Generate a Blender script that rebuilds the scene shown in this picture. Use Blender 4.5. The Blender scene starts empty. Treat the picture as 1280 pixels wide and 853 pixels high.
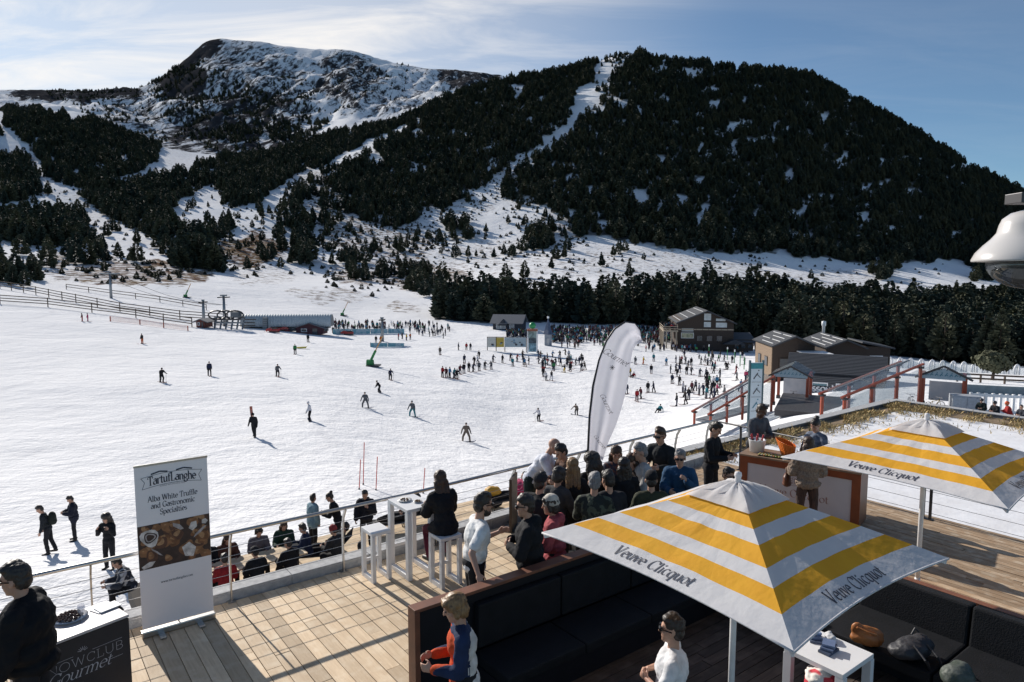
import bpy, bmesh, math, random
import numpy as np
from mathutils import Vector, Matrix, Euler
from mathutils import noise as mnoise
S = bpy.context.scene
C = S.collection
R = math.radians
PI = math.pi
rng = np.random.default_rng(11)
random.seed(5)

# ------------------------------------------------------------------ camera, sky, sun, exposure
CAM_H, PITCH, FOC = 4.6, R(5.6), 850.0
cd = bpy.data.cameras.new('camera')
cam = bpy.data.objects.new('camera', cd); C.objects.link(cam)
cam.location = (0, 0, CAM_H); cam.rotation_euler = (R(90)-PITCH, 0, 0)
cd.sensor_width = 36; cd.lens = FOC/1280*36; cd.clip_start = 0.1; cd.clip_end = 12000
S.camera = cam
SUN_AZ, SUN_EL = R(-41), R(27)          # azimuth from +Y, positive towards +X
W = bpy.data.worlds.new('World'); S.world = W; W.use_nodes = True
def build_sky():
    nt = W.node_tree; nt.nodes.clear(); N = nt.nodes.new; L = nt.links.new
    out = N('ShaderNodeOutputWorld'); bg = N('ShaderNodeBackground'); L(bg.outputs[0], out.inputs[0])
    sky = N('ShaderNodeTexSky'); sky.sky_type = 'NISHITA'; sky.sun_disc = False
    sky.sun_elevation = SUN_EL; sky.sun_rotation = SUN_AZ
    sky.altitude = 1800; sky.air_density = 1.0; sky.dust_density = 0.6; sky.ozone_density = 1.6
    bg.inputs[1].default_value = 0.078
    tc = N('ShaderNodeTexCoord')
    # high thin cirrus: streaks in the real directions of the sky
    sep = N('ShaderNodeSeparateXYZ'); L(tc.outputs['Generated'], sep.inputs[0])
    zz = N('ShaderNodeMath'); zz.operation = 'ADD'; L(sep.outputs[2], zz.inputs[0]); zz.inputs[1].default_value = 0.16
    dv = N('ShaderNodeVectorMath'); dv.operation = 'DIVIDE'; L(tc.outputs['Generated'], dv.inputs[0])
    cb = N('ShaderNodeCombineXYZ')
    for i in range(3): L(zz.outputs[0], cb.inputs[i])
    L(cb.outputs[0], dv.inputs[1])
    mp = N('ShaderNodeMapping'); mp.inputs['Rotation'].default_value = (0, 0, R(28)); mp.inputs['Scale'].default_value = (0.75, 2.6, 0.0)
    L(dv.outputs[0], mp.inputs[0])
    n1 = N('ShaderNodeTexNoise'); n1.inputs['Scale'].default_value = 1.5; n1.inputs['Detail'].default_value = 9; n1.inputs['Roughness'].default_value = 0.62; n1.inputs['Distortion'].default_value = 0.7
    L(mp.outputs[0], n1.inputs[0])
    n2 = N('ShaderNodeTexNoise'); n2.inputs['Scale'].default_value = 0.55; n2.inputs['Detail'].default_value = 3
    L(dv.outputs[0], n2.inputs[0])
    r1 = N('ShaderNodeMapRange'); r1.inputs[1].default_value = 0.42; r1.inputs[2].default_value = 0.72; L(n1.outputs[0], r1.inputs[0])
    # a veil of cloud thick towards the sun, thin streaks elsewhere
    sd = (math.sin(SUN_AZ), math.cos(SUN_AZ), 0.12)
    dt = N('ShaderNodeVectorMath'); dt.operation = 'DOT_PRODUCT'; L(tc.outputs['Generated'], dt.inputs[0]); dt.inputs[1].default_value = sd
    r2 = N('ShaderNodeMapRange'); r2.inputs[1].default_value = 0.50; r2.inputs[2].default_value = 0.96; r2.inputs[3].default_value = 0.07; r2.inputs[4].default_value = 1.0
    r2.interpolation_type = 'SMOOTHSTEP'; L(dt.outputs['Value'], r2.inputs[0])
    r3 = N('ShaderNodeMapRange'); r3.inputs[1].default_value = 0.35; r3.inputs[2].default_value = 0.7; r3.inputs[3].default_value = 0.55; r3.inputs[4].default_value = 1.0; L(n2.outputs[0], r3.inputs[0])
    a = N('ShaderNodeMath'); a.operation = 'MULTIPLY'; L(r2.outputs[0], a.inputs[0]); L(r3.outputs[0], a.inputs[1])
    ad = N('ShaderNodeMath'); ad.operation = 'MULTIPLY_ADD'; L(r1.outputs[0], ad.inputs[0]); ad.inputs[1].default_value = 0.75; ad.inputs[2].default_value = 0.52
    b = N('ShaderNodeMath'); b.operation = 'MULTIPLY'; b.use_clamp = True; L(a.outputs[0], b.inputs[0]); L(ad.outputs[0], b.inputs[1])
    mx = N('ShaderNodeMix'); mx.data_type = 'RGBA'; L(b.outputs[0], mx.inputs[0]); wb = N('ShaderNodeMix'); wb.data_type = 'RGBA'; wb.blend_type = 'MULTIPLY'; wb.inputs[0].default_value = 1; L(sky.outputs[0], wb.inputs[6]); wb.inputs[7].default_value = (.80, 1.02, 1.12, 1); L(wb.outputs[2], mx.inputs[6]); mx.inputs[7].default_value = (11.8, 11.3, 10.7, 1)
    L(mx.outputs[2], bg.inputs[0])
build_sky()
sl = bpy.data.lights.new('sun', 'SUN'); sl.energy = 5.0; sl.angle = R(0.45); sl.color = (1.0, 0.94, 0.86)
so = bpy.data.objects.new('sun', sl); C.objects.link(so)
sdir = Vector((math.sin(SUN_AZ)*math.cos(SUN_EL), math.cos(SUN_AZ)*math.cos(SUN_EL), math.sin(SUN_EL)))
so.rotation_euler = sdir.to_track_quat('Z', 'Y').to_euler(); so.location = (-60, 60, 60)
vs = S.view_settings; vs.view_transform = 'Standard'; vs.look = 'None'; vs.exposure = 0.18; vs.gamma = 1.0; vs.use_curve_mapping = False
S.cycles.max_bounces = 5; S.cycles.diffuse_bounces = 3; S.cycles.transparent_max_bounces = 16; S.cycles.use_denoising = True

# ------------------------------------------------------------------ places: sight lines of the survey photo -> world points
def ray(x, y):
    a = (x-640)/FOC; b = -(y-426.5)/FOC
    return Vector((a, math.cos(PITCH)+b*math.sin(PITCH), -math.sin(PITCH)+b*math.cos(PITCH)))
def P(x, y, z=0.0):
    r = ray(x, y); t = (z-CAM_H)/r.z
    return Vector((0, 0, CAM_H)) + r*t
def A(x, y, D):
    r = ray(x, y); return Vector((0, 0, CAM_H)) + r*(D/r.y)
UA = R(37.0)                              # the terrace's long axis (U) against world X; V is square to it
U = Vector((math.cos(UA), math.sin(UA), 0)); V = Vector((-math.sin(UA), math.cos(UA), 0))
def uv(u, v, z=0.0): return U*u + V*v + Vector((0, 0, z))
def to_uv(p): return (p.dot(U), p.dot(V))

# ------------------------------------------------------------------ materials
MATS = {}
def new_mat(name):
    m = bpy.data.materials.new(name); m.use_nodes = True
    return m, m.node_tree, m.node_tree.nodes['Principled BSDF']
def mat(name, c1, c2=None, scale=8.0, rough=0.6, metal=0.0, bump=0.0, bscale=None, detail=5, stretch=(1, 1, 1), lo=0.35, hi=0.65, spec=0.5, sheen=0.0, trans=0.0):
    if name in MATS: return MATS[name]
    m, nt, p = new_mat(name); N = nt.nodes.new; L = nt.links.new
    p.inputs['Roughness'].default_value = rough; p.inputs['Metallic'].default_value = metal
    p.inputs['Specular IOR Level'].default_value = spec
    if sheen: p.inputs['Sheen Weight'].default_value = sheen
    if trans: p.inputs['Transmission Weight'].default_value = trans
    p.inputs['Base Color'].default_value = (*c1, 1)
    if c2 is None: c2 = tuple(x*0.82 for x in c1)
    tc = N('ShaderNodeTexCoord'); mp = N('ShaderNodeMapping'); mp.inputs['Scale'].default_value = stretch; L(tc.outputs['Object'], mp.inputs[0])
    n = N('ShaderNodeTexNoise'); n.inputs['Scale'].default_value = scale; n.inputs['Detail'].default_value = detail; L(mp.outputs[0], n.inputs[0])
    r = N('ShaderNodeMapRange'); r.inputs[1].default_value = lo; r.inputs[2].default_value = hi; L(n.outputs[0], r.inputs[0])
    x = N('ShaderNodeMix'); x.data_type = 'RGBA'; x.inputs[6].default_value = (*c1, 1); x.inputs[7].default_value = (*c2, 1)
    L(r.outputs[0], x.inputs[0]); L(x.outputs[2], p.inputs['Base Color'])
    if bump:
        n2 = N('ShaderNodeTexNoise'); n2.inputs['Scale'].default_value = bscale or scale*3; n2.inputs['Detail'].default_value = 4; L(mp.outputs[0], n2.inputs[0])
        b = N('ShaderNodeBump'); b.inputs['Strength'].default_value = bump; b.inputs['Distance'].default_value = 0.02; L(n2.outputs[0], b.inputs['Height']); L(b.outputs[0], p.inputs['Normal'])
    MATS[name] = m; return m
def cloth(c, rough=0.85):
    key = 'cloth_%d_%d_%d' % tuple(int(x*999) for x in c)
    return mat(key, c, tuple(x*0.7 for x in c), scale=9, rough=rough, bump=0.35, bscale=26, spec=0.25)
def wood_mat(name, c1, c2, c3, scale=1.0, rough=0.7):
    """grain along local Y, a tone of its own for every board (object random)"""
    if name in MATS: return MATS[name]
    m, nt, p = new_mat(name); N = nt.nodes.new; L = nt.links.new
    tc = N('ShaderNodeTexCoord'); oi = N('ShaderNodeObjectInfo')
    off = N('ShaderNodeVectorMath'); off.operation = 'ADD'; L(tc.outputs['Object'], off.inputs[0])
    mu = N('ShaderNodeMath'); mu.operation = 'MULTIPLY'; mu.inputs[1].default_value = 37.0; L(oi.outputs['Random'], mu.inputs[0]); L(mu.outputs[0], off.inputs[1])
    mp = N('ShaderNodeMapping'); mp.inputs['Scale'].default_value = (30*scale, 2.2*scale, 30*scale); L(off.outputs[0], mp.inputs[0])
    n = N('ShaderNodeTexNoise'); n.inputs['Scale'].default_value = 1.0; n.inputs['Detail'].default_value = 7; n.inputs['Roughness'].default_value = 0.7; L(mp.outputs[0], n.inputs[0])
    n2 = N('ShaderNodeTexNoise'); n2.inputs['Scale'].default_value = 5.0; n2.inputs['Detail'].default_value = 6; L(off.outputs[0], n2.inputs[0])
    r = N('ShaderNodeMapRange'); r.inputs[1].default_value = .3; r.inputs[2].default_value = .7; L(n.outputs[0], r.inputs[0])
    x = N('ShaderNodeMix'); x.data_type = 'RGBA'; x.inputs[6].default_value = (*c1, 1); x.inputs[7].default_value = (*c2, 1); L(r.outputs[0], x.inputs[0])
    r2 = N('ShaderNodeMapRange'); r2.inputs[1].default_value = .48; r2.inputs[2].default_value = .72; r2.inputs[4].default_value = .8; L(n2.outputs[0], r2.inputs[0])
    y = N('ShaderNodeMix'); y.data_type = 'RGBA'; y.inputs[7].default_value = (*c3, 1); L(r2.outputs[0], y.inputs[0]); L(x.outputs[2], y.inputs[6])
    hv = N('ShaderNodeHueSaturation'); L(y.outputs[2], hv.inputs['Color'])
    rr = N('ShaderNodeMapRange'); rr.inputs[3].default_value = .72; rr.inputs[4].default_value = 1.18; L(oi.outputs['Random'], rr.inputs[0]); L(rr.outputs[0], hv.inputs['Value'])
    L(hv.outputs[0], p.inputs['Base Color']); p.inputs['Roughness'].default_value = rough; p.inputs['Specular IOR Level'].default_value = .3
    b = N('ShaderNodeBump'); b.inputs['Strength'].default_value = .5; b.inputs['Distance'].default_value = .006; L(n.outputs[0], b.inputs['Height']); L(b.outputs[0], p.inputs['Normal'])
    MATS[name] = m; return m
def glass_mat(name, tint=(.8, .9, .95), alpha=.25, rough=.05):
    if name in MATS: return MATS[name]
    m, nt, p = new_mat(name); N = nt.nodes.new; L = nt.links.new
    tr = N('ShaderNodeBsdfTransparent'); tr.inputs[0].default_value = (*tint, 1)
    gl = N('ShaderNodeBsdfGlossy'); gl.inputs['Roughness'].default_value = rough; gl.inputs[0].default_value = (.9, .95, 1, 1)
    df = N('ShaderNodeBsdfDiffuse'); df.inputs[0].default_value = (.45, .5, .52, 1)
    m1 = N('ShaderNodeMixShader'); m1.inputs[0].default_value = .5; L(gl.outputs[0], m1.inputs[1]); L(df.outputs[0], m1.inputs[2])
    m2 = N('ShaderNodeMixShader'); m2.inputs[0].default_value = alpha; L(tr.outputs[0], m2.inputs[1]); L(m1.outputs[0], m2.inputs[2])
    L(m2.outputs[0], nt.nodes['Material Output'].inputs[0]); nt.nodes.remove(p)
    MATS[name] = m; return m

# ------------------------------------------------------------------ object helpers
def tag(o, label=None, cat=None, group=None, kind=None):
    if label: o['label'] = label
    if cat: o['category'] = cat
    if group: o['group'] = group
    if kind: o['kind'] = kind
    return o
def thing(name, label, cat, loc=(0, 0, 0), rz=0.0, group=None):
    o = bpy.data.objects.new(name, None); C.objects.link(o); o.empty_display_size = .1
    o.location = loc; o.rotation_euler = (0, 0, rz)
    return tag(o, label, cat, group)
class MB:
    """collects simple solids; build() links them as ONE mesh object"""
    def __init__(s): s.v = []; s.f = []; s.m = []
    def add(s, vs, fs, mi=0):
        o = len(s.v); s.v += [tuple(q) for q in vs]; s.f += [tuple(i+o for i in f) for f in fs]; s.m += [mi]*len(fs); return s
    def box(s, c, d, rz=0.0, mi=0, rot=None):
        x, y, z = [k/2 for k in d]
        M = (rot or Matrix.Rotation(rz, 3, 'Z')); c = Vector(c)
        vs = [c + M @ Vector((a*x, b*y, e*z)) for e in (-1, 1) for b in (-1, 1) for a in (-1, 1)]
        return s.add(vs, [(0, 2, 3, 1), (4, 5, 7, 6), (0, 1, 5, 4), (2, 6, 7, 3), (0, 4, 6, 2), (1, 3, 7, 5)], mi)
    def bar(s, a, b, w, h, mi=0, up=(0, 0, 1)):
        a = Vector(a); b = Vector(b); d = (b-a).normalized(); up = Vector(up)
        if abs(d.dot(up)) > .98: up = Vector((0, 1, 0))
        x = d.cross(up).normalized(); z = x.cross(d)
        vs = [q + x*(i*w/2) + z*(j*h/2) for q in (a, b) for (i, j) in ((-1, -1), (1, -1), (1, 1), (-1, 1))]
        return s.add(vs, [(3, 2, 1, 0), (4, 5, 6, 7), (0, 1, 5, 4), (1, 2, 6, 5), (2, 3, 7, 6), (3, 0, 4, 7)], mi)
    def tube(s, pts, r, n=8, mi=0, caps=True):
        pts = [Vector(q) for q in pts]; k = len(pts); rs = r if hasattr(r, '__len__') else [r]*k
        o = []; ref = None
        for i, q in enumerate(pts):
            d = (pts[min(i+1, k-1)]-pts[max(i-1, 0)]).normalized()
            if ref is None: ref = Vector((1, 0, 0)) if abs(d.x) < .8 else Vector((0, 1, 0))
            x = (ref - d*ref.dot(d)).normalized(); ref = x; y = d.cross(x)
            o += [q + (x*math.cos(2*PI*j/n) + y*math.sin(2*PI*j/n))*rs[i] for j in range(n)]
        fs = [(i*n+j, i*n+(j+1) % n, (i+1)*n+(j+1) % n, (i+1)*n+j) for i in range(k-1) for j in range(n)]
        if caps: fs += [tuple(reversed(range(n))), tuple(range((k-1)*n, k*n))]
        return s.add(o, fs, mi)
    def lathe(s, prof, c=(0, 0, 0), n=20, mi=0):
        c = Vector(c); o = [c + Vector((r*math.cos(2*PI*j/n), r*math.sin(2*PI*j/n), z)) for r, z in prof for j in range(n)]
        fs = [(i*n+j, i*n+(j+1) % n, (i+1)*n+(j+1) % n, (i+1)*n+j) for i in range(len(prof)-1) for j in range(n)]
        if prof[0][0] > 1e-4: fs.append(tuple(reversed(range(n))))
        if prof[-1][0] > 1e-4: fs.append(tuple(range((len(prof)-1)*n, len(prof)*n)))
        return s.add(o, fs, mi)
    def prism(s, poly, z0, z1, mi=0, f=None):
        n = len(poly); f = f or (lambda a, b, z: (a, b, z))
        vs = [f(a, b, z0) for a, b in poly] + [f(a, b, z1) for a, b in poly]
        return s.add(vs, [tuple(reversed(range(n))), tuple(range(n, 2*n))] + [(i, (i+1) % n, n+(i+1) % n, n+i) for i in range(n)], mi)
    def sheet(s, q, t, mi=0):
        """a quad q0..q3 with thickness t along its normal"""
        q = [Vector(k) for k in q]; nrm = (q[1]-q[0]).cross(q[3]-q[0]).normalized()*t
        return s.add(q + [k-nrm for k in q], [(0, 1, 2, 3), (7, 6, 5, 4), (0, 4, 5, 1), (1, 5, 6, 2), (2, 6, 7, 3), (3, 7, 4, 0)], mi)
    def mesh(s, name, mats, smooth=False):
        me = bpy.data.meshes.new(name); me.from_pydata(s.v, [], s.f)
        for m in (mats if isinstance(mats, (list, tuple)) else [mats]): me.materials.append(m)
        me.polygons.foreach_set('material_index', s.m)
        if smooth: me.polygons.foreach_set('use_smooth', [True]*len(s.f))
        me.update(); return me
    def build(s, name, mats, parent=None, smooth=False, bevel=0.0):
        me = s.mesh(name, mats, smooth)
        bm = bmesh.new(); bm.from_mesh(me)
        bmesh.ops.recalc_face_normals(bm, faces=bm.faces)
        if bevel: bmesh.ops.bevel(bm, geom=list(bm.edges), offset=bevel, segments=2, affect='EDGES', profile=.6, clamp_overlap=True)
        bm.to_mesh(me); bm.free()
        return link(name, me, parent)
def link(name, me, parent=None, loc=None):
    o = bpy.data.objects.new(name, me); C.objects.link(o)
    if parent is not None: o.parent = parent
    if loc is not None: o.location = loc
    return o
def kids(o): return [c for c in o.children]
def copy_tree(o, loc=None, rz=None, label=None, group=None, parent=None):
    c = o.copy(); C.objects.link(c)
    if parent is not None: c.parent = parent
    for ch in o.children: copy_tree(ch, parent=c)
    if loc is not None: c.location = loc
    if rz is not None: c.rotation_euler = (0, 0, rz)
    if label: c['label'] = label
    if group: c['group'] = group
    return c

# ------------------------------------------------------------------ terrain: one sheet from under the terrace to the peaks
# for each bearing (photo column) the ground's sight line (photo row) at a list of distances
PROF = {
 -700: [(8,1120),(14,830),(19,714),(22,690),(30,612),(45,535),(70,470),(100,425),(135,392),(160,372),(260,335),(400,305),(600,262),(800,215),(1000,165),(1150,140),(1600,128),(2800,100)],
 0: [(8,1120),(14,830),(19,716),(22,695),(30,620),(45,545),(70,478),(100,432),(135,398),(160,378),(260,340),(400,305),(600,262),(800,215),(1000,160),(1150,140),(1600,134),(2800,109)],
 100: [(8,1120),(14,830),(19,716),(22,695),(30,620),(45,547),(70,480),(100,437),(135,404),(160,388),(260,352),(400,315),(600,275),(800,220),(1000,168),(1200,142),(2000,126),(2900,110)],
 200: [(8,1120),(14,830),(19,716),(22,695),(30,620),(45,548),(70,481),(100,443),(135,414),(160,402),(220,372),(260,352),(400,322),(600,275),(800,235),(1000,204),(1500,168),(2200,125),(2700,105)],
 250: [(8,1120),(14,830),(19,716),(22,695),(30,620),(45,548),(70,483),(100,447),(135,419),(160,407),(220,380),(260,358),(400,328),(600,280),(800,238),(1000,212),(1300,192),(2000,120),(2700,67)],
 262: [(8,1120),(14,830),(19,716),(22,695),(30,620),(45,548),(70,484),(100,448),(135,421),(160,409),(220,381),(260,360),(400,330),(600,282),(800,239),(1000,213),(1300,193),(2000,118),(2800,46)],
 280: [(8,1120),(14,830),(19,716),(22,695),(30,620),(45,548),(70,484),(100,449),(135,422),(160,410),(220,382),(260,362),(400,332),(600,283),(800,240),(1000,214),(1300,194),(2000,116),(2800,40)],
 330: [(8,1120),(14,830),(19,714),(22,694),(30,620),(45,549),(70,486),(100,451),(135,426),(160,413),(220,386),(280,362),(400,338),(600,287),(800,240),(1000,214),(1300,192),(2000,115),(2800,42)],
 400: [(8,1120),(14,830),(19,712),(22,692),(30,622),(45,553),(70,492),(100,455),(135,432),(170,417),(220,392),(300,362),(400,346),(600,296),(800,240),(1000,206),(1300,176),(2000,112),(2800,55)],
 440: [(8,1120),(14,830),(19,710),(22,692),(30,624),(45,558),(70,498),(100,460),(135,436),(170,420),(220,400),(300,366),(400,346),(600,298),(800,240),(1000,196),(1300,165),(2000,105),(2800,54)],
 500: [(8,1120),(14,830),(19,708),(22,692),(30,630),(45,567),(70,508),(100,468),(135,443),(170,425),(200,413),(260,386),(350,360),(450,341),(600,301),(800,240),(1000,192),(1200,158),(1500,150),(1900,118),(2800,74)],
 560: [(8,1120),(14,830),(19,706),(22,692),(30,634),(45,572),(70,517),(100,473),(135,446),(170,427),(200,415),(260,392),(350,362),(450,343),(600,301),(800,236),(1000,178),(1200,122),(1500,135),(1900,118),(2800,84)],
 632: [(8,1120),(14,830),(19,706),(22,692),(30,640),(45,580),(75,526),(100,482),(140,450),(170,431),(200,418),(250,397),(300,374),(400,346),(500,325),(600,300),(800,224),(1000,155),(1250,100),(1500,118),(1900,112),(2800,92)],
 700: [(8,1120),(14,830),(19,706),(22,692),(30,645),(45,590),(75,530),(110,478),(150,447),(190,426),(250,401),(300,376),(400,346),(500,321),(600,291),(800,210),(1000,140),(1250,90),(1450,110),(1900,125),(2800,130)],
 775: [(8,1120),(14,830),(19,706),(22,692),(30,648),(45,595),(75,533),(100,492),(130,457),(190,427),(250,402),(300,379),(400,350),(500,325),(600,296),(800,205),(1000,128),(1250,60),(1450,90),(1900,125),(2800,150)],
 830: [(8,1120),(14,830),(19,706),(22,692),(30,645),(45,590),(75,530),(100,492),(150,450),(190,430),(250,404),(300,382),(400,353),(500,328),(600,298),(800,205),(1000,130),(1230,70),(1450,100),(1900,140),(2800,160)],
 900: [(8,1120),(14,830),(19,706),(22,690),(35,597),(60,527),(75,512),(110,480),(150,452),(190,435),(250,410),(350,374),(450,349),(550,321),(650,285),(800,215),(1000,135),(1200,80),(1450,110),(1900,150),(2800,180)],
 1000: [(8,1120),(14,820),(19,700),(25,640),(40,545),(60,502),(75,486),(110,464),(150,448),(200,437),(250,422),(350,384),(450,354),(550,335),(650,305),(800,232),(1000,150),(1200,92),(1450,125),(1900,170),(2800,200)],
 1100: [(8,1120),(14,820),(19,700),(25,640),(40,530),(55,500),(75,474),(110,460),(150,452),(200,446),(260,428),(350,395),(450,366),(550,345),(650,322),(800,255),(1000,185),(1150,144),(1450,175),(1900,200),(2800,230)],
 1200: [(8,1120),(14,820),(19,700),(25,640),(40,535),(50,508),(75,478),(110,466),(150,460),(200,454),(260,434),(350,400),(450,374),(560,354),(700,325),(900,250),(1100,204),(1450,230),(1900,240),(2800,260)],
 1280: [(8,1120),(14,820),(19,700),(25,640),(40,540),(50,512),(75,482),(110,470),(150,464),(200,458),(260,438),(350,402),(450,378),(560,362),(700,340),(900,282),(1100,250),(1450,262),(1900,270),(2800,280)],
 1500: [(8,1120),(14,820),(19,700),(25,640),(40,545),(50,515),(75,490),(110,475),(150,468),(200,460),(260,440),(350,405),(450,385),(560,370),(700,355),(900,330),(1100,320),(1450,325),(1900,328),(2800,330)],
 2300: [(8,1120),(14,820),(19,700),(25,640),(40,545),(50,515),(75,490),(110,475),(150,468),(200,460),(260,440),(350,405),(450,385),(560,370),(700,355),(900,335),(1100,330),(1450,328),(1900,328),(2800,330)],
}
LD = np.linspace(math.log(8), math.log(4200), 420)       # log-distance rows
PX = np.linspace(-700, 2300, 640)                        # bearing columns
def smooth1(a, k, axis):
    w = np.hanning(2*k+3)[1:-1]; w /= w.sum()
    pad = [(0, 0), (0, 0)]; pad[axis] = (k, k)
    return np.apply_along_axis(lambda q: np.convolve(q, w, 'valid'), axis, np.pad(a, pad, mode='edge'))
def make_heights():
    keys = sorted(PROF); cols = []
    for k in keys:
        p = PROF[k]; d = np.log([q[0] for q in p]); y = np.array([q[1] for q in p], float)
        d = np.append(d, math.log(4200)); y = np.append(y, max(y[-1]+70, 330))
        t = (y-426.5)/FOC; cp, sp = math.cos(PITCH), math.sin(PITCH)
        cols.append(np.interp(LD, d, (-sp - t*cp)/(cp - t*sp)))     # slope of the sight line, dz/dD
    cols = np.array(cols); g = np.empty((len(LD), len(PX)))
    for i in range(len(LD)): g[i] = np.interp(PX, keys, cols[:, i])
    g = smooth1(smooth1(g, 5, 1), 4, 0)
    D = np.exp(LD)[:, None]
    return CAM_H + D*g
TZ = make_heights()
TD = np.exp(LD)
TX = (PX-640)/FOC                                        # tan of bearing
def vnoise(x, y, seed=0):
    """value noise on arrays"""
    xi = np.floor(x).astype(np.int64); yi = np.floor(y).astype(np.int64); xf = x-xi; yf = y-yi
    def h(a, b):
        n = (a*374761393 + b*668265263 + seed*974711) & 0x7fffffff
        n = ((n ^ (n >> 13))*1274126177) & 0x7fffffff
        return ((n ^ (n >> 16)) & 0xffff)/65535.0
    u = xf*xf*(3-2*xf); v = yf*yf*(3-2*yf)
    return (h(xi, yi)*(1-u)+h(xi+1, yi)*u)*(1-v) + (h(xi, yi+1)*(1-u)+h(xi+1, yi+1)*u)*v
def fbm(x, y, o=4, seed=0):
    s = 0; a = .5
    for i in range(o): s = s + a*(vnoise(x*2**i, y*2**i, seed+i)-.5); a *= .55
    return s
WX = TD[:, None]*TX[None, :]; WY = np.repeat(TD[:, None], len(PX), 1)
amp = np.interp(WY, [15, 60, 140, 260, 500, 900, 2000], [.05, .25, .5, 1.5, 5, 16, 34])
wl = np.interp(WY, [15, 140, 400, 900, 2000], [6, 25, 45, 110, 260])
nz = fbm(WX/60, WY/60, 4, 1)*(WY < 200) + fbm(WX/60, WY/60, 5, 1)*((WY >= 200) & (WY < 700)) + fbm(WX/170, WY/170, 6, 2)*(WY >= 700)
edge = smooth1(smooth1(amp*nz, 3, 0), 1, 1)
ridge = np.interp(WY, [1300, 1800, 2350, 2650], [0, 1, 1, .08])      # gullied rock on the high peak
rg = (np.abs(fbm(WX/150+7, WY/420, 5, 5))*2)
TZ = TZ + edge*np.interp(WY, [1, 1000, 1250, 1400, 2600, 2800], [1, 1, .4, 1, 1, .35]) - ridge*rg*34
def proj_row(D, z):
    cp, sp = math.cos(PITCH), math.sin(PITCH); q = z-CAM_H
    return 426.5 - FOC*(D*sp+q*cp)/(D*cp-q*sp)
TZ = TZ + np.interp(WY, [1350, 1700, 2450, 2720], [0, 1, 1, .25])*(fbm(WX/75+3, WY/90, 4, 71)*46 - np.abs(fbm(WX/40, WY/160, 4, 75))*44)
TY = proj_row(WY, TZ)
RUN = np.minimum.accumulate(TY, 0)                       # the line of sight that nearer ground leaves free
def tz_at(x, y):
    """terrain height under a world point"""
    D = max(y, 8.1); fx = np.clip((640+FOC*x/D - PX[0])/(PX[1]-PX[0]), 0, len(PX)-1.001); fy = np.clip((math.log(D)-LD[0])/(LD[1]-LD[0]), 0, len(LD)-1.001)
    i, j = int(fy), int(fx); a, b = fy-i, fx-j
    return float(TZ[i, j]*(1-a)*(1-b)+TZ[i+1, j]*a*(1-b)+TZ[i, j+1]*(1-a)*b+TZ[i+1, j+1]*a*b)
def ground(px, py, dmin=16.0):
    """where the sight line of (px, py) first meets the terrain"""
    r = ray(px, py); d = dmin; k = 1.006
    while d < 3500:
        q = Vector((0, 0, CAM_H)) + r*(d/r.y)
        if q.z <= tz_at(q.x, q.y):
            lo, hi = d/k, d
            for _ in range(12):
                m = (lo+hi)/2; q = Vector((0, 0, CAM_H)) + r*(m/r.y)
                if q.z <= tz_at(q.x, q.y): hi = m
                else: lo = m
            q = Vector((0, 0, CAM_H)) + r*(hi/r.y); q.z = tz_at(q.x, q.y); return q
        d *= k
    return A(px, py, 3000)
def inpoly(x, y, poly):
    ins = np.zeros(x.shape, bool); n = len(poly)
    for i in range(n):
        x0, y0 = poly[i]; x1, y1 = poly[(i+1) % n]
        if y0 == y1: continue
        c = ((y0 > y) != (y1 > y)) & (x < (x1-x0)*(y-y0)/(y1-y0)+x0); ins ^= c
    return ins
def blob_mask(px, py, lst):
    px, py = px+fbm(px/24, py/10, 4, 51)*50, py+fbm(px/20, py/9, 4, 61)*22
    m = np.zeros(px.shape)
    for cx, cy, rx, ry, v in lst:
        d = ((px-cx)/rx)**2 + ((py-cy)/ry)**2
        m = np.maximum(m, v*np.clip(1.6-1.2*d, 0, 1))
    return m
BARE = [(320,314,50,24,1.0),(430,250,64,54,.72),(400,215,50,26,.66),(480,300,84,40,.74),(530,345,66,24,.82),(470,345,55,16,.8),(150,340,90,18,.82),(60,305,60,10,.62),(205,345,60,16,.8),(225,305,50,25,.66),(60,335,70,14,.7),(240,345,26,8,.95),(205,332,40,4,1.0),(110,325,50,8,.8),
        (640,320,110,26,.60),(780,330,120,26,.60),(900,345,110,22,.60),(1020,352,90,18,.58),(1150,362,80,16,.55),(570,260,50,22,.6),(700,285,60,18,.62),(650,200,40,80,.58),(330,345,60,14,.6),(410,370,60,10,.66),(500,385,40,8,.7),(640,392,60,7,.6),(240,190,20,30,.5),(120,250,60,30,.5)]
ROCK = [(300,120,120,85,.56),(235,92,42,36,.98),(262,62,20,16,.9),(330,130,60,20,.7),(280,160,60,22,.75),(440,100,50,45,.62),(595,94,46,20,.72),(540,95,60,30,.45),(110,116,95,14,.85),(40,125,50,16,.35),(480,120,60,34,.5),(300,170,110,40,.66),(190,150,60,30,.55)]
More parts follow.
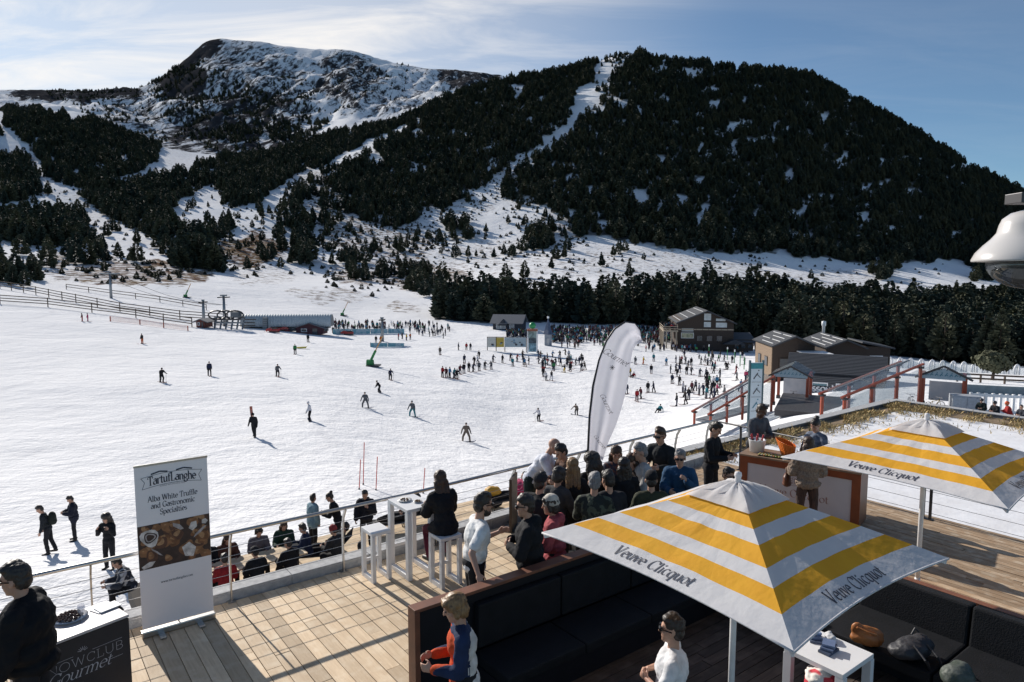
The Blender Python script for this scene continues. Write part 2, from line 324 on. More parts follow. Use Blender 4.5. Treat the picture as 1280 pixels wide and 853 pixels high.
def build_terrain():
    nr, nc = TZ.shape
    v = np.stack([WX, WY, TZ], -1).reshape(-1, 3)
    i = np.arange((nr-1)*(nc-1)); r = i//(nc-1); c = i % (nc-1); a = r*nc+c
    f = np.stack([a, a+1, a+nc+1, a+nc], 1)
    me = bpy.data.meshes.new('snowfield'); me.vertices.add(len(v)); me.vertices.foreach_set('co', v.ravel())
    me.loops.add(f.size); me.loops.foreach_set('vertex_index', f.ravel().astype(np.int32))
    me.polygons.add(len(f)); me.polygons.foreach_set('loop_start', np.arange(0, f.size, 4, dtype=np.int32))
    me.polygons.foreach_set('use_smooth', np.ones(len(f), bool)); me.update()
    px = np.repeat(PX[None, :], nr, 0); bare = blob_mask(px, TY, BARE); rock = blob_mask(px, TY, ROCK)
    rock = np.where(WY < 1300, rock*.0, rock); bare = np.where(WY > 1500, 0, bare)
    wood = forest_density(px, TY, WY)*.47
    for nm, arr in (('bare', bare), ('rock', rock), ('wood', wood)):
        at = me.attributes.new(nm, 'FLOAT', 'POINT'); at.data.foreach_set('value', arr.ravel().astype(np.float32))
    m, nt, p = new_mat('snow_and_ground'); N = nt.nodes.new; L = nt.links.new
    geo = N('ShaderNodeNewGeometry')
    def noise(sc, det=6, rough=.6, vec=None):
        n = N('ShaderNodeTexNoise'); n.inputs['Scale'].default_value = sc; n.inputs['Detail'].default_value = det; n.inputs['Roughness'].default_value = rough
        L(vec or geo.outputs['Position'], n.inputs[0]); return n.outputs[0]
    def attr(nm):
        q = N('ShaderNodeAttribute'); q.attribute_name = nm; return q.outputs['Fac']
    def math_(op, a, b, clamp=False):
        q = N('ShaderNodeMath'); q.operation = op; q.use_clamp = clamp
        for k, s in enumerate((a, b)):
            if isinstance(s, (int, float)): q.inputs[k].default_value = s
            else: L(s, q.inputs[k])
        return q.outputs[0]
    def rng_(a, lo, hi, o0=0., o1=1.):
        q = N('ShaderNodeMapRange'); L(a, q.inputs[0])
        for k, s in zip((1, 2, 3, 4), (lo, hi, o0, o1)): q.inputs[k].default_value = s
        return q.outputs[0]
    def mix(fac, a, b):
        q = N('ShaderNodeMix'); q.data_type = 'RGBA'; L(fac, q.inputs[0])
        for k, s in ((6, a), (7, b)):
            if isinstance(s, tuple): q.inputs[k].default_value = (*s, 1)
            else: L(s, q.inputs[k])
        return q.outputs[2]
    # pistes: trampled, tracked snow, slightly dirty
    mpt = N('ShaderNodeMapping'); mpt.inputs['Rotation'].default_value = (0, 0, R(35)); mpt.inputs['Scale'].default_value = (.25, 1.6, 1); L(geo.outputs['Position'], mpt.inputs[0])
    tracks = noise(1.1, 7, .65, mpt.outputs[0]); foot = noise(2.6, 6, .7); big = noise(.05, 5)
    snow = mix(rng_(big, .35, .7), (.86, .855, .86), (.80, .80, .815))
    snow = mix(rng_(tracks, .60, .72, 0, .35), snow, (.66, .655, .66))
    wv = N('ShaderNodeTexWave'); wv.wave_type = 'BANDS'; wv.inputs['Scale'].default_value = .035; wv.inputs['Distortion'].default_value = 26; wv.inputs['Detail'].default_value = 3; wv.inputs['Detail Scale'].default_value = .35; L(geo.outputs['Position'], wv.inputs[0])
    lines = math_('MULTIPLY', rng_(wv.outputs['Fac'], .955, .99), rng_(noise(.12, 4), .42, .6))
    snow = mix(math_('MULTIPLY', lines, .22), snow, (.55, .55, .58))
    snow = mix(rng_(noise(.9, 8, .75), .60, .78, 0, .30), snow, (.60, .59, .58))
    n_f = noise(.22, 8, .72); n_m = noise(.05, 8, .7)
    earth = mix(rng_(noise(.35, 6), .35, .65), (.17, .105, .07), (.075, .05, .04))
    earth = mix(rng_(noise(.06, 4), .45, .65), earth, (.20, .145, .085))
    f_b = rng_(math_('ADD', math_('MULTIPLY', attr('bare'), .40), math_('MULTIPLY', n_f, 1.0)), .74, .88)
    f_b = math_('MULTIPLY', f_b, rng_(attr('bare'), .02, .2), True)
    mpr = N('ShaderNodeMapping'); mpr.inputs['Scale'].default_value = (1.3, .35, .35); L(geo.outputs['Position'], mpr.inputs[0])
    rk = mix(rng_(noise(.03, 8, .75), .35, .65), (.060, .056, .058), (.026, .027, .031))
    f_r = rng_(math_('ADD', math_('MULTIPLY', attr('rock'), .55), math_('MULTIPLY', noise(.045, 12, .80, mpr.outputs[0]), 1.3)), .90, 1.00)
    f_r = math_('MULTIPLY', f_r, rng_(attr('rock'), .02, .25), True)
    litter = mix(rng_(n_f, .35, .65), (.045, .04, .03), (.02, .022, .018))
    f_w = rng_(math_('ADD', math_('MULTIPLY', attr('wood'), .9), math_('MULTIPLY', n_m, .35)), .42, .60)
    f_w = math_('MULTIPLY', f_w, .9)
    col = mix(f_w, mix(f_r, mix(f_b, snow, earth), rk), litter)
    L(col, p.inputs['Base Color']); p.inputs['Roughness'].default_value = .85; p.inputs['Specular IOR Level'].default_value = 0.0
    b1 = N('ShaderNodeBump'); b1.inputs['Strength'].default_value = .45; b1.inputs['Distance'].default_value = .10; L(math_('MULTIPLY', foot, rng_(noise(.16, 5), .38, .62, .25, 1.3)), b1.inputs['Height'])
    b2 = N('ShaderNodeBump'); b2.inputs['Strength'].default_value = .28; b2.inputs['Distance'].default_value = .16; L(tracks, b2.inputs['Height']); L(b1.outputs[0], b2.inputs['Normal'])
    b3 = N('ShaderNodeBump'); b3.inputs['Strength'].default_value = .35; b3.inputs['Distance'].default_value = 4; L(n_m, b3.inputs['Height']); L(b2.outputs[0], b3.inputs['Normal'])
    L(b3.outputs[0], p.inputs['Normal'])
    me.materials.append(m)
    o = link('snow_ground', me); tag(o, 'snow covered ski slope rising to wooded hills and rocky peaks', 'terrain', kind='structure')
# ---- where trees stand (photo outlines of the woods, laid on the terrain)
WOODS = [
 ([(10,131),(65,138),(112,155),(146,147),(177,160),(211,180),(204,202),(163,223),(102,236),(68,220),(61,202),(48,186),(30,155),(14,145)], 1.0),
 ([(0,178),(20,192),(50,200),(71,240),(20,258),(0,254)], 1.0), ([(-80,120),(0,150),(20,168),(24,178),(0,176),(-80,250)], 1.0),
 ([(112,236),(143,236),(190,228),(250,208),(326,194),(400,170),(440,154),(500,132),(510,158),(430,192),(372,225),(330,254),(292,260),(270,228),(222,262),(228,292),(205,306),(180,292),(150,277),(125,264)], .95),
 ([(-60,270),(0,277),(60,264),(110,270),(115,287),(100,307),(60,309),(0,300),(-60,300)], 1.0), ([(-40,320),(0,318),(50,334),(55,362),(0,358)], .35),
 ([(218,317),(272,330),(279,342),(221,334)], .7), ([(231,303),(262,286),(300,272),(300,287),(255,312)], .8), ([(340,299),(360,264),(374,242),(385,262),(398,318),(384,334)], .7), ([(372,240),(420,205),(432,215),(440,270),(420,290),(395,280)], .55),
 ([(502,146),(583,108),(651,96),(712,83),(742,70),(738,100),(712,120),(705,151),(678,182),(645,199),(611,226),(577,250),(559,266),(532,256),(529,277),(488,284),(434,263),(430,209),(478,182),(515,161)], 1.0),
 ([(763,100),(778,78),(800,72),(850,78),(930,80),(1000,90),(1050,108),(1100,146),(1150,173),(1200,206),(1280,250),(1400,300),(1400,345),(1290,334),(1230,338),(1190,324),(1100,332),(1000,322),(925,316),(850,314),(780,302),(709,292),(695,267),(630,249),(624,232),(658,202),(709,175),(740,131)], 1.0),
 ([(745,62),(800,58),(850,70),(850,80),(800,74),(760,84)], .35),
 ([(540,400),(556,386),(700,389),(800,386),(900,380),(1000,383),(1100,393),(1200,388),(1400,388),(1400,466),(1290,464),(1100,443),(1000,433),(940,425),(800,407),(680,404),(600,404)], 1.0),
 ([(420,205),(560,270),(560,345),(440,352),(400,320)], .24), ([(190,225),(340,215),(400,250),(395,330),(290,345),(200,320)], .09), ([(0,250),(130,240),(200,310),(150,345),(0,330)], .08), ([(560,270),(700,285),(820,305),(820,325),(560,325)], .12), ([(560,285),(1250,345),(1250,372),(560,350)], .012), ([(660,292),(700,290),(690,312),(664,312)], .8), ([(558,282),(584,280),(584,302),(558,302)], .9),
 ([(640,255),(700,270),(770,300),(700,305),(640,285)], .25), ([(950,322),(1000,322),(998,334),(960,332)], .5), ([(1080,330),(1120,334),(1116,350),(1088,350)], .7), ([(1215,335),(1250,336),(1246,352),(1218,350)], .6), ([(500,345),(560,352),(556,372),(510,372)], .3),
 ([(746,64),(763,98),(740,131),(709,175),(658,202),(624,232),(600,262),(570,268),(617,226),(651,199),(685,182),(712,151),(719,120)], .07),
 ([(90,190),(75,262),(110,262),(108,238)], .1),
 # thin woods on the high peak
 ([(60,112),(200,108),(330,175),(420,170),(430,195),(180,190),(120,140)], .22), ([(205,100),(260,75),(300,95),(330,120),(360,120),(330,150),(300,185),(240,170),(210,140)], .5), ([(150,110),(200,105),(210,150),(150,140)], .22), ([(300,120),(380,95),(430,130),(420,160),(350,165)], .28), ([(260,150),(330,150),(330,185),(270,190)], .6), ([(340,150),(420,150),(400,180),(340,178)], .6), ([(420,90),(520,80),(500,140),(430,135)], .12),
]
ROW_K = [i for i, w in enumerate(WOODS) if w[0][0] == (540, 400)][0]
HOLES = [(918,159,14,8,.85),(945,176,14,6,.85),(979,220,8,8,.8),(1013,149,7,6,.7),(1064,258,7,5,.7),(1078,275,12,5,.8),(877,270,12,17,.75),(797,248,18,13,.85),(672,268,24,12,.6),(770,128,10,6,.8),(880,195,10,5,.6),(845,290,30,8,.5),(1000,300,30,6,.4),
         (860,90,16,8,.7),(930,95,8,6,.6),(820,85,20,8,.6),(640,112,8,8,.7),(515,210,10,10,.8),(470,200,14,10,.8),(560,190,8,5,.4),(165,195,10,8,.8),(120,195,6,5,.6),(455,240,10,8,.5),(830,200,12,6,.35),(1150,230,8,5,.3)]
def forest_density(px, py, D):
    d = np.zeros(px.shape)
    ox, oy = px, py; n1 = fbm(px/22, py/11, 4, 21); n2 = fbm(px/18+9, py/9, 4, 33)
    px = px+n1*34*np.clip((D-300)/400, .15, 1); py = py+n2*17*np.clip((D-300)/400, .15, 1)
    for k, (poly, v) in enumerate(WOODS):
        far = k >= len(WOODS)-7
        row = k == ROW_K
        ins = inpoly(px, py, poly)
        ins &= (D > 1350) if far else ((D < 480) & (D > 190) if row else (D > 215) & (D < 1320))
        d = np.maximum(d, np.where(ins, v, 0))
    gap = np.clip((fbm(ox/15, oy/6.5, 5, 44)-.095)*9, 0, 1); d = np.where((D > 480) & (D < 1320), d*(1-.78*gap), d)
    for cx, cy, rx, ry, v in HOLES:
        q = ((px-cx)/rx)**2 + ((py-cy)/ry)**2
        d = np.where((q < 1) & (D > 480), d*(1-v*(1-q**2)), d)
    return d
build_terrain()
# ------------------------------------------------------------------ trees
def leaf_mat():
    m, nt, p = new_mat('needles'); N = nt.nodes.new; L = nt.links.new
    oi = N('ShaderNodeObjectInfo'); tc = N('ShaderNodeTexCoord')
    n = N('ShaderNodeTexNoise'); n.inputs['Scale'].default_value = 5; n.inputs['Detail'].default_value = 4; L(tc.outputs['Object'], n.inputs[0])
    ad = N('ShaderNodeMath'); ad.operation = 'ADD'; L(oi.outputs['Random'], ad.inputs[0]); L(n.outputs[0], ad.inputs[1])
    r = N('ShaderNodeMapRange'); r.inputs[1].default_value = .4; r.inputs[2].default_value = 1.5; L(ad.outputs[0], r.inputs[0])
    x = N('ShaderNodeMix'); x.data_type = 'RGBA'; x.inputs[6].default_value = (.026, .044, .040, 1); x.inputs[7].default_value = (.085, .088, .052, 1); L(r.outputs[0], x.inputs[0])
    L(x.outputs[2], p.inputs['Base Color']); p.inputs['Roughness'].default_value = .75; p.inputs['Specular IOR Level'].default_value = .2
    return m
NEEDLES = leaf_mat(); BARK = mat('bark', (.10, .065, .045), (.05, .035, .028), scale=6, rough=.9, bump=.5)
def crown_mesh(seed, n=270, base=.10, wide=.22, power=.75):
    rr = np.random.default_rng(seed); vs = []; fs = []
    lean = rr.normal(0, .02, 2); ph = rr.uniform(0, 6.28, 4)
    for i in range(n):
        t = base + (1-base)*rr.random()**1.25; a = rr.uniform(0, 2*PI)
        env = wide*max(.03, (1-t))**power*(1 if t > base+.12 else .55+(t-base)*3.6)*(1+.22*math.sin(2*a+ph[0])+.20*math.sin(3*a+9*t+ph[1])+.16*math.sin(14*t+a+ph[2]))
        q = env*math.sqrt(rr.uniform(.18, 1)); s = (.030+.055*(1-t))*rr.uniform(.7, 1.35)
        c = np.array([q*math.cos(a)+lean[0]*t, q*math.sin(a)+lean[1]*t, t])
        out = np.array([math.cos(a), math.sin(a), rr.uniform(-.25, .75)]); out /= np.linalg.norm(out)
        for k in range(2):
            w = np.cross(out, rr.normal(size=3)); w /= np.linalg.norm(w)+1e-9
            o = len(vs); e = out*rr.uniform(.8, 1.4)
            vs += [c-e*s*.7-w*s*.25, c-w*s*.85, c+e*s*1.1, c+w*s*.85]; fs.append((o, o+1, o+2, o+3))
    me = bpy.data.meshes.new('crown'); me.from_pydata([tuple(q) for q in vs], [], fs); me.materials.append(NEEDLES); me.update(); return me
def trunk_mesh():
    b = MB(); b.tube([(0, 0, -.06), (0.004, 0, .2), (-.004, .004, .55), (0, 0, .93)], [.020, .016, .010, .003], 7)
    for k in range(7):
        a = k*2.4; z = .18+.09*k; l = .15*(1-z)+.02
        b.tube([(0, 0, z), (l*math.cos(a), l*math.sin(a), z+.03)], [.005, .0015], 4)
    return b.mesh('trunk', BARK)
CROWNS = [crown_mesh(1, 300, .08, .25, .66), crown_mesh(2, 320, .06, .30, .60), crown_mesh(3, 270, .10, .21, .80), crown_mesh(4, 330, .08, .34, .50), crown_mesh(6, 300, .10, .26, .72), crown_mesh(9, 330, .12, .36, .42)]
TRUNK = trunk_mesh()
def terrain_v(x, y):
    fx = np.clip((640+FOC*x/y - PX[0])/(PX[1]-PX[0]), 0, len(PX)-1.001); fy = np.clip((np.log(y)-LD[0])/(LD[1]-LD[0]), 0, len(LD)-1.001)
    i = fy.astype(int); j = fx.astype(int); a = fy-i; b = fx-j
    g = lambda T: T[i, j]*(1-a)*(1-b)+T[i+1, j]*a*(1-b)+T[i, j+1]*(1-a)*b+T[i+1, j+1]*a*b
    return g(TZ), g(RUN)
def scatter():
    out = []
    for d0, d1, sp, h0, h1 in ((190, 480, 4.8, 8.5, 16.5), (480, 1330, 6.6, 6.5, 15), (1350, 2850, 12.5, 9, 15)):
        xs = np.arange(-.92*d1, .92*d1, sp); ys = np.arange(d0, d1, sp)
        X, Y = np.meshgrid(xs, ys); X = (X+rng.uniform(-.48, .48, X.shape)*sp).ravel(); Y = (Y+rng.uniform(-.48, .48, Y.shape)*sp).ravel()
        k = (np.abs(X/Y) < .92) & (Y > d0); X = X[k]; Y = Y[k]
        z, run = terrain_v(X, Y); px = 640+FOC*X/Y; py = proj_row(Y, z)
        den = forest_density(px, py, Y)
        clump = vnoise(X/(sp*4), Y/(sp*4), 3)
        keep = np.where(den > .85, rng.random(len(X)) < den, (rng.random(len(X)) < den*np.clip(clump*2.6-.5, .05, 2)))
        h = rng.uniform(h0, h1, len(X))*np.where(den < .5, .68, 1)*np.where(rng.random(len(X)) < .2, .7, 1)
        keep &= (py-h/Y*FOC) < run+3
        keep &= (px > -60) & (px < 1360)
        out.append(np.stack([X, Y, z, h], 1)[keep])
    return np.concatenate(out)
TREES = scatter()
# low mountain pine and juniper scrub between the woods
def scrub_points():
    xs = np.arange(-.9*800, .9*800, 3.6); ys = np.arange(215, 900, 3.6); X, Y = np.meshgrid(xs, ys)
    X = (X+rng.uniform(-1.7, 1.7, X.shape)).ravel(); Y = (Y+rng.uniform(-1.7, 1.7, Y.shape)).ravel(); k = np.abs(X/Y) < .85; X = X[k]; Y = Y[k]
    z, run = terrain_v(X, Y); px = 640+FOC*X/Y; py = proj_row(Y, z)
    dens = blob_mask(px, py, [(60,320,120,26,.12),(300,300,60,30,.10),(250,330,60,14,.10),(430,250,70,80,.26),(480,300,90,45,.32),(320,320,60,30,.10),(620,330,150,30,.06),(900,335,280,26,.055),(470,345,70,22,.22),(700,285,70,26,.2),(570,250,40,40,.2),(150,340,80,18,.16),(640,200,70,90,.2),(380,300,60,40,.12),(250,300,90,50,.08),(60,250,120,60,.05)])
    keep = (rng.random(len(X)) < dens*np.clip(vnoise(X/14, Y/14, 9)*2.4-.4, 0, 2)) & (py < run+2)
    return np.stack([X, Y, z-.15, rng.uniform(1.2, 3.4, len(X))], 1)[keep]
def plant_trees():
    order = np.argsort(-(TREES[:, 3]/TREES[:, 1])); near = TREES[order[:300]]; rest = TREES[order[300:]]
    col = bpy.data.collections.new('tree_kinds')
    for i, (x, y, z, h) in enumerate(near):
        px = 640+FOC*x/y
        row = 535 < px and y < 470
        reg = 0 if px < 690 else 1 if px < 830 else 2 if px < 960 else 3 if px < 1110 else 4
        spot = ['behind the dark cabin and notice boards', 'behind the dense terrace crowd', 'behind the big restaurant', 'behind the slate roofed hall and chalet', 'behind the white arches'][reg]
        lab = ('dark conifer in the tree row '+spot if row else 'dark conifer on the snowy slope left of the chairlift station' if px < 300 else 'dark conifer standing on the open snowy slope below the woods')
        t = thing('conifer_tree', lab, 'tree', (x, y, z), rng.uniform(0, 6.28), 'conifers '+spot if row else 'conifers on the left slope' if px < 300 else 'conifers on the open slope')
        w = h*rng.uniform(.9, 1.25); t.scale = (w, w, h)
        k = int(rng.integers(0, len(CROWNS)))
        if i < len(CROWNS): k = i
        link('trunk', TRUNK, t); c = link('crown', CROWNS[k], t)
        if i < len(CROWNS): col.objects.link(c)
    instanced('conifer_forest', rest, 'dark conifer forest covering the mountain sides', 'forest', (1.15, 1.0), col)
    instanced('scrub', scrub_points(), 'low dark scrub dotted over the snowy slopes', 'scrub', (1.5, .75), col)
def instanced(name, pts, label, cat, squash, col):
    if True:
        me = bpy.data.meshes.new(name); me.vertices.add(len(pts)); me.vertices.foreach_set('co', pts[:, :3].astype(np.float32).ravel())
        sc = np.stack([pts[:, 3]*squash[0], pts[:, 3]*squash[0], pts[:, 3]*squash[1]], 1)*rng.uniform(.85, 1.2, (len(pts), 1))
        me.attributes.new('grow', 'FLOAT_VECTOR', 'POINT').data.foreach_set('vector', sc.astype(np.float32).ravel())
        rt = np.zeros((len(pts), 3)); rt[:, 2] = rng.uniform(0, 6.28, len(pts))
        me.attributes.new('turn', 'FLOAT_VECTOR', 'POINT').data.foreach_set('vector', rt.astype(np.float32).ravel())
        o = link(name, me); tag(o, label, cat, kind='stuff')
        ng = bpy.data.node_groups.new(name, 'GeometryNodeTree')
        ng.interface.new_socket('Geometry', in_out='INPUT', socket_type='NodeSocketGeometry'); ng.interface.new_socket('Geometry', in_out='OUTPUT', socket_type='NodeSocketGeometry')
        N = ng.nodes.new; L = ng.links.new
        gi = N('NodeGroupInput'); go = N('NodeGroupOutput'); ip = N('GeometryNodeInstanceOnPoints'); ci = N('GeometryNodeCollectionInfo')
        ci.inputs['Collection'].default_value = col; ci.inputs['Separate Children'].default_value = True; ci.inputs['Reset Children'].default_value = True
        a1 = N('GeometryNodeInputNamedAttribute'); a1.data_type = 'FLOAT_VECTOR'; a1.inputs[0].default_value = 'grow'
        a2 = N('GeometryNodeInputNamedAttribute'); a2.data_type = 'FLOAT_VECTOR'; a2.inputs[0].default_value = 'turn'
        e = N('FunctionNodeEulerToRotation'); L(a2.outputs[0], e.inputs[0])
        L(gi.outputs[0], ip.inputs['Points']); L(ci.outputs[0], ip.inputs['Instance']); ip.inputs['Pick Instance'].default_value = True
        L(e.outputs[0], ip.inputs['Rotation']); L(a1.outputs[0], ip.inputs['Scale']); L(ip.outputs[0], go.inputs[0])
        md = o.modifiers.new('grow', 'NODES'); md.node_group = ng
plant_trees()
# ------------------------------------------------------------------ lettering: broad-nib glyphs
def el(cx, cy, rx, ry, a0, a1, n=14):
    return [(cx+rx*math.cos(R(a0+(a1-a0)*i/n)), cy+ry*math.sin(R(a0+(a1-a0)*i/n))) for i in range(n+1)]
def _sf(x, y, w=.09): return [(x-w, y), (x+w, y)]
X_ = .46; K_ = .70
GL = {
 'a': (.44, [el(.21,.33,.15,.13,150,0)+[(.36,.08),(.42,.01)], el(.21,.14,.17,.15,20,340)]),
 'b': (.48, [[(.08,.70),(.08,0)], el(.25,.22,.19,.23,120,-160), [(0,.70),(.08,.70)]]),
 'c': (.40, [el(.22,.23,.19,.23,45,315)]),
 'd': (.50, [[(.40,.70),(.40,.0)], el(.23,.22,.19,.23,60,320), [(.32,.70),(.40,.70)], [(.40,0),(.48,0)]]),
 'e': (.42, [el(.22,.23,.18,.23,0,320), [(.05,.25),(.40,.25)]]),
 'f': (.30, [el(.25,.58,.12,.12,40,180)+[(.13,0)], [(.02,.44),(.27,.44)], _sf(.13,0)]),
 'g': (.46, [el(.21,.28,.16,.17,0,360), el(.21,-.10,.18,.13,120,420), [(.10,.16),(.12,.02)], [(.32,.40),(.42,.46)]]),
 'h': (.50, [[(.09,.70),(.09,0)], el(.24,.28,.15,.17,170,0)+[(.39,0)], _sf(.09,0,.08), _sf(.39,0,.08), [(0,.70),(.09,.70)]]),
 'i': (.24, [[(.11,.44),(.11,0)], [(.02,.44),(.11,.44)], _sf(.11,0,.09), el(.11,.62,.03,.03,0,360,8)]),
 'l': (.24, [[(.11,.70),(.11,0)], [(.02,.70),(.11,.70)], _sf(.11,0,.09)]),
 'm': (.74, [[(.09,.44),(.09,0)], el(.22,.28,.13,.17,170,0)+[(.35,0)], el(.49,.28,.14,.17,170,0)+[(.63,0)], _sf(.09,0,.07), _sf(.35,0,.07), _sf(.63,0,.07), [(0,.44),(.09,.44)]]),
 'n': (.50, [[(.09,.44),(.09,0)], el(.24,.28,.15,.17,170,0)+[(.39,0)], _sf(.09,0,.08), _sf(.39,0,.08), [(0,.44),(.09,.44)]]),
 'o': (.46, [el(.23,.23,.20,.23,0,360)]),
 'p': (.48, [[(.09,.44),(.09,-.22)], el(.25,.22,.19,.23,130,-150), _sf(.09,-.22,.08), [(0,.44),(.09,.44)]]),
 'q': (.48, [[(.40,.44),(.40,-.22)], el(.23,.22,.19,.23,50,330), _sf(.40,-.22,.08)]),
 'r': (.36, [[(.09,.44),(.09,0)], el(.24,.28,.15,.17,170,50), _sf(.09,0,.08), [(0,.44),(.09,.44)]]),
 's': (.36, [el(.18,.345,.13,.11,40,270)+el(.18,.115,.14,.12,90,-140)]),
 't': (.30, [[(.12,.60),(.12,.12)]+el(.22,.11,.10,.11,180,320,8), [(.01,.44),(.26,.44)]]),
 'u': (.50, [[(.09,.44),(.09,.17)]+el(.23,.17,.14,.17,180,350), [(.39,.44),(.39,0)], [(.01,.44),(.09,.44)], [(.31,.44),(.39,.44)], [(.39,0),(.47,0)]]),
 'v': (.44, [[(.05,.44),(.22,0)], [(.22,0),(.38,.44)], _sf(.05,.44,.07), _sf(.38,.44,.06)]),
 'w': (.64, [[(.05,.44),(.18,0)], [(.18,0),(.31,.44)], [(.31,.44),(.44,0)], [(.44,0),(.58,.44)], _sf(.05,.44,.06), _sf(.58,.44,.05)]),
 'k': (.48, [[(.09,.70),(.09,0)], [(.09,.2),(.36,.44)], [(.18,.28),(.40,0)]]), '.': (.18, [el(.08,.03,.03,.03,0,360,8)]), '-': (.3, [[(.04,.24),(.26,.24)]]), ' ': (.26, []),
 'A': (.66, [[(.06,0),(.33,.72)], [(.33,.72),(.58,0)], [(.16,.26),(.49,.26)], _sf(.06,0,.07), _sf(.58,0,.09)]),
 'C': (.62, [el(.34,.36,.28,.37,40,320), [(.56,.70),(.56,.52)]]),
 'G': (.68, [el(.34,.36,.28,.37,42,330), [(.59,.30),(.59,.05)], [(.46,.30),(.66,.30)], [(.56,.70),(.56,.54)]]),
 'L': (.54, [[(.13,.72),(.13,0)], [(.03,0),(.48,0),(.50,.18)], _sf(.13,.72,.10)]),
 'S': (.48, [el(.24,.54,.17,.17,40,270)+el(.24,.18,.18,.19,90,-150), [(.39,.72),(.39,.58)], [(.07,.15),(.07,0)]]),
 'T': (.60, [[(.30,.72),(.30,0)], [(.04,.55),(.05,.72),(.55,.72),(.56,.55)], _sf(.30,0,.10)]),
 'V': (.66, [[(.08,.72),(.33,0)], [(.33,0),(.57,.72)], _sf(.08,.72,.09), _sf(.57,.72,.07)]),
 'W': (.92, [[(.06,.72),(.26,0)], [(.26,0),(.45,.72)], [(.45,.72),(.65,0)], [(.65,0),(.84,.72)], _sf(.06,.72,.08), _sf(.84,.72,.06)]),
 'O': (.74, [el(.36,.36,.32,.36,0,360,24)]), 'U': (.66, [[(.08,.72),(.08,.26)]+el(.32,.26,.24,.26,180,360)+[(.56,.72)]]), 'B': (.58, [[(.10,0),(.10,.72)]+el(.32,.54,.17,.18,90,-90)+el(.32,.18,.20,.18,90,-90)+[(.10,0)], [(.10,.36),(.30,.36)]]),
 'N': (.66, [[(.09,0),(.09,.72),(.56,0),(.56,.72)]]),
 'E': (.5, [[(.44,.72),(.09,.72),(.09,0),(.44,0)], [(.09,.36),(.38,.36)]]), 'Y': (.56, [[(.04,.72),(.28,.34),(.52,.72)], [(.28,.34),(.28,0)]]), 'R': (.56, [[(.09,0),(.09,.72)]+el(.30,.53,.17,.19,90,-90)+[(.09,.34)], [(.28,.34),(.50,0)]]),
}
def text_width(s, track=0.): return sum(GL[c][0]+track for c in s)
def text_mesh(name, s, size, m, at=None, thick=.12, thin=.022, nib=25, slant=0., track=0.02, align='c', depth=.0015, squash=1.0):
    """flat lettering; at(x, y) -> Vector lays it on a surface (x along the line, y up)"""
    at = at or (lambda x, y: Vector((x, 0, y)))
    wtot = text_width(s, track); x0 = {'c': -wtot/2, 'l': 0, 'r': -wtot}[align]
    b = MB()
    for ch in s:
        w, strokes = GL[ch]
        for pl in strokes:
            k = len(pl); Lp = []; Rp = []
            for i, (px, py) in enumerate(pl):
                a = pl[max(i-1, 0)]; c = pl[min(i+1, k-1)]; dx, dy = c[0]-a[0], c[1]-a[1]; ln = math.hypot(dx, dy) or 1e-6
                th = math.atan2(dy, dx); hw = (thin+(thick-thin)*math.sin(th-R(nib))**2)/2 if thick > thin else thin/2
                nx, ny = -dy/ln*hw, dx/ln*hw
                for lst, sg in ((Lp, 1), (Rp, -1)):
                    gx, gy = px+sg*nx, py+sg*ny
                    lst.append(at((x0+gx+gy*slant)*size*squash, gy*size))
            o = len(b.v); b.v += [tuple(q) for q in Lp+Rp]; b.f += [(o+i, o+i+1, o+k+i+1, o+k+i) for i in range(k-1)]; b.m += [0]*(k-1)
        x0 += w+track
    return b.mesh(name, m)
def lettering(name, s, size, m, parent, at, **kw):
    return link(name, text_mesh(name, s, size, m, at, **kw), parent)

INK = mat('ink', (.03, .035, .06), rough=.6); SILVER = mat('brushed_steel', (.55, .54, .52), (.42, .41, .40), scale=40, rough=.32, metal=1.0, stretch=(1, 1, 8))
DARKMETAL = mat('dark_metal', (.06, .06, .065), rough=.45, metal=.6)
WHITEPAINT = mat('white_paint', (.80, .80, .80), (.74, .74, .75), scale=3, rough=.4)
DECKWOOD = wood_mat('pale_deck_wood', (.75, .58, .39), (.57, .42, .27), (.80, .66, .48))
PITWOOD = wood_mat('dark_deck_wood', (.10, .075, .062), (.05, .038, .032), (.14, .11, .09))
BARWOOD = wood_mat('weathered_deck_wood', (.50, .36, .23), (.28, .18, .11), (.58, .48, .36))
REDWOOD = mat('brown_frame', (.22, .085, .045), (.15, .06, .035), scale=5, rough=.5, stretch=(1, 1, 1))
LEATHER = mat('dark_leather', (.010, .011, .014), (.007, .008, .010), scale=6, rough=.7, bump=.25, bscale=60, spec=.2)
CONCRETE = mat('kerb_stone', (.46, .46, .46), (.34, .34, .345), scale=12, rough=.85, bump=.3, bscale=60)

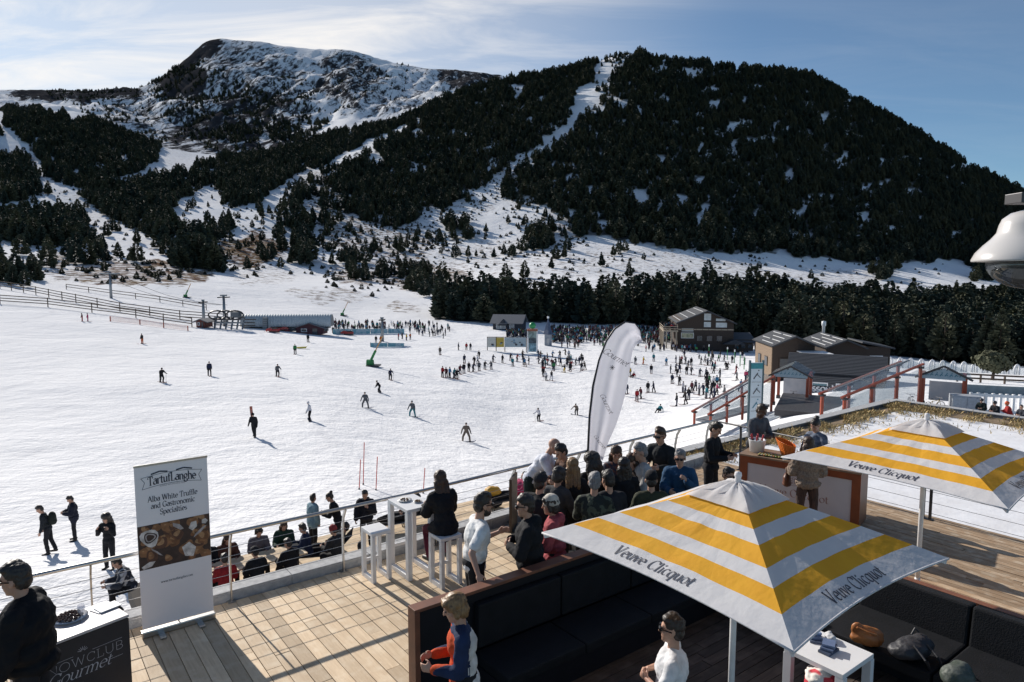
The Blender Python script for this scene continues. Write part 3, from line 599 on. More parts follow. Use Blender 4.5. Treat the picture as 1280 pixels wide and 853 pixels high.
# ------------------------------------------------------------------ the terrace
def planks(host, u0, u1, v0, v1, z, w, mean, m, along='V', gap=.009, th=.03, jitter=0.0):
    """boards laid one by one; children of the deck they belong to"""
    cache = {}
    a0, a1, b0, b1 = (u0, u1, v0, v1) if along == 'V' else (v0, v1, u0, u1)
    a = a0; k = 0
    while a < a1-.02:
        b = b0 - (rng.random()*mean*.8 if mean < 50 else 0)
        while b < b1-.05:
            ln = round((mean*rng.uniform(.8, 1.2))*4)/4; e = min(b+ln, b1); s = max(b, b0)
            if e-s > .1:
                key = round(e-s, 2)
                if key not in cache:
                    q = MB(); q.box((0, 0, -th/2), (w-gap, key-.006, th)); cache[key] = q.build('plank', m).data
                    bpy.data.objects.remove(C.objects[-1])
                o = link('plank', cache[key], host)
                ca = a+w/2; cb = (s+e)/2
                p = uv(ca, cb, z+rng.uniform(-.002, .002)) if along == 'V' else uv(cb, ca, z+rng.uniform(-.002, .002))
                o.location = p - host.location; o.rotation_euler = (rng.normal(0, .0015), rng.normal(0, .003), UA + (0 if along == 'V' else R(90)))
            b += ln
        a += w
    return host
def slab(name, u0, u1, v0, v1, z0, z1, m, label, cat):
    b = MB(); b.prism([(u0, v0), (u1, v0), (u1, v1), (u0, v1)], z0, z1, f=lambda a, c, z: tuple(uv(a, c, z)))
    o = b.build(name, m); return tag(o, label, cat, kind='structure')
UNDER = mat('deck_underside', (.035, .028, .024), rough=.95)
def rail_v(u): return 9.60 if u < 5 else 9.60 + (u-5)*.055
def build_decks():
    d = slab('terrace_deck', -3, 9.0, 6.2, 9.74, -.25, -.034, UNDER, 'pale sunlit board deck of the terrace beside the railing', 'deck')
    planks(d, -2.6, 9.0, 6.2, 9.74, 0, .186, 3.1, DECKWOOD)
    d = slab('bar_deck', 10.0, 13.9, .2, 10.05, -.25, -.034, UNDER, 'weathered board deck in front of the bar', 'deck')
    planks(d, 10.0, 13.9, .2, 10.05, 0, .125, 3.6, BARWOOD)
    d = slab('bar_deck_walkway', 9.003, 9.997, 6.25, 9.98, -.25, -.034, UNDER, 'weathered boards between the pale deck and the bar', 'deck')
    planks(d, 9.003, 9.997, 6.25, 9.98, 0, .142, 3.0, BARWOOD)
    d = slab('raised_deck', 9.03, 10.0, .2, 6.05, -.2, .386, UNDER, 'step of weathered boards behind the dark bench', 'deck')
    planks(d, 9.03, 10.0, .2, 6.05, .42, .121, 3.2, BARWOOD)
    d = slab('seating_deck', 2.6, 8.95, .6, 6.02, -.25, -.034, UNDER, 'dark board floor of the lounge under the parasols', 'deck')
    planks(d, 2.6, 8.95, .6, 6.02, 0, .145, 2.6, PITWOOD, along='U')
    d = slab('lower_deck', 2.2, 22, 10.2, 19.3, -3.75, -3.334, UNDER, 'lower board deck of sunbathers below the terrace', 'deck')
    planks(d, 3.4, 22, 14.4, 19.3, -3.3, .20, 4.2, DECKWOOD, along='U')
    b = MB(); b.prism([(-4, -3), (14.0, -3), (14.0, 10.08), (-4, 10.08)], -6, -.26, f=lambda a, c, z: tuple(uv(a, c, z)))
    tag(b.build('terrace_base', mat('render_wall', (.3, .29, .28), rough=.9)), 'plain wall carrying the terrace', 'wall', kind='structure')
    # kerb stones along the edge
    k = thing('terrace_kerb', 'low grey stone kerb running under the steel railing', 'kerb', uv(5, 9.9, 0))
    u = -3.0
    while u < 13.9:
        e = min(u+1.25, 13.9); b = MB(); v0 = rail_v((u+e)/2)+.17
        for q in (0,):
            pts = [uv(u+.004, rail_v(u)+.17), uv(e-.004, rail_v(e)+.17), uv(e-.004, rail_v(e)+.45), uv(u+.004, rail_v(u)+.45)]
            vs = [p-k.location+Vector((0, 0, -.2)) for p in pts]+[p-k.location+Vector((0, 0, .14+rng.uniform(-.002, .002))) for p in pts]
            b.add(vs, [(3, 2, 1, 0), (4, 5, 6, 7), (0, 1, 5, 4), (1, 2, 6, 5), (2, 3, 7, 6), (3, 0, 4, 7)])
        b.build('kerb_stone', CONCRETE, k, bevel=.006); u = e
build_decks()
def railing(name, label, pts, posts, lean, m, h=1.05, wires=6, r=.026):
    """pts: foot line; lean: sideways offset of the handrail towards the terrace"""
    t = thing(name, label, 'railing', pts[0]); o = t.location; lean = Vector(lean)
    b = MB(); b.tube([p+lean+Vector((0, 0, h))-o for p in pts], r, 10); b.build('handrail', m, t, smooth=True)
    for i in range(wires):
        z = .13+i*(h-.22)/wires; b = MB(); b.tube([p+lean*(z/h)**3+Vector((0, 0, z))-o for p in pts], .0042, 5); b.build('wire', m, t)
    for p in posts:
        b = MB(); q = p-o
        b.bar(q+Vector((0, 0, 0)), q+Vector((0, 0, .62*h)), .05, .02, up=U); b.bar(q+Vector((0, 0, .62*h-.004)), q+lean*.35+Vector((0, 0, .85*h)), .05, .021, up=U); b.bar(q+lean*.35+Vector((0, 0, .85*h-.004)), q+lean+Vector((0, 0, h-.02)), .05, .022, up=U)
        b.box(q+Vector((0, 0, .008)), (.11, .11, .012), rz=UA)
        b.build('post', m, t)
    return t
us = [-3, 0, 2.37, 5, 7, 9.5, 12, 13.7]
railing('steel_railing', 'steel railing with thin wires along the snow side of the terrace', [uv(u, rail_v(u)+.12) for u in us], [uv(u, rail_v(u)+.12) for u in (-2.63, -.96, .71, 2.37, 4.04, 5.72, 7.4, 9.1, 10.75, 12.4, 13.65)], V*-.13, SILVER)
railing('dark_railing', 'dark post and wire railing behind the bar deck', [uv(13.75, 9.9), uv(13.75, 6), uv(13.72, .2)], [uv(13.75, v) for v in (9.3, 7.3, 5.3, 5.18, 3.4, 1.6)], U*-.01, DARKMETAL, wires=4, r=.02)

def frame_furniture(name, label, cat, c, size, h, m, group=None, leg=.055, rz=UA, low=True, topt=.05):
    """white box-frame stool or table: top, four legs, floor runners"""
    t = thing(name, label, cat, (c[0], c[1], 0), rz, group); sx, sy = size[0]/2, size[1]/2
    b = MB(); b.box((0, 0, h-topt/2), (2*sx, 2*sy, topt)); b.build('seat' if cat == 'stool' else 'table_top', m, t, bevel=.004)
    for a in (-1, 1):
        for d in (-1, 1):
            b = MB(); b.box((a*(sx-leg/2-.001), d*(sy-leg/2-.001), (h-topt-.001)/2), (leg, leg*1.25, h-topt-.001)); b.build('leg', m, t, bevel=.003)
    if low:
        for a in (-1, 1):
            b = MB(); b.box((a*(sx-leg/2-.001), 0, .035), (leg*.96, 2*sy-2*leg*1.25-.004, .07)); b.build('runner', m, t)
        b = MB(); b.box((0, sy-leg*.7, h*.32), (2*sx-2*leg-.006, .03, .045)); b.build('foot_rest', m, t)
    return t
frame_furniture('bar_stool', 'empty white box frame stool beside the railing post', 'stool', uv(4.36, 9.22), (.31, .39), .77, WHITEPAINT, 'white bar stools')
frame_furniture('high_table', 'tall white bar table at the railing with plates on it', 'table', uv(4.90, 9.11), (.46, .64), 1.10, WHITEPAINT, leg=.07)
frame_furniture('bar_stool', 'white bar stool that the woman in the black coat sits on', 'stool', uv(5.10, 8.42), (.36, .36), .77, WHITEPAINT, 'white bar stools')

# roll-up banner
def build_banner():
    t = thing('roll_up_banner', 'tall white roll-up banner for truffle specialties standing on the deck', 'banner', uv(1.635, 9.40, 0), UA)
    cw = .425; top = 2.22
    bm_ = mat('banner_vinyl', (.80, .78, .80), (.77, .75, .78), scale=2, rough=.5)
    b = MB(); b.box((0, 0, (top+.08)/2+.02), (2*cw, .004, top-.10)); b.build('banner_sheet', bm_, t)
    b = MB(); b.box((0, 0, .045), (2*cw+.03, .10, .075)); b.build('base', SILVER, t, bevel=.01)
    for a in (-.22, .24):
        b = MB(); b.box((a, -.12, .014), (.07, .16, .014)); b.build('foot', SILVER, t)
    b = MB(); b.box((0, 0, top), (2*cw+.01, .022, .025)); b.build('top_bar', SILVER, t)
    b = MB(); b.tube([(0, .03, .08), (0, .02, top)], .009, 8); b.build('pole', SILVER, t)
    at = lambda x, y, cx=0, cy=0: Vector((cx+x, -.0045, cy+y))
    f = lambda cx, cy: (lambda x, y: Vector((cx+x, -.0045, cy+y)))
    # emblem: a ribbon with the arched name, two quills above
    arc = lambda cx, cy: (lambda x, y: Vector((cx+x, -.0050, cy+y-.30*x*x)))
    lettering('logo_lettering', 'TartufLanghe', .150, INK, t, arc(0, 1.975), thick=.15, thin=.05, track=.0, squash=.70)
    lettering('logo_tagline', 'tradition and innovation since', .030, INK, t, arc(0, 1.925), thick=.06, thin=.04, squash=.8)
    b = MB()
    def stroke(pts, w):
        for i in range(len(pts)-1):
            (x0, y0), (x1, y1) = pts[i], pts[i+1]; d = math.hypot(x1-x0, y1-y0) or 1; nx, ny = -(y1-y0)/d*w/2, (x1-x0)/d*w/2
            b.add([(x0+nx, -.0046, y0+ny), (x1+nx, -.0046, y1+ny), (x1-nx, -.0046, y1-ny), (x0-nx, -.0046, y0-ny)], [(0, 1, 2, 3)])
    top_l = [(x, 2.095-.30*x*x) for x in np.linspace(-.27, .27, 15)]; bot_l = [(x, 1.950-.30*x*x) for x in np.linspace(-.27, .27, 15)]
    stroke(top_l, .005); stroke(bot_l, .005)
    for s in (-1, 1):
        stroke([(s*.27, 2.073), (s*.355, 2.06), (s*.315, 2.00), (s*.345, 1.915), (s*.27, 1.928)], .005)
        stroke([(s*.05, 2.105), (s*.14, 2.12), (s*.24, 2.095)], .018)
    b.build('emblem_ribbon', INK, t)
    for i, s in enumerate(('Alba White Truffle', 'and Gastronomic', 'Specialties')):
        lettering('slogan', s, .098, INK, t, f(.0, 1.745-i*.092), thick=.13, thin=.045, squash=.76)
    lettering('web_address', 'www.tartuflanghe.com', .042, INK, t, f(.0, .66), thick=.10, thin=.05, slant=.2)
    # photo of truffle sweets: flat print
    cols = [mat('print_%d' % i, c, tuple(k*.55 for k in c), scale=14, rough=.55) for i, c in enumerate([(.055, .03, .025), (.30, .14, .06), (.20, .085, .035), (.42, .24, .12), (.70, .66, .64), (.12, .05, .03), (.46, .42, .42)])]
    b = MB(); x0, x1, y0, y1 = -cw+.002, cw-.002, .88, 1.45
    b.add([(x0, -.0030, y0), (x1, -.0030, y0), (x1, -.0030, y1), (x0, -.0030, y1)], [(0, 1, 2, 3)], 0)
    r2 = np.random.default_rng(4); lay = 0
    def blob(cx, cy, rx, ry, mi, rot=0, n=16, k=.12):
        nonlocal lay; lay += 1; y = -.0031-lay*.000012
        ps = []
        for i in range(n):
            a = 2*PI*i/n; q = 1+k*math.sin(3*a+cx*40)
            x = rx*q*math.cos(a); z = ry*q*math.sin(a); ps.append((min(max(cx+x*math.cos(rot)-z*math.sin(rot), x0), x1), y, min(max(cy+x*math.sin(rot)+z*math.cos(rot), y0), y1)))
        b.add(ps, [tuple(range(n))], mi)
    for i in range(46):
        cx, cy = r2.uniform(-.42, .42), r2.uniform(.9, 1.43); s = r2.uniform(.05, .085)
        blob(cx, cy, s, s*.75, int(r2.choice([1, 2, 5])), r2.uniform(0, 3)); blob(cx-.008, cy+.015, s*.6, s*.4, int(r2.choice([1, 3])), r2.uniform(0, 3)); blob(cx-.012, cy+.022, s*.2, s*.12, 3)
    blob(-.29, 1.28, .10, .12, 4, .5); blob(-.285, 1.285, .075, .07, 0); blob(-.285, 1.285, .06, .055, 6); blob(-.285, 1.285, .045, .04, 0)
    for (cx, cy, rx, ry, ro) in ((.16, 1.02, .085, .11, .2), (.22, 1.33, .05, .07, -.4), (.04, 1.36, .03, .09, .9), (-.32, .93, .09, .035, .4), (.3, 1.24, .02, .11, -.9), (-.22, 1.08, .012, .10, .8), (.36, 1.36, .04, .04, 0)): blob(cx, cy, rx, ry, 4 if rx > .03 else 6, ro, 5, .05)
    blob(.17, .99, .055, .05, 6); blob(.17, .99, .05, .045, 4)
    b.build('photo_print', cols, t)
build_banner()

# gourmet counter with the dark front
def build_counter():
    z = .96; a1 = P(161, 768, z); a0 = P(30, 818, z); d = (a1-a0); d.z = 0; ln = d.length; d.normalize(); n = Vector((-d.y, d.x, 0))
    t = thing('gourmet_counter', 'small dark fronted tasting counter with pale top beside the man in black', 'counter', (a0.x, a0.y, 0), math.atan2(d.y, d.x))
    black = mat('counter_black', (.020, .020, .028), rough=.45); top = mat('counter_top', (.62, .56, .55), (.55, .50, .49), scale=5, rough=.35)
    b = MB(); b.box((ln/2, .26, (z-.03)/2), (ln-.02, .46, z-.03)); b.build('cabinet', mat('counter_side', (.5, .47, .47), rough=.5), t)
    b = MB(); b.box((ln/2, .26, z-.014), (ln, .53, .028)); b.build('counter_top', top, t, bevel=.004)
    b = MB(); b.box((ln/2, .016, (z-.04)/2), (ln-.004, .022, z-.04)); b.build('front_panel', black, t)
    gold = mat('pale_print', (.55, .52, .55), rough=.5)
    f = lambda cx, cy: (lambda x, y: Vector((cx+x, .003, cy+y)))
    lettering('counter_lettering', 'SNOWCLUB', .125, gold, t, f(ln-.46, .62), thick=.03, thin=.03, track=.06, squash=1.12)
    lettering('counter_script', 'Gourmet', .17, gold, t, f(ln-.50, .50), thick=.07, thin=.025, slant=.35, track=.01)
    lettering('counter_byline', 'BY TASTES'.replace('A', 'E') if False else 'BY', .05, gold, t, f(ln-.50, .40), thick=.03, thin=.03, track=.1)
    b = MB()
    for a in range(-3, 4):
        x = ln-.46; q = R(90+a*24); b.bar((x+.015*math.cos(q), .0035, .755+.015*math.sin(q)), (x+.05*math.cos(q), .0035, .755+.05*math.sin(q)), .004, .001, up=(0, 1, 0))
    b.bar((ln-.80, .0035, .735), (ln-.55, .0035, .735), .003, .001, up=(0, 1, 0)); b.bar((ln-.37, .0035, .735), (ln-.08, .0035, .735), .003, .001, up=(0, 1, 0)); b.bar((ln-.22, .0035, .55), (ln-.08, .0035, .55), .003, .001, up=(0, 1, 0))
    b.build('counter_emblem', gold, t)
    w = lambda x, y: t.location + Matrix.Rotation(t.rotation_euler.z, 3, 'Z') @ Vector((x, y, z))
    # plate of chocolate truffles
    p = thing('truffle_dish', 'round dish heaped with dark chocolate truffles on the tasting counter', 'dish', w(ln-.42, .40))
    b = MB(); b.lathe([(.0, .002), (.10, .003), (.165, .022), (.17, .026), (.10, .010), (0, .008)], n=28); b.build('dish', mat('glass_dish', (.7, .7, .72), rough=.15), p, smooth=True)
    for k in range(34):
        a = k*2.4; q = .022*math.sqrt(k*.85); zz = .03+max(0, .045-q*.4)
        bb = bmesh.new(); bmesh.ops.create_icosphere(bb, subdivisions=1, radius=.020)
        me = bpy.data.meshes.new('truffle'); bb.to_mesh(me); bb.free(); me.materials.append(mat('chocolate', (.055, .025, .018), (.09, .04, .03), scale=30, rough=.55)); o = link('truffle', me, p, (q*math.cos(a), q*math.sin(a), zz))
    g = thing('wine_glass', 'empty stemmed glass standing on the tasting counter', 'glass', w(ln-.38, .20))
    b = MB(); b.lathe([(.035, 0), (.006, .006), (.004, .09), (.03, .12), (.038, .15), (.033, .20), (.031, .20), (.035, .15), (.0, .105)], n=20); b.build('bowl', glass_mat('clear_glass', (.95, .95, .97), .18), g, smooth=True)
    for k, (x, y, a) in enumerate(((ln-.10, .36, .2), (ln-.07, .33, .05))):
        b = MB(); b.box((0, 0, .004+k*.009), (.22, .16, .008)); o = b.build('leaflets', mat('paper', (.82, .82, .84), rough=.6) if k == 0 else mat('paper_white', (.86, .86, .86), rough=.55)); o.location = w(x, y)+Vector((0, 0, .001)); o.rotation_euler = (0, 0, t.rotation_euler.z+a)
        tag(o, ['pile of white leaflets on the corner of the tasting counter', 'white leaflet with a dark photo lying on top of the leaflet pile'][k], 'leaflet')
        if k: q = MB(); q.box((.02, .01, .0140), (.17, .05, .002)); q.build('leaflet_print', INK, o)
build_counter()

# lounge: brown-capped wall, benches, table
def build_lounge():
    t = thing('lounge_wall', 'dark padded windbreak wall with brown cap around the lounge', 'wall', uv(3.27, 6.1, 0), UA)
    b = MB(); b.box((2.8, 0, 1.09), (5.6, .15, .035)); b.build('cap', REDWOOD, t, bevel=.004)
    b = MB(); b.box((.03, 0, .535), (.06, .155, 1.07)); b.build('end_post', REDWOOD, t, bevel=.004)
    b = MB(); b.box((2.82, 0, .535), (5.5, .10, 1.07)); b.build('panel', mat('dark_panel', (.010, .010, .014), rough=.6, spec=.25), t)
    for k in range(4):
        b = MB(); b.box((1.35+k*1.22, -.11, .72), (1.2, .10, .5)); b.build('back_cushion', LEATHER, t, bevel=.02)
    s = thing('wall_bench', 'long dark upholstered bench along the lounge wall', 'bench', uv(3.95, 5.62, 0), UA)
    b = MB(); b.box((2.2, .05, .17), (4.4, .50, .33)); b.build('base', mat('dark_panel', (.010, .010, .014)), s)
    for k in range(4):
        b = MB(); b.box((.56+k*1.1, .02, .39), (1.09, .64, .12)); b.build('seat_cushion', LEATHER, s, bevel=.02)
    s = thing('corner_bench', 'dark upholstered bench with bags lying on it', 'bench', uv(8.0, .3, 0), UA)
    b = MB(); b.box((.40, 2.5, .17), (.9, 5.0, .33)); b.build('base', mat('dark_panel', (.010, .010, .014)), s)
    for k in range(4):
        b = MB(); b.box((.0, .60+k*1.22, .39), (.95, 1.2, .13)); b.build('seat_cushion', LEATHER, s, bevel=.025)
        b = MB(); b.box((.58, .60+k*1.22, .60), (.20, 1.2, .56), rot=Matrix.Rotation(R(8), 3, 'Y')); b.build('back_cushion', LEATHER, s, bevel=.025)
    b = MB(); b.box((.84, 2.3, .40), (.10, 5.0, .86)); b.build('back_panel', REDWOOD, s)
    frame_furniture('side_table', 'white box frame table under the rim of the near parasol', 'table', uv(6.62, 3.36), (.62, .62), .74, WHITEPAINT, leg=.07, low=False)
build_lounge()

# parasols
def sheer(m, f, c):
    """thin cloth that lets light through"""
    nt = m.node_tree; N = nt.nodes.new; L = nt.links.new; pb = nt.nodes['Principled BSDF']; tl = N('ShaderNodeBsdfTranslucent'); src = pb.inputs['Base Color'].links[0].from_socket; L(src, tl.inputs[0])
    mx = N('ShaderNodeMixShader'); mx.inputs[0].default_value = f; L(pb.outputs[0], mx.inputs[1]); L(tl.outputs[0], mx.inputs[2]); L(mx.outputs[0], nt.nodes['Material Output'].inputs[0]); return m
CANVAS_W = mat('canvas_white', (.80, .79, .80), (.76, .75, .77), scale=4, rough=.8, bump=.8, bscale=4)
CANVAS_Y = mat('canvas_yellow', (.93, .47, .022), (.89, .43, .018), scale=4, rough=.8, bump=.8, bscale=4)
sheer(CANVAS_W, .34, None); sheer(CANVAS_Y, .34, None)
POLEW = mat('pole_white', (.78, .78, .79), rough=.35)
def weld(o):
    bm = bmesh.new(); bm.from_mesh(o.data); bmesh.ops.remove_doubles(bm, verts=bm.verts, dist=.0005); bmesh.ops.recalc_face_normals(bm, faces=bm.faces); bm.to_mesh(o.data); bm.free()
def parasol(label, c, zb, zr, za, sx, sy, tilt=(0, 0)):
    t = thing('parasol', label, 'parasol', uv(c[0], c[1], zb), UA, 'striped parasols')
    zr -= zb; za -= zb
    # near corners in local x (U) and y (V)
    cs = [(-sx, -sy), (sx, -sy), (sx, sy), (-sx, sy)]
    bands = [0, .06, .17, .30, .41, .55, .655, .765, .86]
    ismat = [0, 0, 1, 0, 1, 0, 1, 1]
    NT = 14
    def pt(i, s, q):
        a = Vector((*cs[i], zr)); b2 = Vector((*cs[(i+1) % 4], zr)); ap = Vector((0, 0, za))
        e = a.lerp(b2, q); bow = 4*q*(1-q)
        e = e.lerp(Vector((0, 0, zr)), .06*bow) + Vector((0, 0, .02*bow))
        p = e.lerp(ap, s); p.z -= .022*bow*math.sin(PI*min(s*1.1, 1)) - .012*math.sin(PI*s)
        p.z += .006*math.sin(q*23+i)*math.sin(s*9+i)*bow
        return p
    b = MB()
    for i in range(4):
        g = [[pt(i, s, q/NT) for q in range(NT+1)] for s in bands]
        for r in range(len(bands)-1):
            for q in range(NT): b.add([g[r][q], g[r][q+1], g[r+1][q+1], g[r+1][q]], [(0, 1, 2, 3)], ismat[r])
    o = b.build('canopy', [CANVAS_W, CANVAS_Y], t, smooth=False)
    bm = bmesh.new(); bm.from_mesh(o.data); bmesh.ops.remove_doubles(bm, verts=bm.verts, dist=.0005); bmesh.ops.recalc_face_normals(bm, faces=bm.faces); bm.to_mesh(o.data); bm.free()
    sol = [f for f in o.data.polygons]; o.data.polygons.foreach_set('use_smooth', [False]*len(sol))
    # vent cap over the top
    b = MB(); nq = 10; rows = [.745, .80, .86, .92, .965, 1.0]
    for i in range(4):
        g = [[pt(i, min(s, .999), q/nq)*1.0 + Vector((0, 0, .022 + .045*math.sin(PI*min(1, max(0, (s-.745)/.255)))*.8 + .014*math.sin(q*2.2+i*2)*(s < .97)*math.sin((s-.745)*9))) for q in range(nq+1)] for s in rows]
        for r in range(len(rows)-1):
            for q in range(nq): b.add([g[r][q], g[r][q+1], g[r+1][q+1], g[r+1][q]], [(0, 1, 2, 3)])
    o = b.build('vent_cap', CANVAS_W, t, smooth=True)
    weld(o)
    hem = MB()
    for i in range(4): hem.tube([pt(i, .004, q/NT)-Vector((0, 0, .006)) for q in range(NT+1)], .009, 5)
    hem.build('hem', CANVAS_W, t, smooth=True)
    b = MB(); b.lathe([(.028, za-.02), (.030, za+.04), (.026, za+.06), (.034, za+.08), (.030, za+.11), (.0, za+.12)], n=12); b.build('finial', CANVAS_W, t, smooth=True)
    b = MB(); b.tube([(0, 0, 0.02), (tilt[0]*.5, tilt[1]*.5, (za-.03)/2), (0, 0, za-.03)], .030, 14); b.build('pole', POLEW, t, smooth=True)
    b = MB(); b.lathe([(.05, 0), (.05, .02), (.034, .03), (.034, .10)], n=14); b.build('pole_foot', POLEW, t, smooth=True)
    b = MB(); b.lathe([(.05, za-.62), (.055, za-.60), (.055, za-.52), (.036, za-.50)], n=14); b.build('sliding_hub', POLEW, t, smooth=True)
    for i in range(4):
        b = MB(); a = Vector((*cs[i], zr)); b.bar(a*.985+Vector((0, 0, -.025*.2)), Vector((0, 0, za-.085)), .02, .03); b.build('rib', POLEW, t)
        m_ = (a+Vector((0, 0, za)))/2; b = MB(); b.bar((0, 0, za-.56), m_+Vector((0, 0, -.06)), .016, .022); b.build('strut', POLEW, t)
    # name along the rim of two sides, lettering a hair above the cloth
    for i, size, mid in ((3, .17, .47), (0, .17, .47)):
        L_ = ((Vector((*cs[i], 0))-Vector((*cs[(i+1) % 4], 0))).length)
        def at(x, y, i=i, L_=L_):
            sl_ = math.hypot(min(sx, sy), za-zr); s = .052 + y/sl_; q = mid + x/L_/(1-s)
            p = pt(i, s, min(max(q, 0), 1)); e = .004
            nrm = (pt(i, s, min(q+e, 1))-p).cross(pt(i, s+e, q)-p).normalized()
            return p + nrm*(.004 if nrm.z > 0 else -.004)
        lettering('name_lettering', 'Veuve Clicquot', size, INK, t, at, thick=.125, thin=.03, slant=.20 if i == 3 else .05, track=.045, squash=.80)
    return t
parasol('near yellow and white striped parasol over the lounge', (5.33, 3.62), 0, 2.1, 2.68, 1.25, 1.32)
parasol('far yellow and white striped parasol standing behind the bench', (9.70, 3.76), .42, 2.1, 2.66, 1.23, 1.33)
# ------------------------------------------------------------------ figures: continuous skins grown over tapered limbs
PENDING = []
def _capsule(p0, r0, p1, r1, n=10):
    p0 = np.array(p0, float); p1 = np.array(p1, float); d = p1-p0; L = np.linalg.norm(d); d = d/L if L > 1e-6 else np.array([0, 0, 1.])
    a = np.array([1, 0, 0.]) if abs(d[0]) < .8 else np.array([0, 1., 0]); x = np.cross(d, a); x /= np.linalg.norm(x); y = np.cross(d, x)
    rings = [(p0-d*r0*math.sin(t), r0*math.cos(t)) for t in (1.15, .6, 0)] + [(p1+d*r1*math.sin(t), r1*math.cos(t)) for t in (0, .6, 1.15)]
    v = [p0-d*r0] + [c+(x*math.cos(2*PI*j/n)+y*math.sin(2*PI*j/n))*r for c, r in rings for j in range(n)] + [p1+d*r1]
    f = [(0, 1+(j+1) % n, 1+j) for j in range(n)]; k = len(rings)
    f += [(1+i*n+j, 1+i*n+(j+1) % n, 1+(i+1)*n+(j+1) % n, 1+(i+1)*n+j) for i in range(k-1) for j in range(n)]
    e = len(v)-1; f += [(e, 1+(k-1)*n+j, 1+(k-1)*n+(j+1) % n) for j in range(n)]
    return v, f
def _ellip(c, r, M=None, n=14, m=9):
    c = np.array(c, float); M = np.array(M) if M is not None else np.eye(3); v = [[0, 0, -1]]
    for i in range(1, m):
        t = -PI/2+PI*i/m; v += [[math.cos(t)*math.cos(2*PI*j/n), math.cos(t)*math.sin(2*PI*j/n), math.sin(t)] for j in range(n)]
    v.append([0, 0, 1]); v = [c + M @ (np.array(q)*np.array(r)) for q in v]
    f = [(0, 1+(j+1) % n, 1+j) for j in range(n)] + [(1+i*n+j, 1+i*n+(j+1) % n, 1+(i+1)*n+(j+1) % n, 1+(i+1)*n+j) for i in range(m-2) for j in range(n)]
    e = len(v)-1; f += [(e, 1+(m-2)*n+j, 1+(m-2)*n+(j+1) % n) for j in range(n)]
    return v, f
class Blob:
    def __init__(s): s.p = []
    def c(s, p0, r0, p1, r1, m=0): s.p.append(('c', np.array(p0, float), r0, np.array(p1, float), r1, m)); return s
    def e(s, c, r, M=None, m=0): s.p.append(('e', np.array(c, float), np.array(r, float), np.eye(3) if M is None else np.array(M), 0, m)); return s
    def build(s, name, mats, parent=None, voxel=.012, smooth=4, dec=1.0, folds=0.0, zone=None, freq=1.0):
        b = MB()
        for q in s.p:
            v, f = _capsule(*q[1:5]) if q[0] == 'c' else _ellip(q[1], q[2], q[3])
            b.add(v, f)
        mats = mats if isinstance(mats, (list, tuple)) else [mats]
        me = b.mesh(name, mats[:1]); o = link(name, me, parent)
        md = o.modifiers.new('skin', 'REMESH'); md.mode = 'VOXEL'; md.voxel_size = voxel; md.use_smooth_shade = True
        md = o.modifiers.new('soft', 'SMOOTH'); md.iterations = smooth; md.factor = .5
        if dec < 1: md = o.modifiers.new('dec', 'DECIMATE'); md.ratio = dec
        PENDING.append((o, s.p, mats, folds, zone, freq)); return o
def finish_blobs():
    """grow every waiting skin in one go and keep the result as plain mesh data"""
    dg = bpy.context.evaluated_depsgraph_get(); done = []
    for o, prims, mats, folds, zone, freq in PENDING: done.append(bpy.data.meshes.new_from_object(o.evaluated_get(dg)))
    for (o, prims, mats, folds, zone, freq), me in zip(PENDING, done):
        old = o.data; o.modifiers.clear(); o.data = me; me.name = o.name
        bpy.data.meshes.remove(old)
        n = len(me.vertices); co = np.empty(n*3); me.vertices.foreach_get('co', co); co = co.reshape(-1, 3)
        if folds:
            nr = np.empty(n*3); me.vertices.foreach_get('normal', nr); nr = nr.reshape(-1, 3); q = co*freq; s0 = hash(o.name) % 50
            w = fbm(q[:, 0]*9+q[:, 1]*7+s0, q[:, 2]*13+q[:, 1]*4, 3, 3) + .8*fbm(q[:, 1]*16-q[:, 2]*9+s0, q[:, 0]*15+q[:, 2]*11, 2, 8)
            co = co + nr*(w*folds)[:, None]; me.vertices.foreach_set('co', co.ravel())
        me.materials.clear()
        for m in mats: me.materials.append(m)
        if len(mats) > 1:
            k = len(me.polygons); ce = np.empty(k*3); me.polygons.foreach_get('center', ce); ce = ce.reshape(-1, 3)
            if zone: idx = zone(ce)
            else:
                D = []
                for q in prims:
                    if q[0] == 'c':
                        ab = q[3]-q[1]; t = np.clip(((ce-q[1])@ab)/max(ab@ab, 1e-9), 0, 1); D.append(np.linalg.norm(ce-q[1]-t[:, None]*ab, axis=1)-(q[2]+(q[4]-q[2])*t))
                    else: D.append((np.linalg.norm(((ce-q[1])@q[3])/q[2], axis=1)-1)*q[2].min())
                idx = np.array([q[5] for q in prims])[np.argmin(np.array(D), 0)]
            me.polygons.foreach_set('material_index', idx.astype(np.int32))
        me.update()
    PENDING.clear()
def nrm(v): v = np.array(v, float); return v/np.linalg.norm(v)
def rot_axis(a, ang):
    a = nrm(a); K = np.array([[0, -a[2], a[1]], [a[2], 0, -a[0]], [-a[1], a[0], 0]]); return np.eye(3)+math.sin(ang)*K+(1-math.cos(ang))*K@K
SKIN = mat('skin', (.50, .29, .20), (.44, .24, .17), scale=12, rough=.55); SKIN_DARK = mat('skin_dark', (.10, .055, .038), (.08, .042, .03), scale=12, rough=.5)
HAIRM = {'dark': mat('hair_dark', (.016, .012, .011), (.035, .025, .02), scale=60, rough=.5, stretch=(1, 1, .15)), 'brown': mat('hair_brown', (.07, .036, .02), (.035, .018, .011), scale=60, rough=.5, stretch=(1, 1, .15)),
         'blond': mat('hair_blond', (.30, .17, .07), (.15, .08, .035), scale=50, rough=.5, stretch=(1, 1, .15)), 'grey': mat('hair_grey', (.26, .25, .25), (.13, .125, .13), scale=60, rough=.6, stretch=(1, 1, .15))}
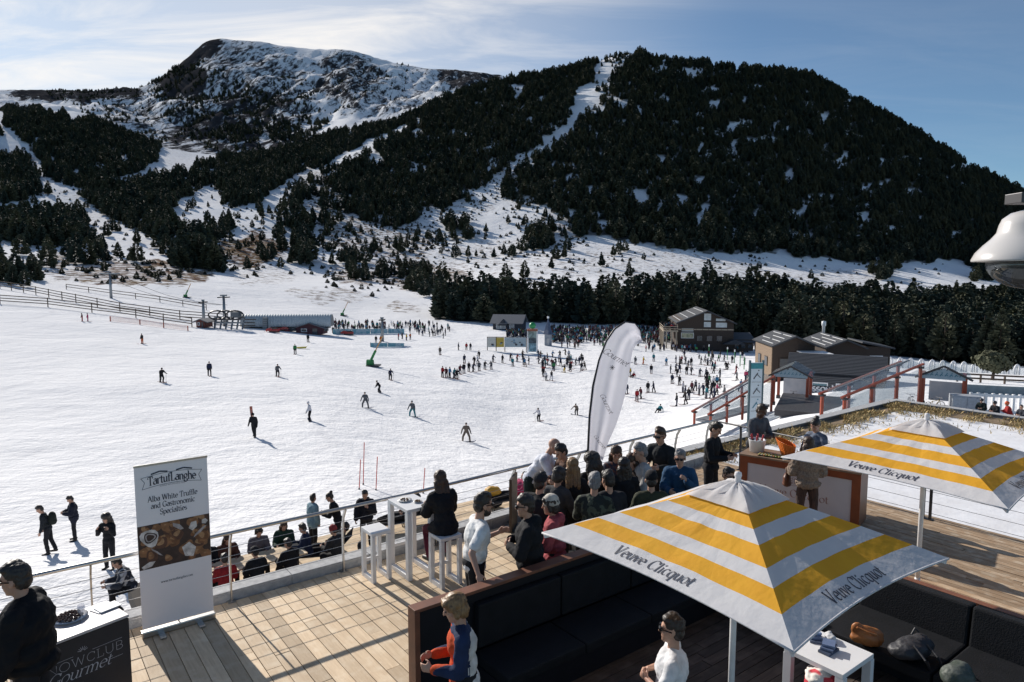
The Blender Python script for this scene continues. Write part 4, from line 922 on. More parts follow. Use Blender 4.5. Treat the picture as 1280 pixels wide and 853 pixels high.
BLACKPLASTIC = mat('black_plastic', (.012, .012, .014), rough=.2)
STAND = dict(hip=.925, lean=3, legs=(((.06, .07, -1), (-.04, .0, -1)), ((.03, -.08, -1), (-.06, 0, -1))), arms=(((.02, .16, -1), (.28, .05, -1)), ((.0, -.16, -1), (.22, -.05, -1))), head=(0, 0), twist=0)
SIT = dict(hip=.50, lean=8, legs=(((1, .14, -.08), (.0, .02, -1)), ((1, -.14, -.05), (-.12, 0, -1))), arms=(((.35, .2, -1), (1, -.25, .05)), ((.35, -.2, -1), (1, .25, .05))), head=(0, -8), twist=0)
def pose(base=None, **k): q = dict(base or STAND); q.update(k); return q
def person(label, at, face, h=1.75, pose=STAND, top=(.02, .02, .025), legs=(.02, .02, .024), shoes=(.015, .015, .015), hair='dark', style='short', hat=None, hatc=(.02, .02, .02), glasses=False, beard=False, sleeves=True,
           bulk=1.0, puffy=0.0, skin=SKIN, vox=.012, group=None, topmat=None, topzone=None, legmat=None, collar=None, hood=False, coat=0.0, female=False, eyes=True, curl=.55, palms=(None, None)):
    s = h/1.75; p = pose; ik = p.get('reach'); hz = p['hip']*(s if p['hip'] > .7 else 1)
    la = R(p['lean']); ax = np.array([math.sin(la), 0, math.cos(la)]); hp = np.array([0, 0, hz]); tw = rot_axis(ax, R(p['twist']))
    fw = tw @ np.array([math.cos(la), 0, -math.sin(la)]); sd = tw @ np.array([0, 1., 0]); TM = np.stack([fw, sd, ax], 1)
    sw = (.155 if female else .175)*s*(.55+.45*bulk)
    sh = [hp+ax*.455*s+sd*sw*k for k in (1, -1)]; nb = hp+ax*.50*s
    hj = [hp+np.array([0, .085*s*k, -.01]) for k in (1, -1)]
    knee = [hj[i]+nrm(p['legs'][i][0])*.415*s for i in (0, 1)]; ank = [knee[i]+nrm(p['legs'][i][1])*.415*s for i in (0, 1)]
    arms = list(p['arms'])
    for i, tgt in (ik or {}).items():            # bend the arm so that the wrist meets a place
        v = np.array(tgt, float)-sh[i]; d = min(np.linalg.norm(v), .525*s); v = nrm(v); ca = (d*d+(.285*s)**2-(.245*s)**2)/(2*d*.285*s); aa = math.acos(max(-1, min(1, ca)))
        pole = np.array([-.6, (.5 if i == 0 else -.5), -.6]); pole = nrm(pole-v*(pole@v)); u_ = v*math.cos(aa)+pole*math.sin(aa); arms[i] = (tuple(u_), tuple(v*d-u_*.285*s))
    p = dict(p, arms=arms)
    elb = [sh[i]+nrm(p['arms'][i][0])*.285*s for i in (0, 1)]; fd = [nrm(p['arms'][i][1]) for i in (0, 1)]; wr = [elb[i]+fd[i]*.245*s for i in (0, 1)]
    yaw, pit = R(p['head'][0]), R(p['head'][1])
    HM = rot_axis((0, 0, 1), yaw) @ rot_axis((0, 1, 0), -pit) ; nd = nrm(ax*.8+np.array([.18*math.cos(yaw)*(1 if pit < 0 else .5), .18*math.sin(yaw), .5]))
    hc = nb+nd*.155*s+HM@np.array([.012, 0, .012])*s
    hk = s*1.08; hc = hc+nd*.012
    H = lambda x, y, z: hc+HM@np.array([x, y, z])*hk
    B = Blob()
    # head and neck
    B.e(H(-.006, 0, .035), np.array([.093, .073, .088])*hk, HM).e(H(.028, 0, -.045), np.array([.060, .054, .068])*hk, HM).e(H(.060, 0, -.088), np.array([.026, .026, .022])*hk, HM)
    B.c(H(.086, 0, .018), .010*hk, H(.106, 0, -.018), .013*hk).c(H(.080, .028, .034), .012*hk, H(.080, -.028, .034), .012*hk).c(H(.078, .018, -.056), .010*hk, H(.078, -.018, -.056), .010*hk)
    for k in (1, -1): B.e(H(-.004, .076*k, -.006), np.array([.020, .009, .030])*hk, HM).e(H(.052, .040*k, -.02), np.array([.026, .02, .03])*hk, HM)
    B.c(nb-ax*.03, .058*s, H(-.018, 0, -.07), .050*s)
    # trunk
    cw = bulk*(.93 if female else 1)
    B.e(hp+ax*.33*s, np.array([.10*bulk, .150*cw, .19])*s, TM).e(hp+ax*.13*s, np.array([.095*bulk, .130*cw, .15])*s, TM).e(hp+ax*.0, np.array([.105*bulk, .150, .105])*s, TM)
    B.c(sh[0]-sd*.04, .046*s, sh[1]+sd*.04, .046*s).c(nb-ax*.02+sd*.05*s, .045*s, nb-ax*.02-sd*.05*s, .045*s)
    for i in (0, 1):
        B.c(sh[i], .045*s, elb[i], .040*s).c(elb[i], .040*s, wr[i], .026*s)
        B.c(hj[i], .080*s, knee[i], .056*s).c(knee[i], .054*s, ank[i], .036*s)
        tf = np.array([1., (.18 if i == 0 else -.18), 0]); B.c(ank[i]-np.array([.02, 0, .045*s]), .032*s, ank[i]+nrm(tf)*.14*s-np.array([0, 0, .055*s]), .028*s)
        # hand
        d = fd[i]; pn = palms[i] if palms[i] is not None else -sd*(1 if i == 0 else -1)+np.array([.0, 0, -.15]); pn = np.array(pn, float); pn = nrm(pn-d*(pn@d)); w = np.cross(d, pn)
        if w@np.array([0, 0, 1.]) < 0 if abs(d[2]) < .8 else w@fw < 0: w = -w      # w runs towards the thumb
        c0 = wr[i]+d*.045*s; B.e(c0, np.array([.048, .038, .016])*s, np.stack([d, w, pn], 1)).c(wr[i]-d*.02, .024*s, c0, .018*s)
        for q, (off, ln) in enumerate(((.031, .072), (.0105, .082), (-.0105, .076), (-.031, .058))):
            b0 = wr[i]+(d*.080+w*off)*s; cr = curl+.10*q; d1 = nrm(d*math.cos(cr*.7)+pn*math.sin(cr*.7)); b1 = b0+d1*ln*.52*s; d2 = nrm(d*math.cos(cr*1.9)+pn*math.sin(cr*1.9))
            B.c(b0, .0092*s, b1, .0085*s).c(b1, .0085*s, b1+d2*ln*.48*s, .0075*s)
        t0 = wr[i]+(d*.022+w*.028)*s; t1 = t0+nrm(d*.7+w*.75+pn*.35)*.045*s; B.c(t0, .014*s, t1, .0105*s).c(t1, .0105*s, t1+nrm(d+w*.15+pn*.5)*.035*s, .009*s)
    root = B.build('person', skin, None, voxel=min(vox, .010), smooth=3, dec=.45)
    root.scale = (1.05,)*3 if vox < .0125 else (1,)*3; root.location = at; root.rotation_euler = (0, 0, R(face)); tag(root, label, 'person', group)
    # trousers
    lm = legmat or cloth(legs); T = Blob(); T.e(hp+ax*.02*s, np.array([.120*bulk, .165, .115])*s, TM)
    for i in (0, 1): T.c(hj[i], .100*s, knee[i], .074*s).c(knee[i], .074*s, ank[i]+np.array([0, 0, .03]), .062*s)
    T.build('trousers', lm, root, voxel=vox*1.25, smooth=3, folds=.016)
    for i in (0, 1):
        F = Blob(); tf = nrm(np.array([1., (.18 if i == 0 else -.18), 0])); F.c(ank[i]-tf*.03-np.array([0, 0, .03*s]), .048*s, ank[i]+tf*.15*s-np.array([0, 0, .045*s]), .040*s).c(ank[i]+np.array([0, 0, .02]), .05*s, ank[i]-np.array([0, 0, .03*s]), .046*s)
        F.build('shoe', mat('shoe_%d' % int(shoes[0]*999), shoes, rough=.5), root, voxel=.016, smooth=2)
    # upper garment
    tm = topmat or [cloth(top)]; g = .016+puffy; G = Blob()
    G.e(hp+ax*.33*s, np.array([.118*bulk+g, .160*cw+g, .20])*s, TM).e(hp+ax*.14*s, np.array([.112*bulk+g, .142*cw+g, .16])*s, TM).e(hp+ax*.01-np.array([0, 0, .02]), np.array([(.125 if sleeves else .108)*bulk+g, (.165 if sleeves else .150)+g, .11+coat*.3])*s, TM)
    G.c(nb-ax*.035*s+sd*.04*s, .058*s+g*.8, sh[0]-sd*.015-ax*.010, .058*s+g*.9).c(nb-ax*.035*s-sd*.04*s, .058*s+g*.8, sh[1]+sd*.015-ax*.010, .058*s+g*.9).c(nb-ax*.015+sd*.05*s, .050*s+g*.5, nb-ax*.015-sd*.05*s, .050*s+g*.5)
    if coat:
        for i in (0, 1): G.c(hj[i], .125*s, hj[i]+(knee[i]-hj[i])*coat*1.1, .115*s)
    for i in (0, 1):
        G.c(sh[i]-ax*.015, .058*s+g*.9, sh[i]+(elb[i]-sh[i])*(1 if sleeves else .72), .050*s+g*(1 if sleeves else 1.3), 1)
        if sleeves: G.c(elb[i], .050*s+g, wr[i]-fd[i]*.015, .036*s+g*.7, 1)
    if collar or hood: G.c(nb+sd*.03-fw*.02, .058*s, nb-sd*.03-fw*.02+ax*.03, .062*s)
    if hood: G.e(nb-fw*.085*s+ax*.0, np.array([.07, .11, .075])*s, TM)
    G.build('jacket' if sleeves else 't_shirt', tm, root, voxel=vox, smooth=4, folds=.022+puffy*.4, zone=topzone, freq=1.0+(puffy > .015)*.6)
    # hair and headgear
    hm = HAIRM[hair]
    if style != 'bald':
        A_ = Blob(); M3 = HM
        if style in ('short', 'crop'): A_.e(H(-.016, 0, .052), np.array([.094, .080, .084])*hk, M3).e(H(-.050, 0, -.005), np.array([.056, .072, .075])*hk, M3); A_.e(H(.035, .01, .098), np.array([.052, .060, .038])*hk, M3).e(H(.0, -.02, .115), np.array([.06, .05, .035])*hk, M3)
        if style == 'bob': A_.e(H(-.014, 0, .052), np.array([.103, .092, .088])*hk, M3).e(H(-.048, 0, -.02), np.array([.066, .088, .085])*hk, M3).c(H(.02, .082, .05), .022, H(.0, .084, -.045), .02).c(H(.02, -.082, .05), .022, H(.0, -.084, -.045), .02).c(H(.07, .05, .085), .026, H(.07, -.05, .085), .026)
        if style == 'long':
            A_.e(H(-.016, 0, .052), np.array([.102, .090, .086])*hk, M3).e(H(-.05, 0, -.03), np.array([.066, .092, .10])*hk, M3)
            for k in (-1, -.35, .35, 1): A_.c(H(-.045-.02*(1-abs(k)), .065*k, -.04), .045*hk, H(-.085, .075*k, -.27-.03*math.cos(k*5)), .030*hk)
        if style == 'bun': A_.e(H(-.016, 0, .052), np.array([.099, .084, .082])*hk, M3).e(H(-.055, 0, .0), np.array([.056, .075, .07])*hk, M3).e(H(-.085, 0, .115), np.array([.045, .045, .042])*hk, M3)
        if style == 'wild': A_.e(H(-.02, 0, .06), np.array([.125, .125, .10])*hk, M3).e(H(-.06, 0, -.05), np.array([.095, .135, .14])*hk, M3).c(H(-.06, .08, -.1), .07*hk, H(-.09, .09, -.22), .05*hk).c(H(-.06, -.08, -.1), .07*hk, H(-.09, -.09, -.22), .05*hk)
        A_.build('hair', hm, root, voxel=.009, smooth=2, folds=.016, freq=3.4)
    if beard: Blob().e(H(.040, 0, -.078), np.array([.060, .056, .045])*hk, HM).c(H(.0, .062, -.03), .016, H(.035, .052, -.07), .02).c(H(.0, -.062, -.03), .016, H(.035, -.052, -.07), .02).build('beard', hm, root, voxel=.010, smooth=2, folds=.01, freq=2)
    if hat == 'beanie':
        Blob().e(H(-.014, 0, .062), np.array([.105, .089, .095])*hk, HM).e(H(-.016, 0, .030), np.array([.110, .094, .035])*hk, HM).build('beanie', cloth(hatc), root, voxel=.011, smooth=2, folds=.008, freq=3)
    if hat == 'cap':
        Blob().e(H(-.012, 0, .062), np.array([.104, .088, .082])*hk, HM).e(H(.095, 0, .045), np.array([.075, .066, .012])*hk, HM).build('cap', cloth(hatc), root, voxel=.010, smooth=2)
    if hat == 'helmet':
        Blob().e(H(-.012, 0, .05), np.array([.125, .108, .105])*hk, HM).build('helmet', mat('helmet_%d' % int(hatc[0]*999), hatc, rough=.25), root, voxel=.014, smooth=2)
    if glasses:
        b = MB()
        for k in (1, -1):
            b.tube([H(.098, .012*k, .016), H(.094, .052*k, .014)], .0165*hk, 10); b.bar(H(.090, .058*k, .020), H(.0, .080*k, .015), .005, .010)
        b.bar(H(.104, .014, .022), H(.104, -.014, .022), .006, .005)
        b.build('sunglasses', BLACKPLASTIC, root, smooth=False)
    elif eyes and vox < .0125:
        for k in (1, -1):
            b = MB(); b.lathe([(0, -.008), (.007, -.005), (.0095, 0), (.007, .005), (0, .008)], c=H(.083, .030*k, .014), n=10); b.build('eye', mat('eye', (.05, .035, .03), rough=.2), root, smooth=True)
    return root
def head_at(px, py, z): return P(px, py, z)
def on(q, z): return Vector((q.x, q.y, z))
# ---------------------------------------------------------------- the guests on the terrace
BLACK = (.014, .015, .019); NAVY = (.018, .024, .048); DENIM = (.03, .04, .07)
HANDS_FRONT = (((.25, .22, -1), (1, -.55, .12)), ((.25, -.22, -1), (1, .55, .12)))
CROSSED = (((.30, .30, -1), (.75, -1, .15)), ((.30, -.30, -1), (.75, 1, .22)))
def guests():
    person('man in black leather jacket and sunglasses looking left beside the dark counter', on(P(30, 700, 2.026), 0), 196, 1.92, pose(head=(-8, -6), arms=(((.1, .2, -1), (.5, .1, -1)), ((.05, -.25, -1), (.5, .25, -.8)))), top=(.012, .012, .014), topmat=[mat('leather_jacket', (.009, .009, .011), (.012, .012, .014), scale=8, rough=.7, spec=.12, bump=.2, bscale=24)], glasses=True, bulk=1.42, collar=True, puffy=.015)
    # tattooed man in the white T-shirt leaning on the wall
    w = on(P(592, 621, 1.880), 0); hand = P(604, 722, 1.125)
    a = 16
    M = Matrix.Rotation(R(-a), 3, 'Z'); hl = M @ (hand-w)
    hl = hl/1.05; hl.z = 1.155/1.05; hl.x -= .05; hl.y += .03
    person('bearded man in white T-shirt and sunglasses resting his hand on the wall', w, a, 1.84, pose(arms=(((.2, .15, -1), (1, -.1, .35)), ((.2, -.3, -1), (.3, -.2, -1))), reach={1: tuple(hl)}, head=(10, -8), lean=7), top=(.80, .80, .80), sleeves=False, glasses=True, beard=True, bulk=1.12, legs=(.018, .018, .022))
    person('woman with long brown hair in a black coat sitting on the bar stool', on(uv(5.12, 8.44), 0), 122, 1.68, pose(SIT, hip=.86, lean=14, legs=(((1, .10, -.35), (-.25, 0, -1)), ((1, -.16, -.30), (-.3, 0, -1))), head=(-8, -12)), top=BLACK, hair='brown', style='long', puffy=.02, coat=.35, legs=(.10, .012, .03), female=True)
    person('stocky man in black hooded top and sunglasses with arms folded behind the wall', on(P(664, 632, 1.859), 0)+V*.30+U*.24, 174, 1.78, pose(arms=CROSSED, head=(6, -4)), top=BLACK, glasses=True, bulk=1.22, hood=True, puffy=.01)
    person('woman in cream knitted beanie and pink jacket behind the wall', on(P(695, 627, 1.743), 0)+V*.24+U*.20, 172, 1.64, pose(arms=CROSSED, head=(0, -6)), top=(.42, .085, .10), hat='beanie', hatc=(.62, .57, .50), style='bob', hair='dark', puffy=.018, hood=True, female=True)
    person('man in dark cap and black jacket standing with his back to the lounge wall', on(P(671, 592, 1.848), 0), 62, 1.76, pose(lean=9, arms=HANDS_FRONT), top=BLACK, hat='cap', hatc=(.03, .03, .035), style='crop', puffy=.015, bulk=1.12)
    person('woman with long fair hair in dark coat seen from behind', on(P(716, 573, 1.785), 0), 84, 1.70, pose(head=(6, -10), arms=HANDS_FRONT), top=(.022, .02, .022), hair='blond', style='long', coat=.4, female=True)
    camo = mat('camouflage', (.075, .085, .06), (.018, .022, .02), scale=13, rough=.9, detail=2, lo=.47, hi=.52, bump=.3)
    person('grey-haired man in camouflage jacket seen from behind', on(P(743, 592, 1.827), 0), 76, 1.74, pose(arms=HANDS_FRONT, head=(8, -6)), topmat=[camo], hair='grey', style='short', bulk=1.1)
    person('woman with wild dark hair between the fair-haired woman and the camouflage jacket', on(P(742, 566, 1.785), 0), 100, 1.69, pose(head=(20, -10), arms=HANDS_FRONT), top=(.02, .018, .02), hair='dark', style='wild', female=True)
    person('dark-haired man in tan jacket bending over the food table', on(P(722, 556, 1.680), 0), 214, 1.76, pose(lean=30, head=(0, -22), arms=HANDS_FRONT), top=(.17, .10, .075), bulk=1.05)
    person('bald cook in white shirt and dark apron bending over the food table', on(uv(7.35, 9.22), 0), -14, 1.80, pose(lean=36, head=(0, -25), arms=(((.45, .16, -1), (1, -.25, -.35)), ((.55, -.18, -1), (1, .2, -.3)))), top=(.72, .74, .82), style='bald', legs=(.022, .035, .035))
    person('woman with long black hair in black jacket under the striped parasol edge', on(P(781, 572, 1.764), 0), 96, 1.68, pose(arms=HANDS_FRONT), top=BLACK, style='long', hair='dark', female=True, puffy=.015)
    person('dark-haired woman in rust patterned scarf facing the camera', on(P(770, 556, 1.743), 0), 262, 1.67, pose(arms=HANDS_FRONT, head=(10, -14)), topmat=[mat('rust_pattern', (.16, .06, .04), (.03, .03, .05), scale=18, rough=.9, detail=2, lo=.45, hi=.55)], style='long', hair='brown', female=True)
    person('grey-haired man in pale grey sweater facing left', on(P(806, 554, 1.880), 0), 188, 1.80, pose(head=(4, -10), arms=HANDS_FRONT), top=(.46, .45, .44), hair='grey', style='short', bulk=1.1)
    person('tall man in black jacket and sunglasses standing against the railing', on(P(828, 534, 1.890), 0), 232, 1.82, pose(head=(-6, -12), arms=HANDS_FRONT), top=(.02, .023, .026), glasses=True, hair='brown', collar=True)
    person('older man in blue jacket and sunglasses raising a hand to his mouth', on(P(851, 560, 1.806), 0), 250, 1.72, pose(head=(0, -6), arms=(((.4, .2, -1), (.7, -.5, .95)), ((.35, -.2, -1), (1, .5, .1)))), top=(.022, .075, .16), glasses=True, hair='grey', puffy=.015)
    person('person in black cap and olive vest seen from behind', on(P(815, 589, 1.785), 0), 92, 1.69, pose(arms=HANDS_FRONT, head=(-10, -4)), top=(.045, .05, .03), hat='cap', hatc=(.015, .015, .018), style='crop', puffy=.012)
    person('man in black sweater looking down at a plate in his hands', on(P(890, 526, 1.859), 0), 322, 1.78, pose(head=(-4, -26), arms=(((.3, .2, -1), (1, -.35, .15)), ((.3, -.2, -1), (1, .35, .15)))), top=BLACK, bulk=1.03)
    person('seated dark-haired guest in sunglasses between the two parasols', on(P(906, 577, 1.428), 0), 285, 1.72, pose(SIT), top=(.03, .03, .035), glasses=True)
    q = on(P(906, 577, 1.428), 0); frame_furniture('bar_stool', 'low white stool under the seated guest in sunglasses', 'stool', (q.x, q.y), (.36, .36), .42, WHITEPAINT, 'white bar stools', low=False)
    person('barman in grey shirt working behind the bar beside the ice bucket', on(P(945, 503, 1.890), 0), 296, 1.82, pose(lean=10, head=(8, -24), arms=HANDS_FRONT), top=(.10, .105, .12), skin=SKIN_DARK, bulk=1.05)
    person('woman with dark hair bun and blue scarf standing behind the bar', on(uv(12.95, 7.0), 0), 214, 1.68, pose(lean=6, head=(0, -20), arms=HANDS_FRONT), topmat=[mat('blue_scarf', (.05, .065, .10), (.16, .19, .25), scale=9, rough=.9, detail=2)], style='bun', hair='dark', female=True)
    person('dark-haired woman in grey coat between the capped man and the fair-haired woman', on(P(696, 584, 1.74), 0), 58, 1.66, pose(arms=HANDS_FRONT, head=(0, -12)), top=(.06, .06, .065), style='bob', hair='dark', female=True)
    person('dark-haired man in charcoal jacket right of the camouflage jacket', on(P(763, 590, 1.81), 0), 104, 1.73, pose(arms=HANDS_FRONT, head=(8, -8)), top=(.025, .025, .03), hair='dark', puffy=.01)
    person('woman with brown hair in brown jacket beside the pale grey sweater', on(P(793, 566, 1.70), 0), 210, 1.63, pose(arms=HANDS_FRONT, head=(0, -12)), top=(.05, .032, .025), style='long', hair='brown', female=True)
    fur = mat('fur', (.34, .26, .20), (.20, .15, .12), scale=45, rough=1.0, bump=1.0, bscale=90)
    person('woman in beige fur jacket and striped trousers standing in front of the bar', on(uv(11.28, 6.24), 0), 78, 1.66, pose(head=(6, -10), arms=(((.2, .3, -1), (.9, .1, -.2)), ((.2, -.3, -1), (.9, .2, -.1)))), topmat=[fur], style='long', hair='brown', puffy=.04, female=True, legmat=mat('brown_stripe', (.10, .055, .04), (.035, .022, .02), scale=9, rough=.9, stretch=(6, 6, .3)))
    # woman in the tricolour fleece
    def zone(ce):
        d = np.where(np.abs(ce[:, 1]) > .15, 1, np.where(ce[:, 0] > .03, 0, np.where(ce[:, 0] > -.035, 1, 2))); d = np.where((ce[:, 2] > 1.33) & (ce[:, 0] > -.10), 1, d)
        return np.where((np.abs(ce[:, 1]) > .13) & (ce[:, 0] < -.02) & (ce[:, 2] < 1.25) & (np.abs(ce[:, 1]) < .20), 2, d)
    person('woman with short fair hair in orange navy and white fleece in the lounge', on(P(580, 739, 1.754), 0), 190, 1.67, pose(head=(0, -18), lean=4, arms=(((.12, .16, -1), (1, -.42, .0)), ((.06, -.16, -1), (1, .30, .02)))), topmat=[cloth((.62, .085, .025)), cloth((.02, .035, .09)), cloth((.66, .64, .62))], topzone=zone, style='bob', hair='blond', female=True, bulk=1.04)
    q = on(P(838, 768, 1.365), 0)
    person('man in white T-shirt and sunglasses sitting in the lounge with folded arms', q, 166, 1.76, pose(SIT, hip=.47, arms=CROSSED, lean=-4, head=(0, 2)), top=(.78, .78, .80), sleeves=False, glasses=True, bulk=1.15)
    t = thing('pouf', 'dark square pouf under the seated man in white T-shirt', 'pouf', (q.x, q.y, 0)); b = MB(); b.box((0, 0, .17), (.55, .55, .34)); b.build('base', LEATHER, t, bevel=.02); b = MB(); b.box((0, 0, .365), (.56, .56, .05)); b.build('cushion', LEATHER, t, bevel=.02)
guests()
# ---------------------------------------------------------------- people on the snow and the lower deck below
LOW = -3.3
def below():
    def g(px, py): return ground(px, py, 19)
    person('man in black with a dark backpack walking on the snow', g(62, 693), 205, 1.76, pose(lean=14, head=(0, -30), legs=(((.15, .07, -1), (-.1, 0, -1)), ((-.1, -.07, -1), (-.3, 0, -1)))), top=(.02, .024, .03), vox=.02)
    o = C.objects[-1]
    q = g(62, 693); bp = thing('backpack', 'dark backpack worn by the man walking on the snow', 'backpack', q, R(205)); Blob().e((-.14, 0, 1.23), (.13, .16, .24)).e((-.20, 0, 1.15), (.08, .13, .14)).build('bag', cloth((.02, .026, .022)), bp, voxel=.02, folds=.02); b = MB(); b.tube([(-.02, .12, 1.40), (.13, .13, 1.32), (.10, .13, 1.15), (-.06, .14, 1.06)], .018, 6); b.build('strap', cloth((.02, .026, .022)), bp)
    person('person in dark padded coat looking down at the snow', g(94, 676), 215, 1.70, pose(head=(0, -30), arms=HANDS_FRONT), top=(.018, .02, .035), puffy=.035, coat=.3, vox=.02)
    person('person in black holding a cup to the face above the railing', g(138, 712), 265, 1.76, pose(head=(0, -12), arms=(((.3, .3, -1), (.5, -.35, .9)), ((.3, -.3, -1), (.6, .4, .9)))), top=BLACK, vox=.02, style='wild')
    person('woman in pale blue jacket standing on the lower deck edge', on(A(392, 700, 18.9), LOW), 48, 1.66, pose(head=(20, 0)), top=(.24, .36, .42), hair='dark', style='short', puffy=.02, coat=.3, vox=.018, female=True)
    person('person in black leaning to the left over a tray', on(A(424, 700, 18.9), LOW), 190, 1.76, pose(lean=18, arms=HANDS_FRONT, head=(0, -20)), top=BLACK, style='bun', vox=.018)
    person('person in dark padded jacket standing behind the loungers', on(A(459, 700, 19.1), LOW), 262, 1.74, pose(arms=(((.25, .3, -1), (.6, -.3, .6)), ((.1, -.25, -1), (.3, -.1, -1))), head=(0, -18)), top=(.016, .018, .028), puffy=.04, hood=True, vox=.018)
    # the party round the low table
    tb = thing('picnic_table', 'low wooden table with a seated party around it behind the railing', 'table', on(A(322, 700, 16.6), LOW), UA)
    for k in range(5): b = MB(); b.box((0, -.32+k*.16, .72), (2.3, .15, .04)); b.build('plank', DECKWOOD, tb)
    for a in (-.9, .9):
        for d in (-.28, .28): b = MB(); b.bar((a, d*1.3, 0), (a, d, .70), .08, .08); b.build('leg', PITWOOD, tb)
    c = tb.location
    def seat(k, du, dv, face, lab, col, **kw):
        p = c+U*du+V*dv; person(lab, Vector((p.x, p.y, LOW)), face, 1.70, pose(SIT, hip=.52, head=(random.uniform(-20, 20), -14)), top=col, vox=.02, puffy=.02, **kw)
    seat(0, -.95, -.72, 118, 'person in red jacket seated with the party behind the railing post', (.30, .02, .025))
    seat(1, -.22, -.74, 132, 'person in black jacket seated in the middle of the party with back to the rail', BLACK, hat='beanie', hatc=(.02, .02, .025))
    seat(2, .62, -.70, 140, 'person in black hooded coat seated at the end of the party by the rail', (.012, .012, .016), hood=True)
    seat(3, -.55, .75, 305, 'person in brown coat seated across the low table', (.09, .04, .03), style='long', hair='brown')
    seat(4, .25, .78, 300, 'person in grey patterned coat seated across the low table', (.14, .13, .145), hair='dark', style='bob')
    seat(5, -1.45, .1, 20, 'person in maroon coat seated at the banner end of the low table', (.11, .02, .03), hat='beanie', hatc=(.02, .02, .02))
    seat(6, 1.35, .15, 190, 'person in navy jacket seated at the far end of the low table', (.02, .03, .07))
    seat(7, -1.0, .80, 290, 'person in black jacket and grey beanie seated across the table by the banner', BLACK, hat='beanie', hatc=(.12, .12, .13))
    seat(8, .95, .82, 285, 'person in dark green jacket seated across the table far end', (.02, .05, .035), style='long', hair='brown')
    seat(9, -2.1, -.35, 60, 'person in black jacket seated apart next to the banner edge', BLACK)
    seat(10, 1.9, -.5, 150, 'person in charcoal jacket seated between the party and the loungers', (.03, .03, .035), hat='beanie', hatc=(.3, .05, .05))
    for du, dv, ang in ((-.3, -.78, 0), (-.1, .80, 0)):
        p = c+U*du+V*dv; s = thing('picnic_bench', ['wooden bench on the rail side of the low table', 'wooden bench on the snow side of the low table'][dv > 0], 'bench', Vector((p.x, p.y, LOW)), UA); b = MB(); b.box((0, 0, .40), (2.5, .34, .05)); b.build('seat', DECKWOOD, s)
        for a in (-1.0, 1.0): b = MB(); b.box((a, 0, .187), (.08, .28, .375)); b.build('leg', PITWOOD, s)
    p = on(A(163, 720, 15.6), LOW); person('person in navy and white ski jacket crouching beside the banner', p, 215, 1.74, pose(SIT, hip=.5, lean=22, head=(0, -22)), topmat=[mat('navy_white', (.02, .025, .04), (.45, .45, .47), scale=5, rough=.8, detail=1, lo=.55, hi=.6)], vox=.018, puffy=.02)
    p = on(A(447, 700, 16.2), LOW); person('person in black sitting behind the railing next to the white stool', p, 60, 1.72, pose(SIT, hip=.5, lean=12), top=BLACK, puffy=.03, vox=.018, hat='beanie', hatc=(.015, .015, .02))
    # loungers with sunbathers
    def lounger(px, py, D, rz, lab):
        t = thing('deck_chair', lab, 'lounger', on(A(px, py, D), LOW), rz, 'black loungers on the lower deck'); m = DARKMETAL; f = cloth((.03, .03, .035))
        for s in (-.27, .27):
            b = MB(); b.tube([(-.9, s, .30), (.35, s, .32)], .018, 8); b.tube([(.30, s, .32), (.80, s, .85)], .018, 8); b.build('side_rail', m, t)
            for x in (-.75, .2): b = MB(); b.tube([(x, s, .30), (x+.05, s, 0)], .016, 8); b.build('leg', m, t)
        b = MB(); b.box((-.28, 0, .335), (1.2, .52, .025)); b.build('seat_cloth', f, t); b = MB(); b.sheet([(.33, -.26, .35), (.33, .26, .35), (.80, .26, .85), (.80, -.26, .85)], .02); b.build('back_cloth', f, t)
        return t
    LIE = pose(SIT, hip=.46, lean=-42, legs=(((1, .1, .05), (1, 0, -.1)), ((1, -.1, .12), (.9, 0, -.3))), head=(0, 15), arms=(((.5, .3, -.8), (1, -.4, .1)), ((.5, -.3, -.8), (1, .4, .1))))
    for px, py, D, rz, lab, lab2, col in ((404, 690, 18.0, R(10), 'black lounger below the railing in front of the pale blue jacket', 'sunbather in dark clothes lying below the pale blue jacket', (.03, .04, .05)), (497, 640, 20.4, R(20), 'black lounger beyond the white bar table', 'sunbather in black lying beyond the white bar table', BLACK), (528, 632, 21.2, R(20), 'black lounger behind the seated woman in the black coat', 'sunbather in dark grey lying behind the woman in the black coat', (.03, .03, .036)), (636, 625, 22.6, R(30), 'black lounger beside the yellow bag on the lower deck', 'sunbather in pink top on the lower deck beside the cook', (.45, .05, .13))):
        t = lounger(px, py, D, rz, lab); person(lab2, t.location+Matrix.Rotation(rz, 3, 'Z') @ Vector((.22, 0, -.02)), math.degrees(rz)+180, 1.72, LIE, top=col, vox=.02, puffy=.02, hair='dark')
    # skiers standing about on the right, by the bikes
    for px, py, D, f, lab, col, kw in ((1246, 510, 41, 200, 'person in black leaning on the grey parapet beyond the roof', BLACK, dict(hat='helmet', hatc=(.02, .02, .02))), (1228, 505, 42, 220, 'person in dark green jacket at the parapet beyond the roof', (.02, .03, .03), dict(hat='helmet', hatc=(.05, .05, .06))), (1263, 515, 41, 160, 'person in orange helmet and red jacket at the parapet beyond the roof', (.36, .03, .03), dict(hat='helmet', hatc=(.75, .12, .03))), (1279, 520, 40, 200, 'person in grey trousers at the end of the parapet beyond the roof', (.05, .055, .07), dict())):
        q = A(px, py, D); q.z = tz_at(q.x, q.y); person(lab, q, f, 1.75, pose(STAND, lean=18, arms=HANDS_FRONT), top=col, vox=.03, puffy=.03, **kw)
below()
finish_blobs()
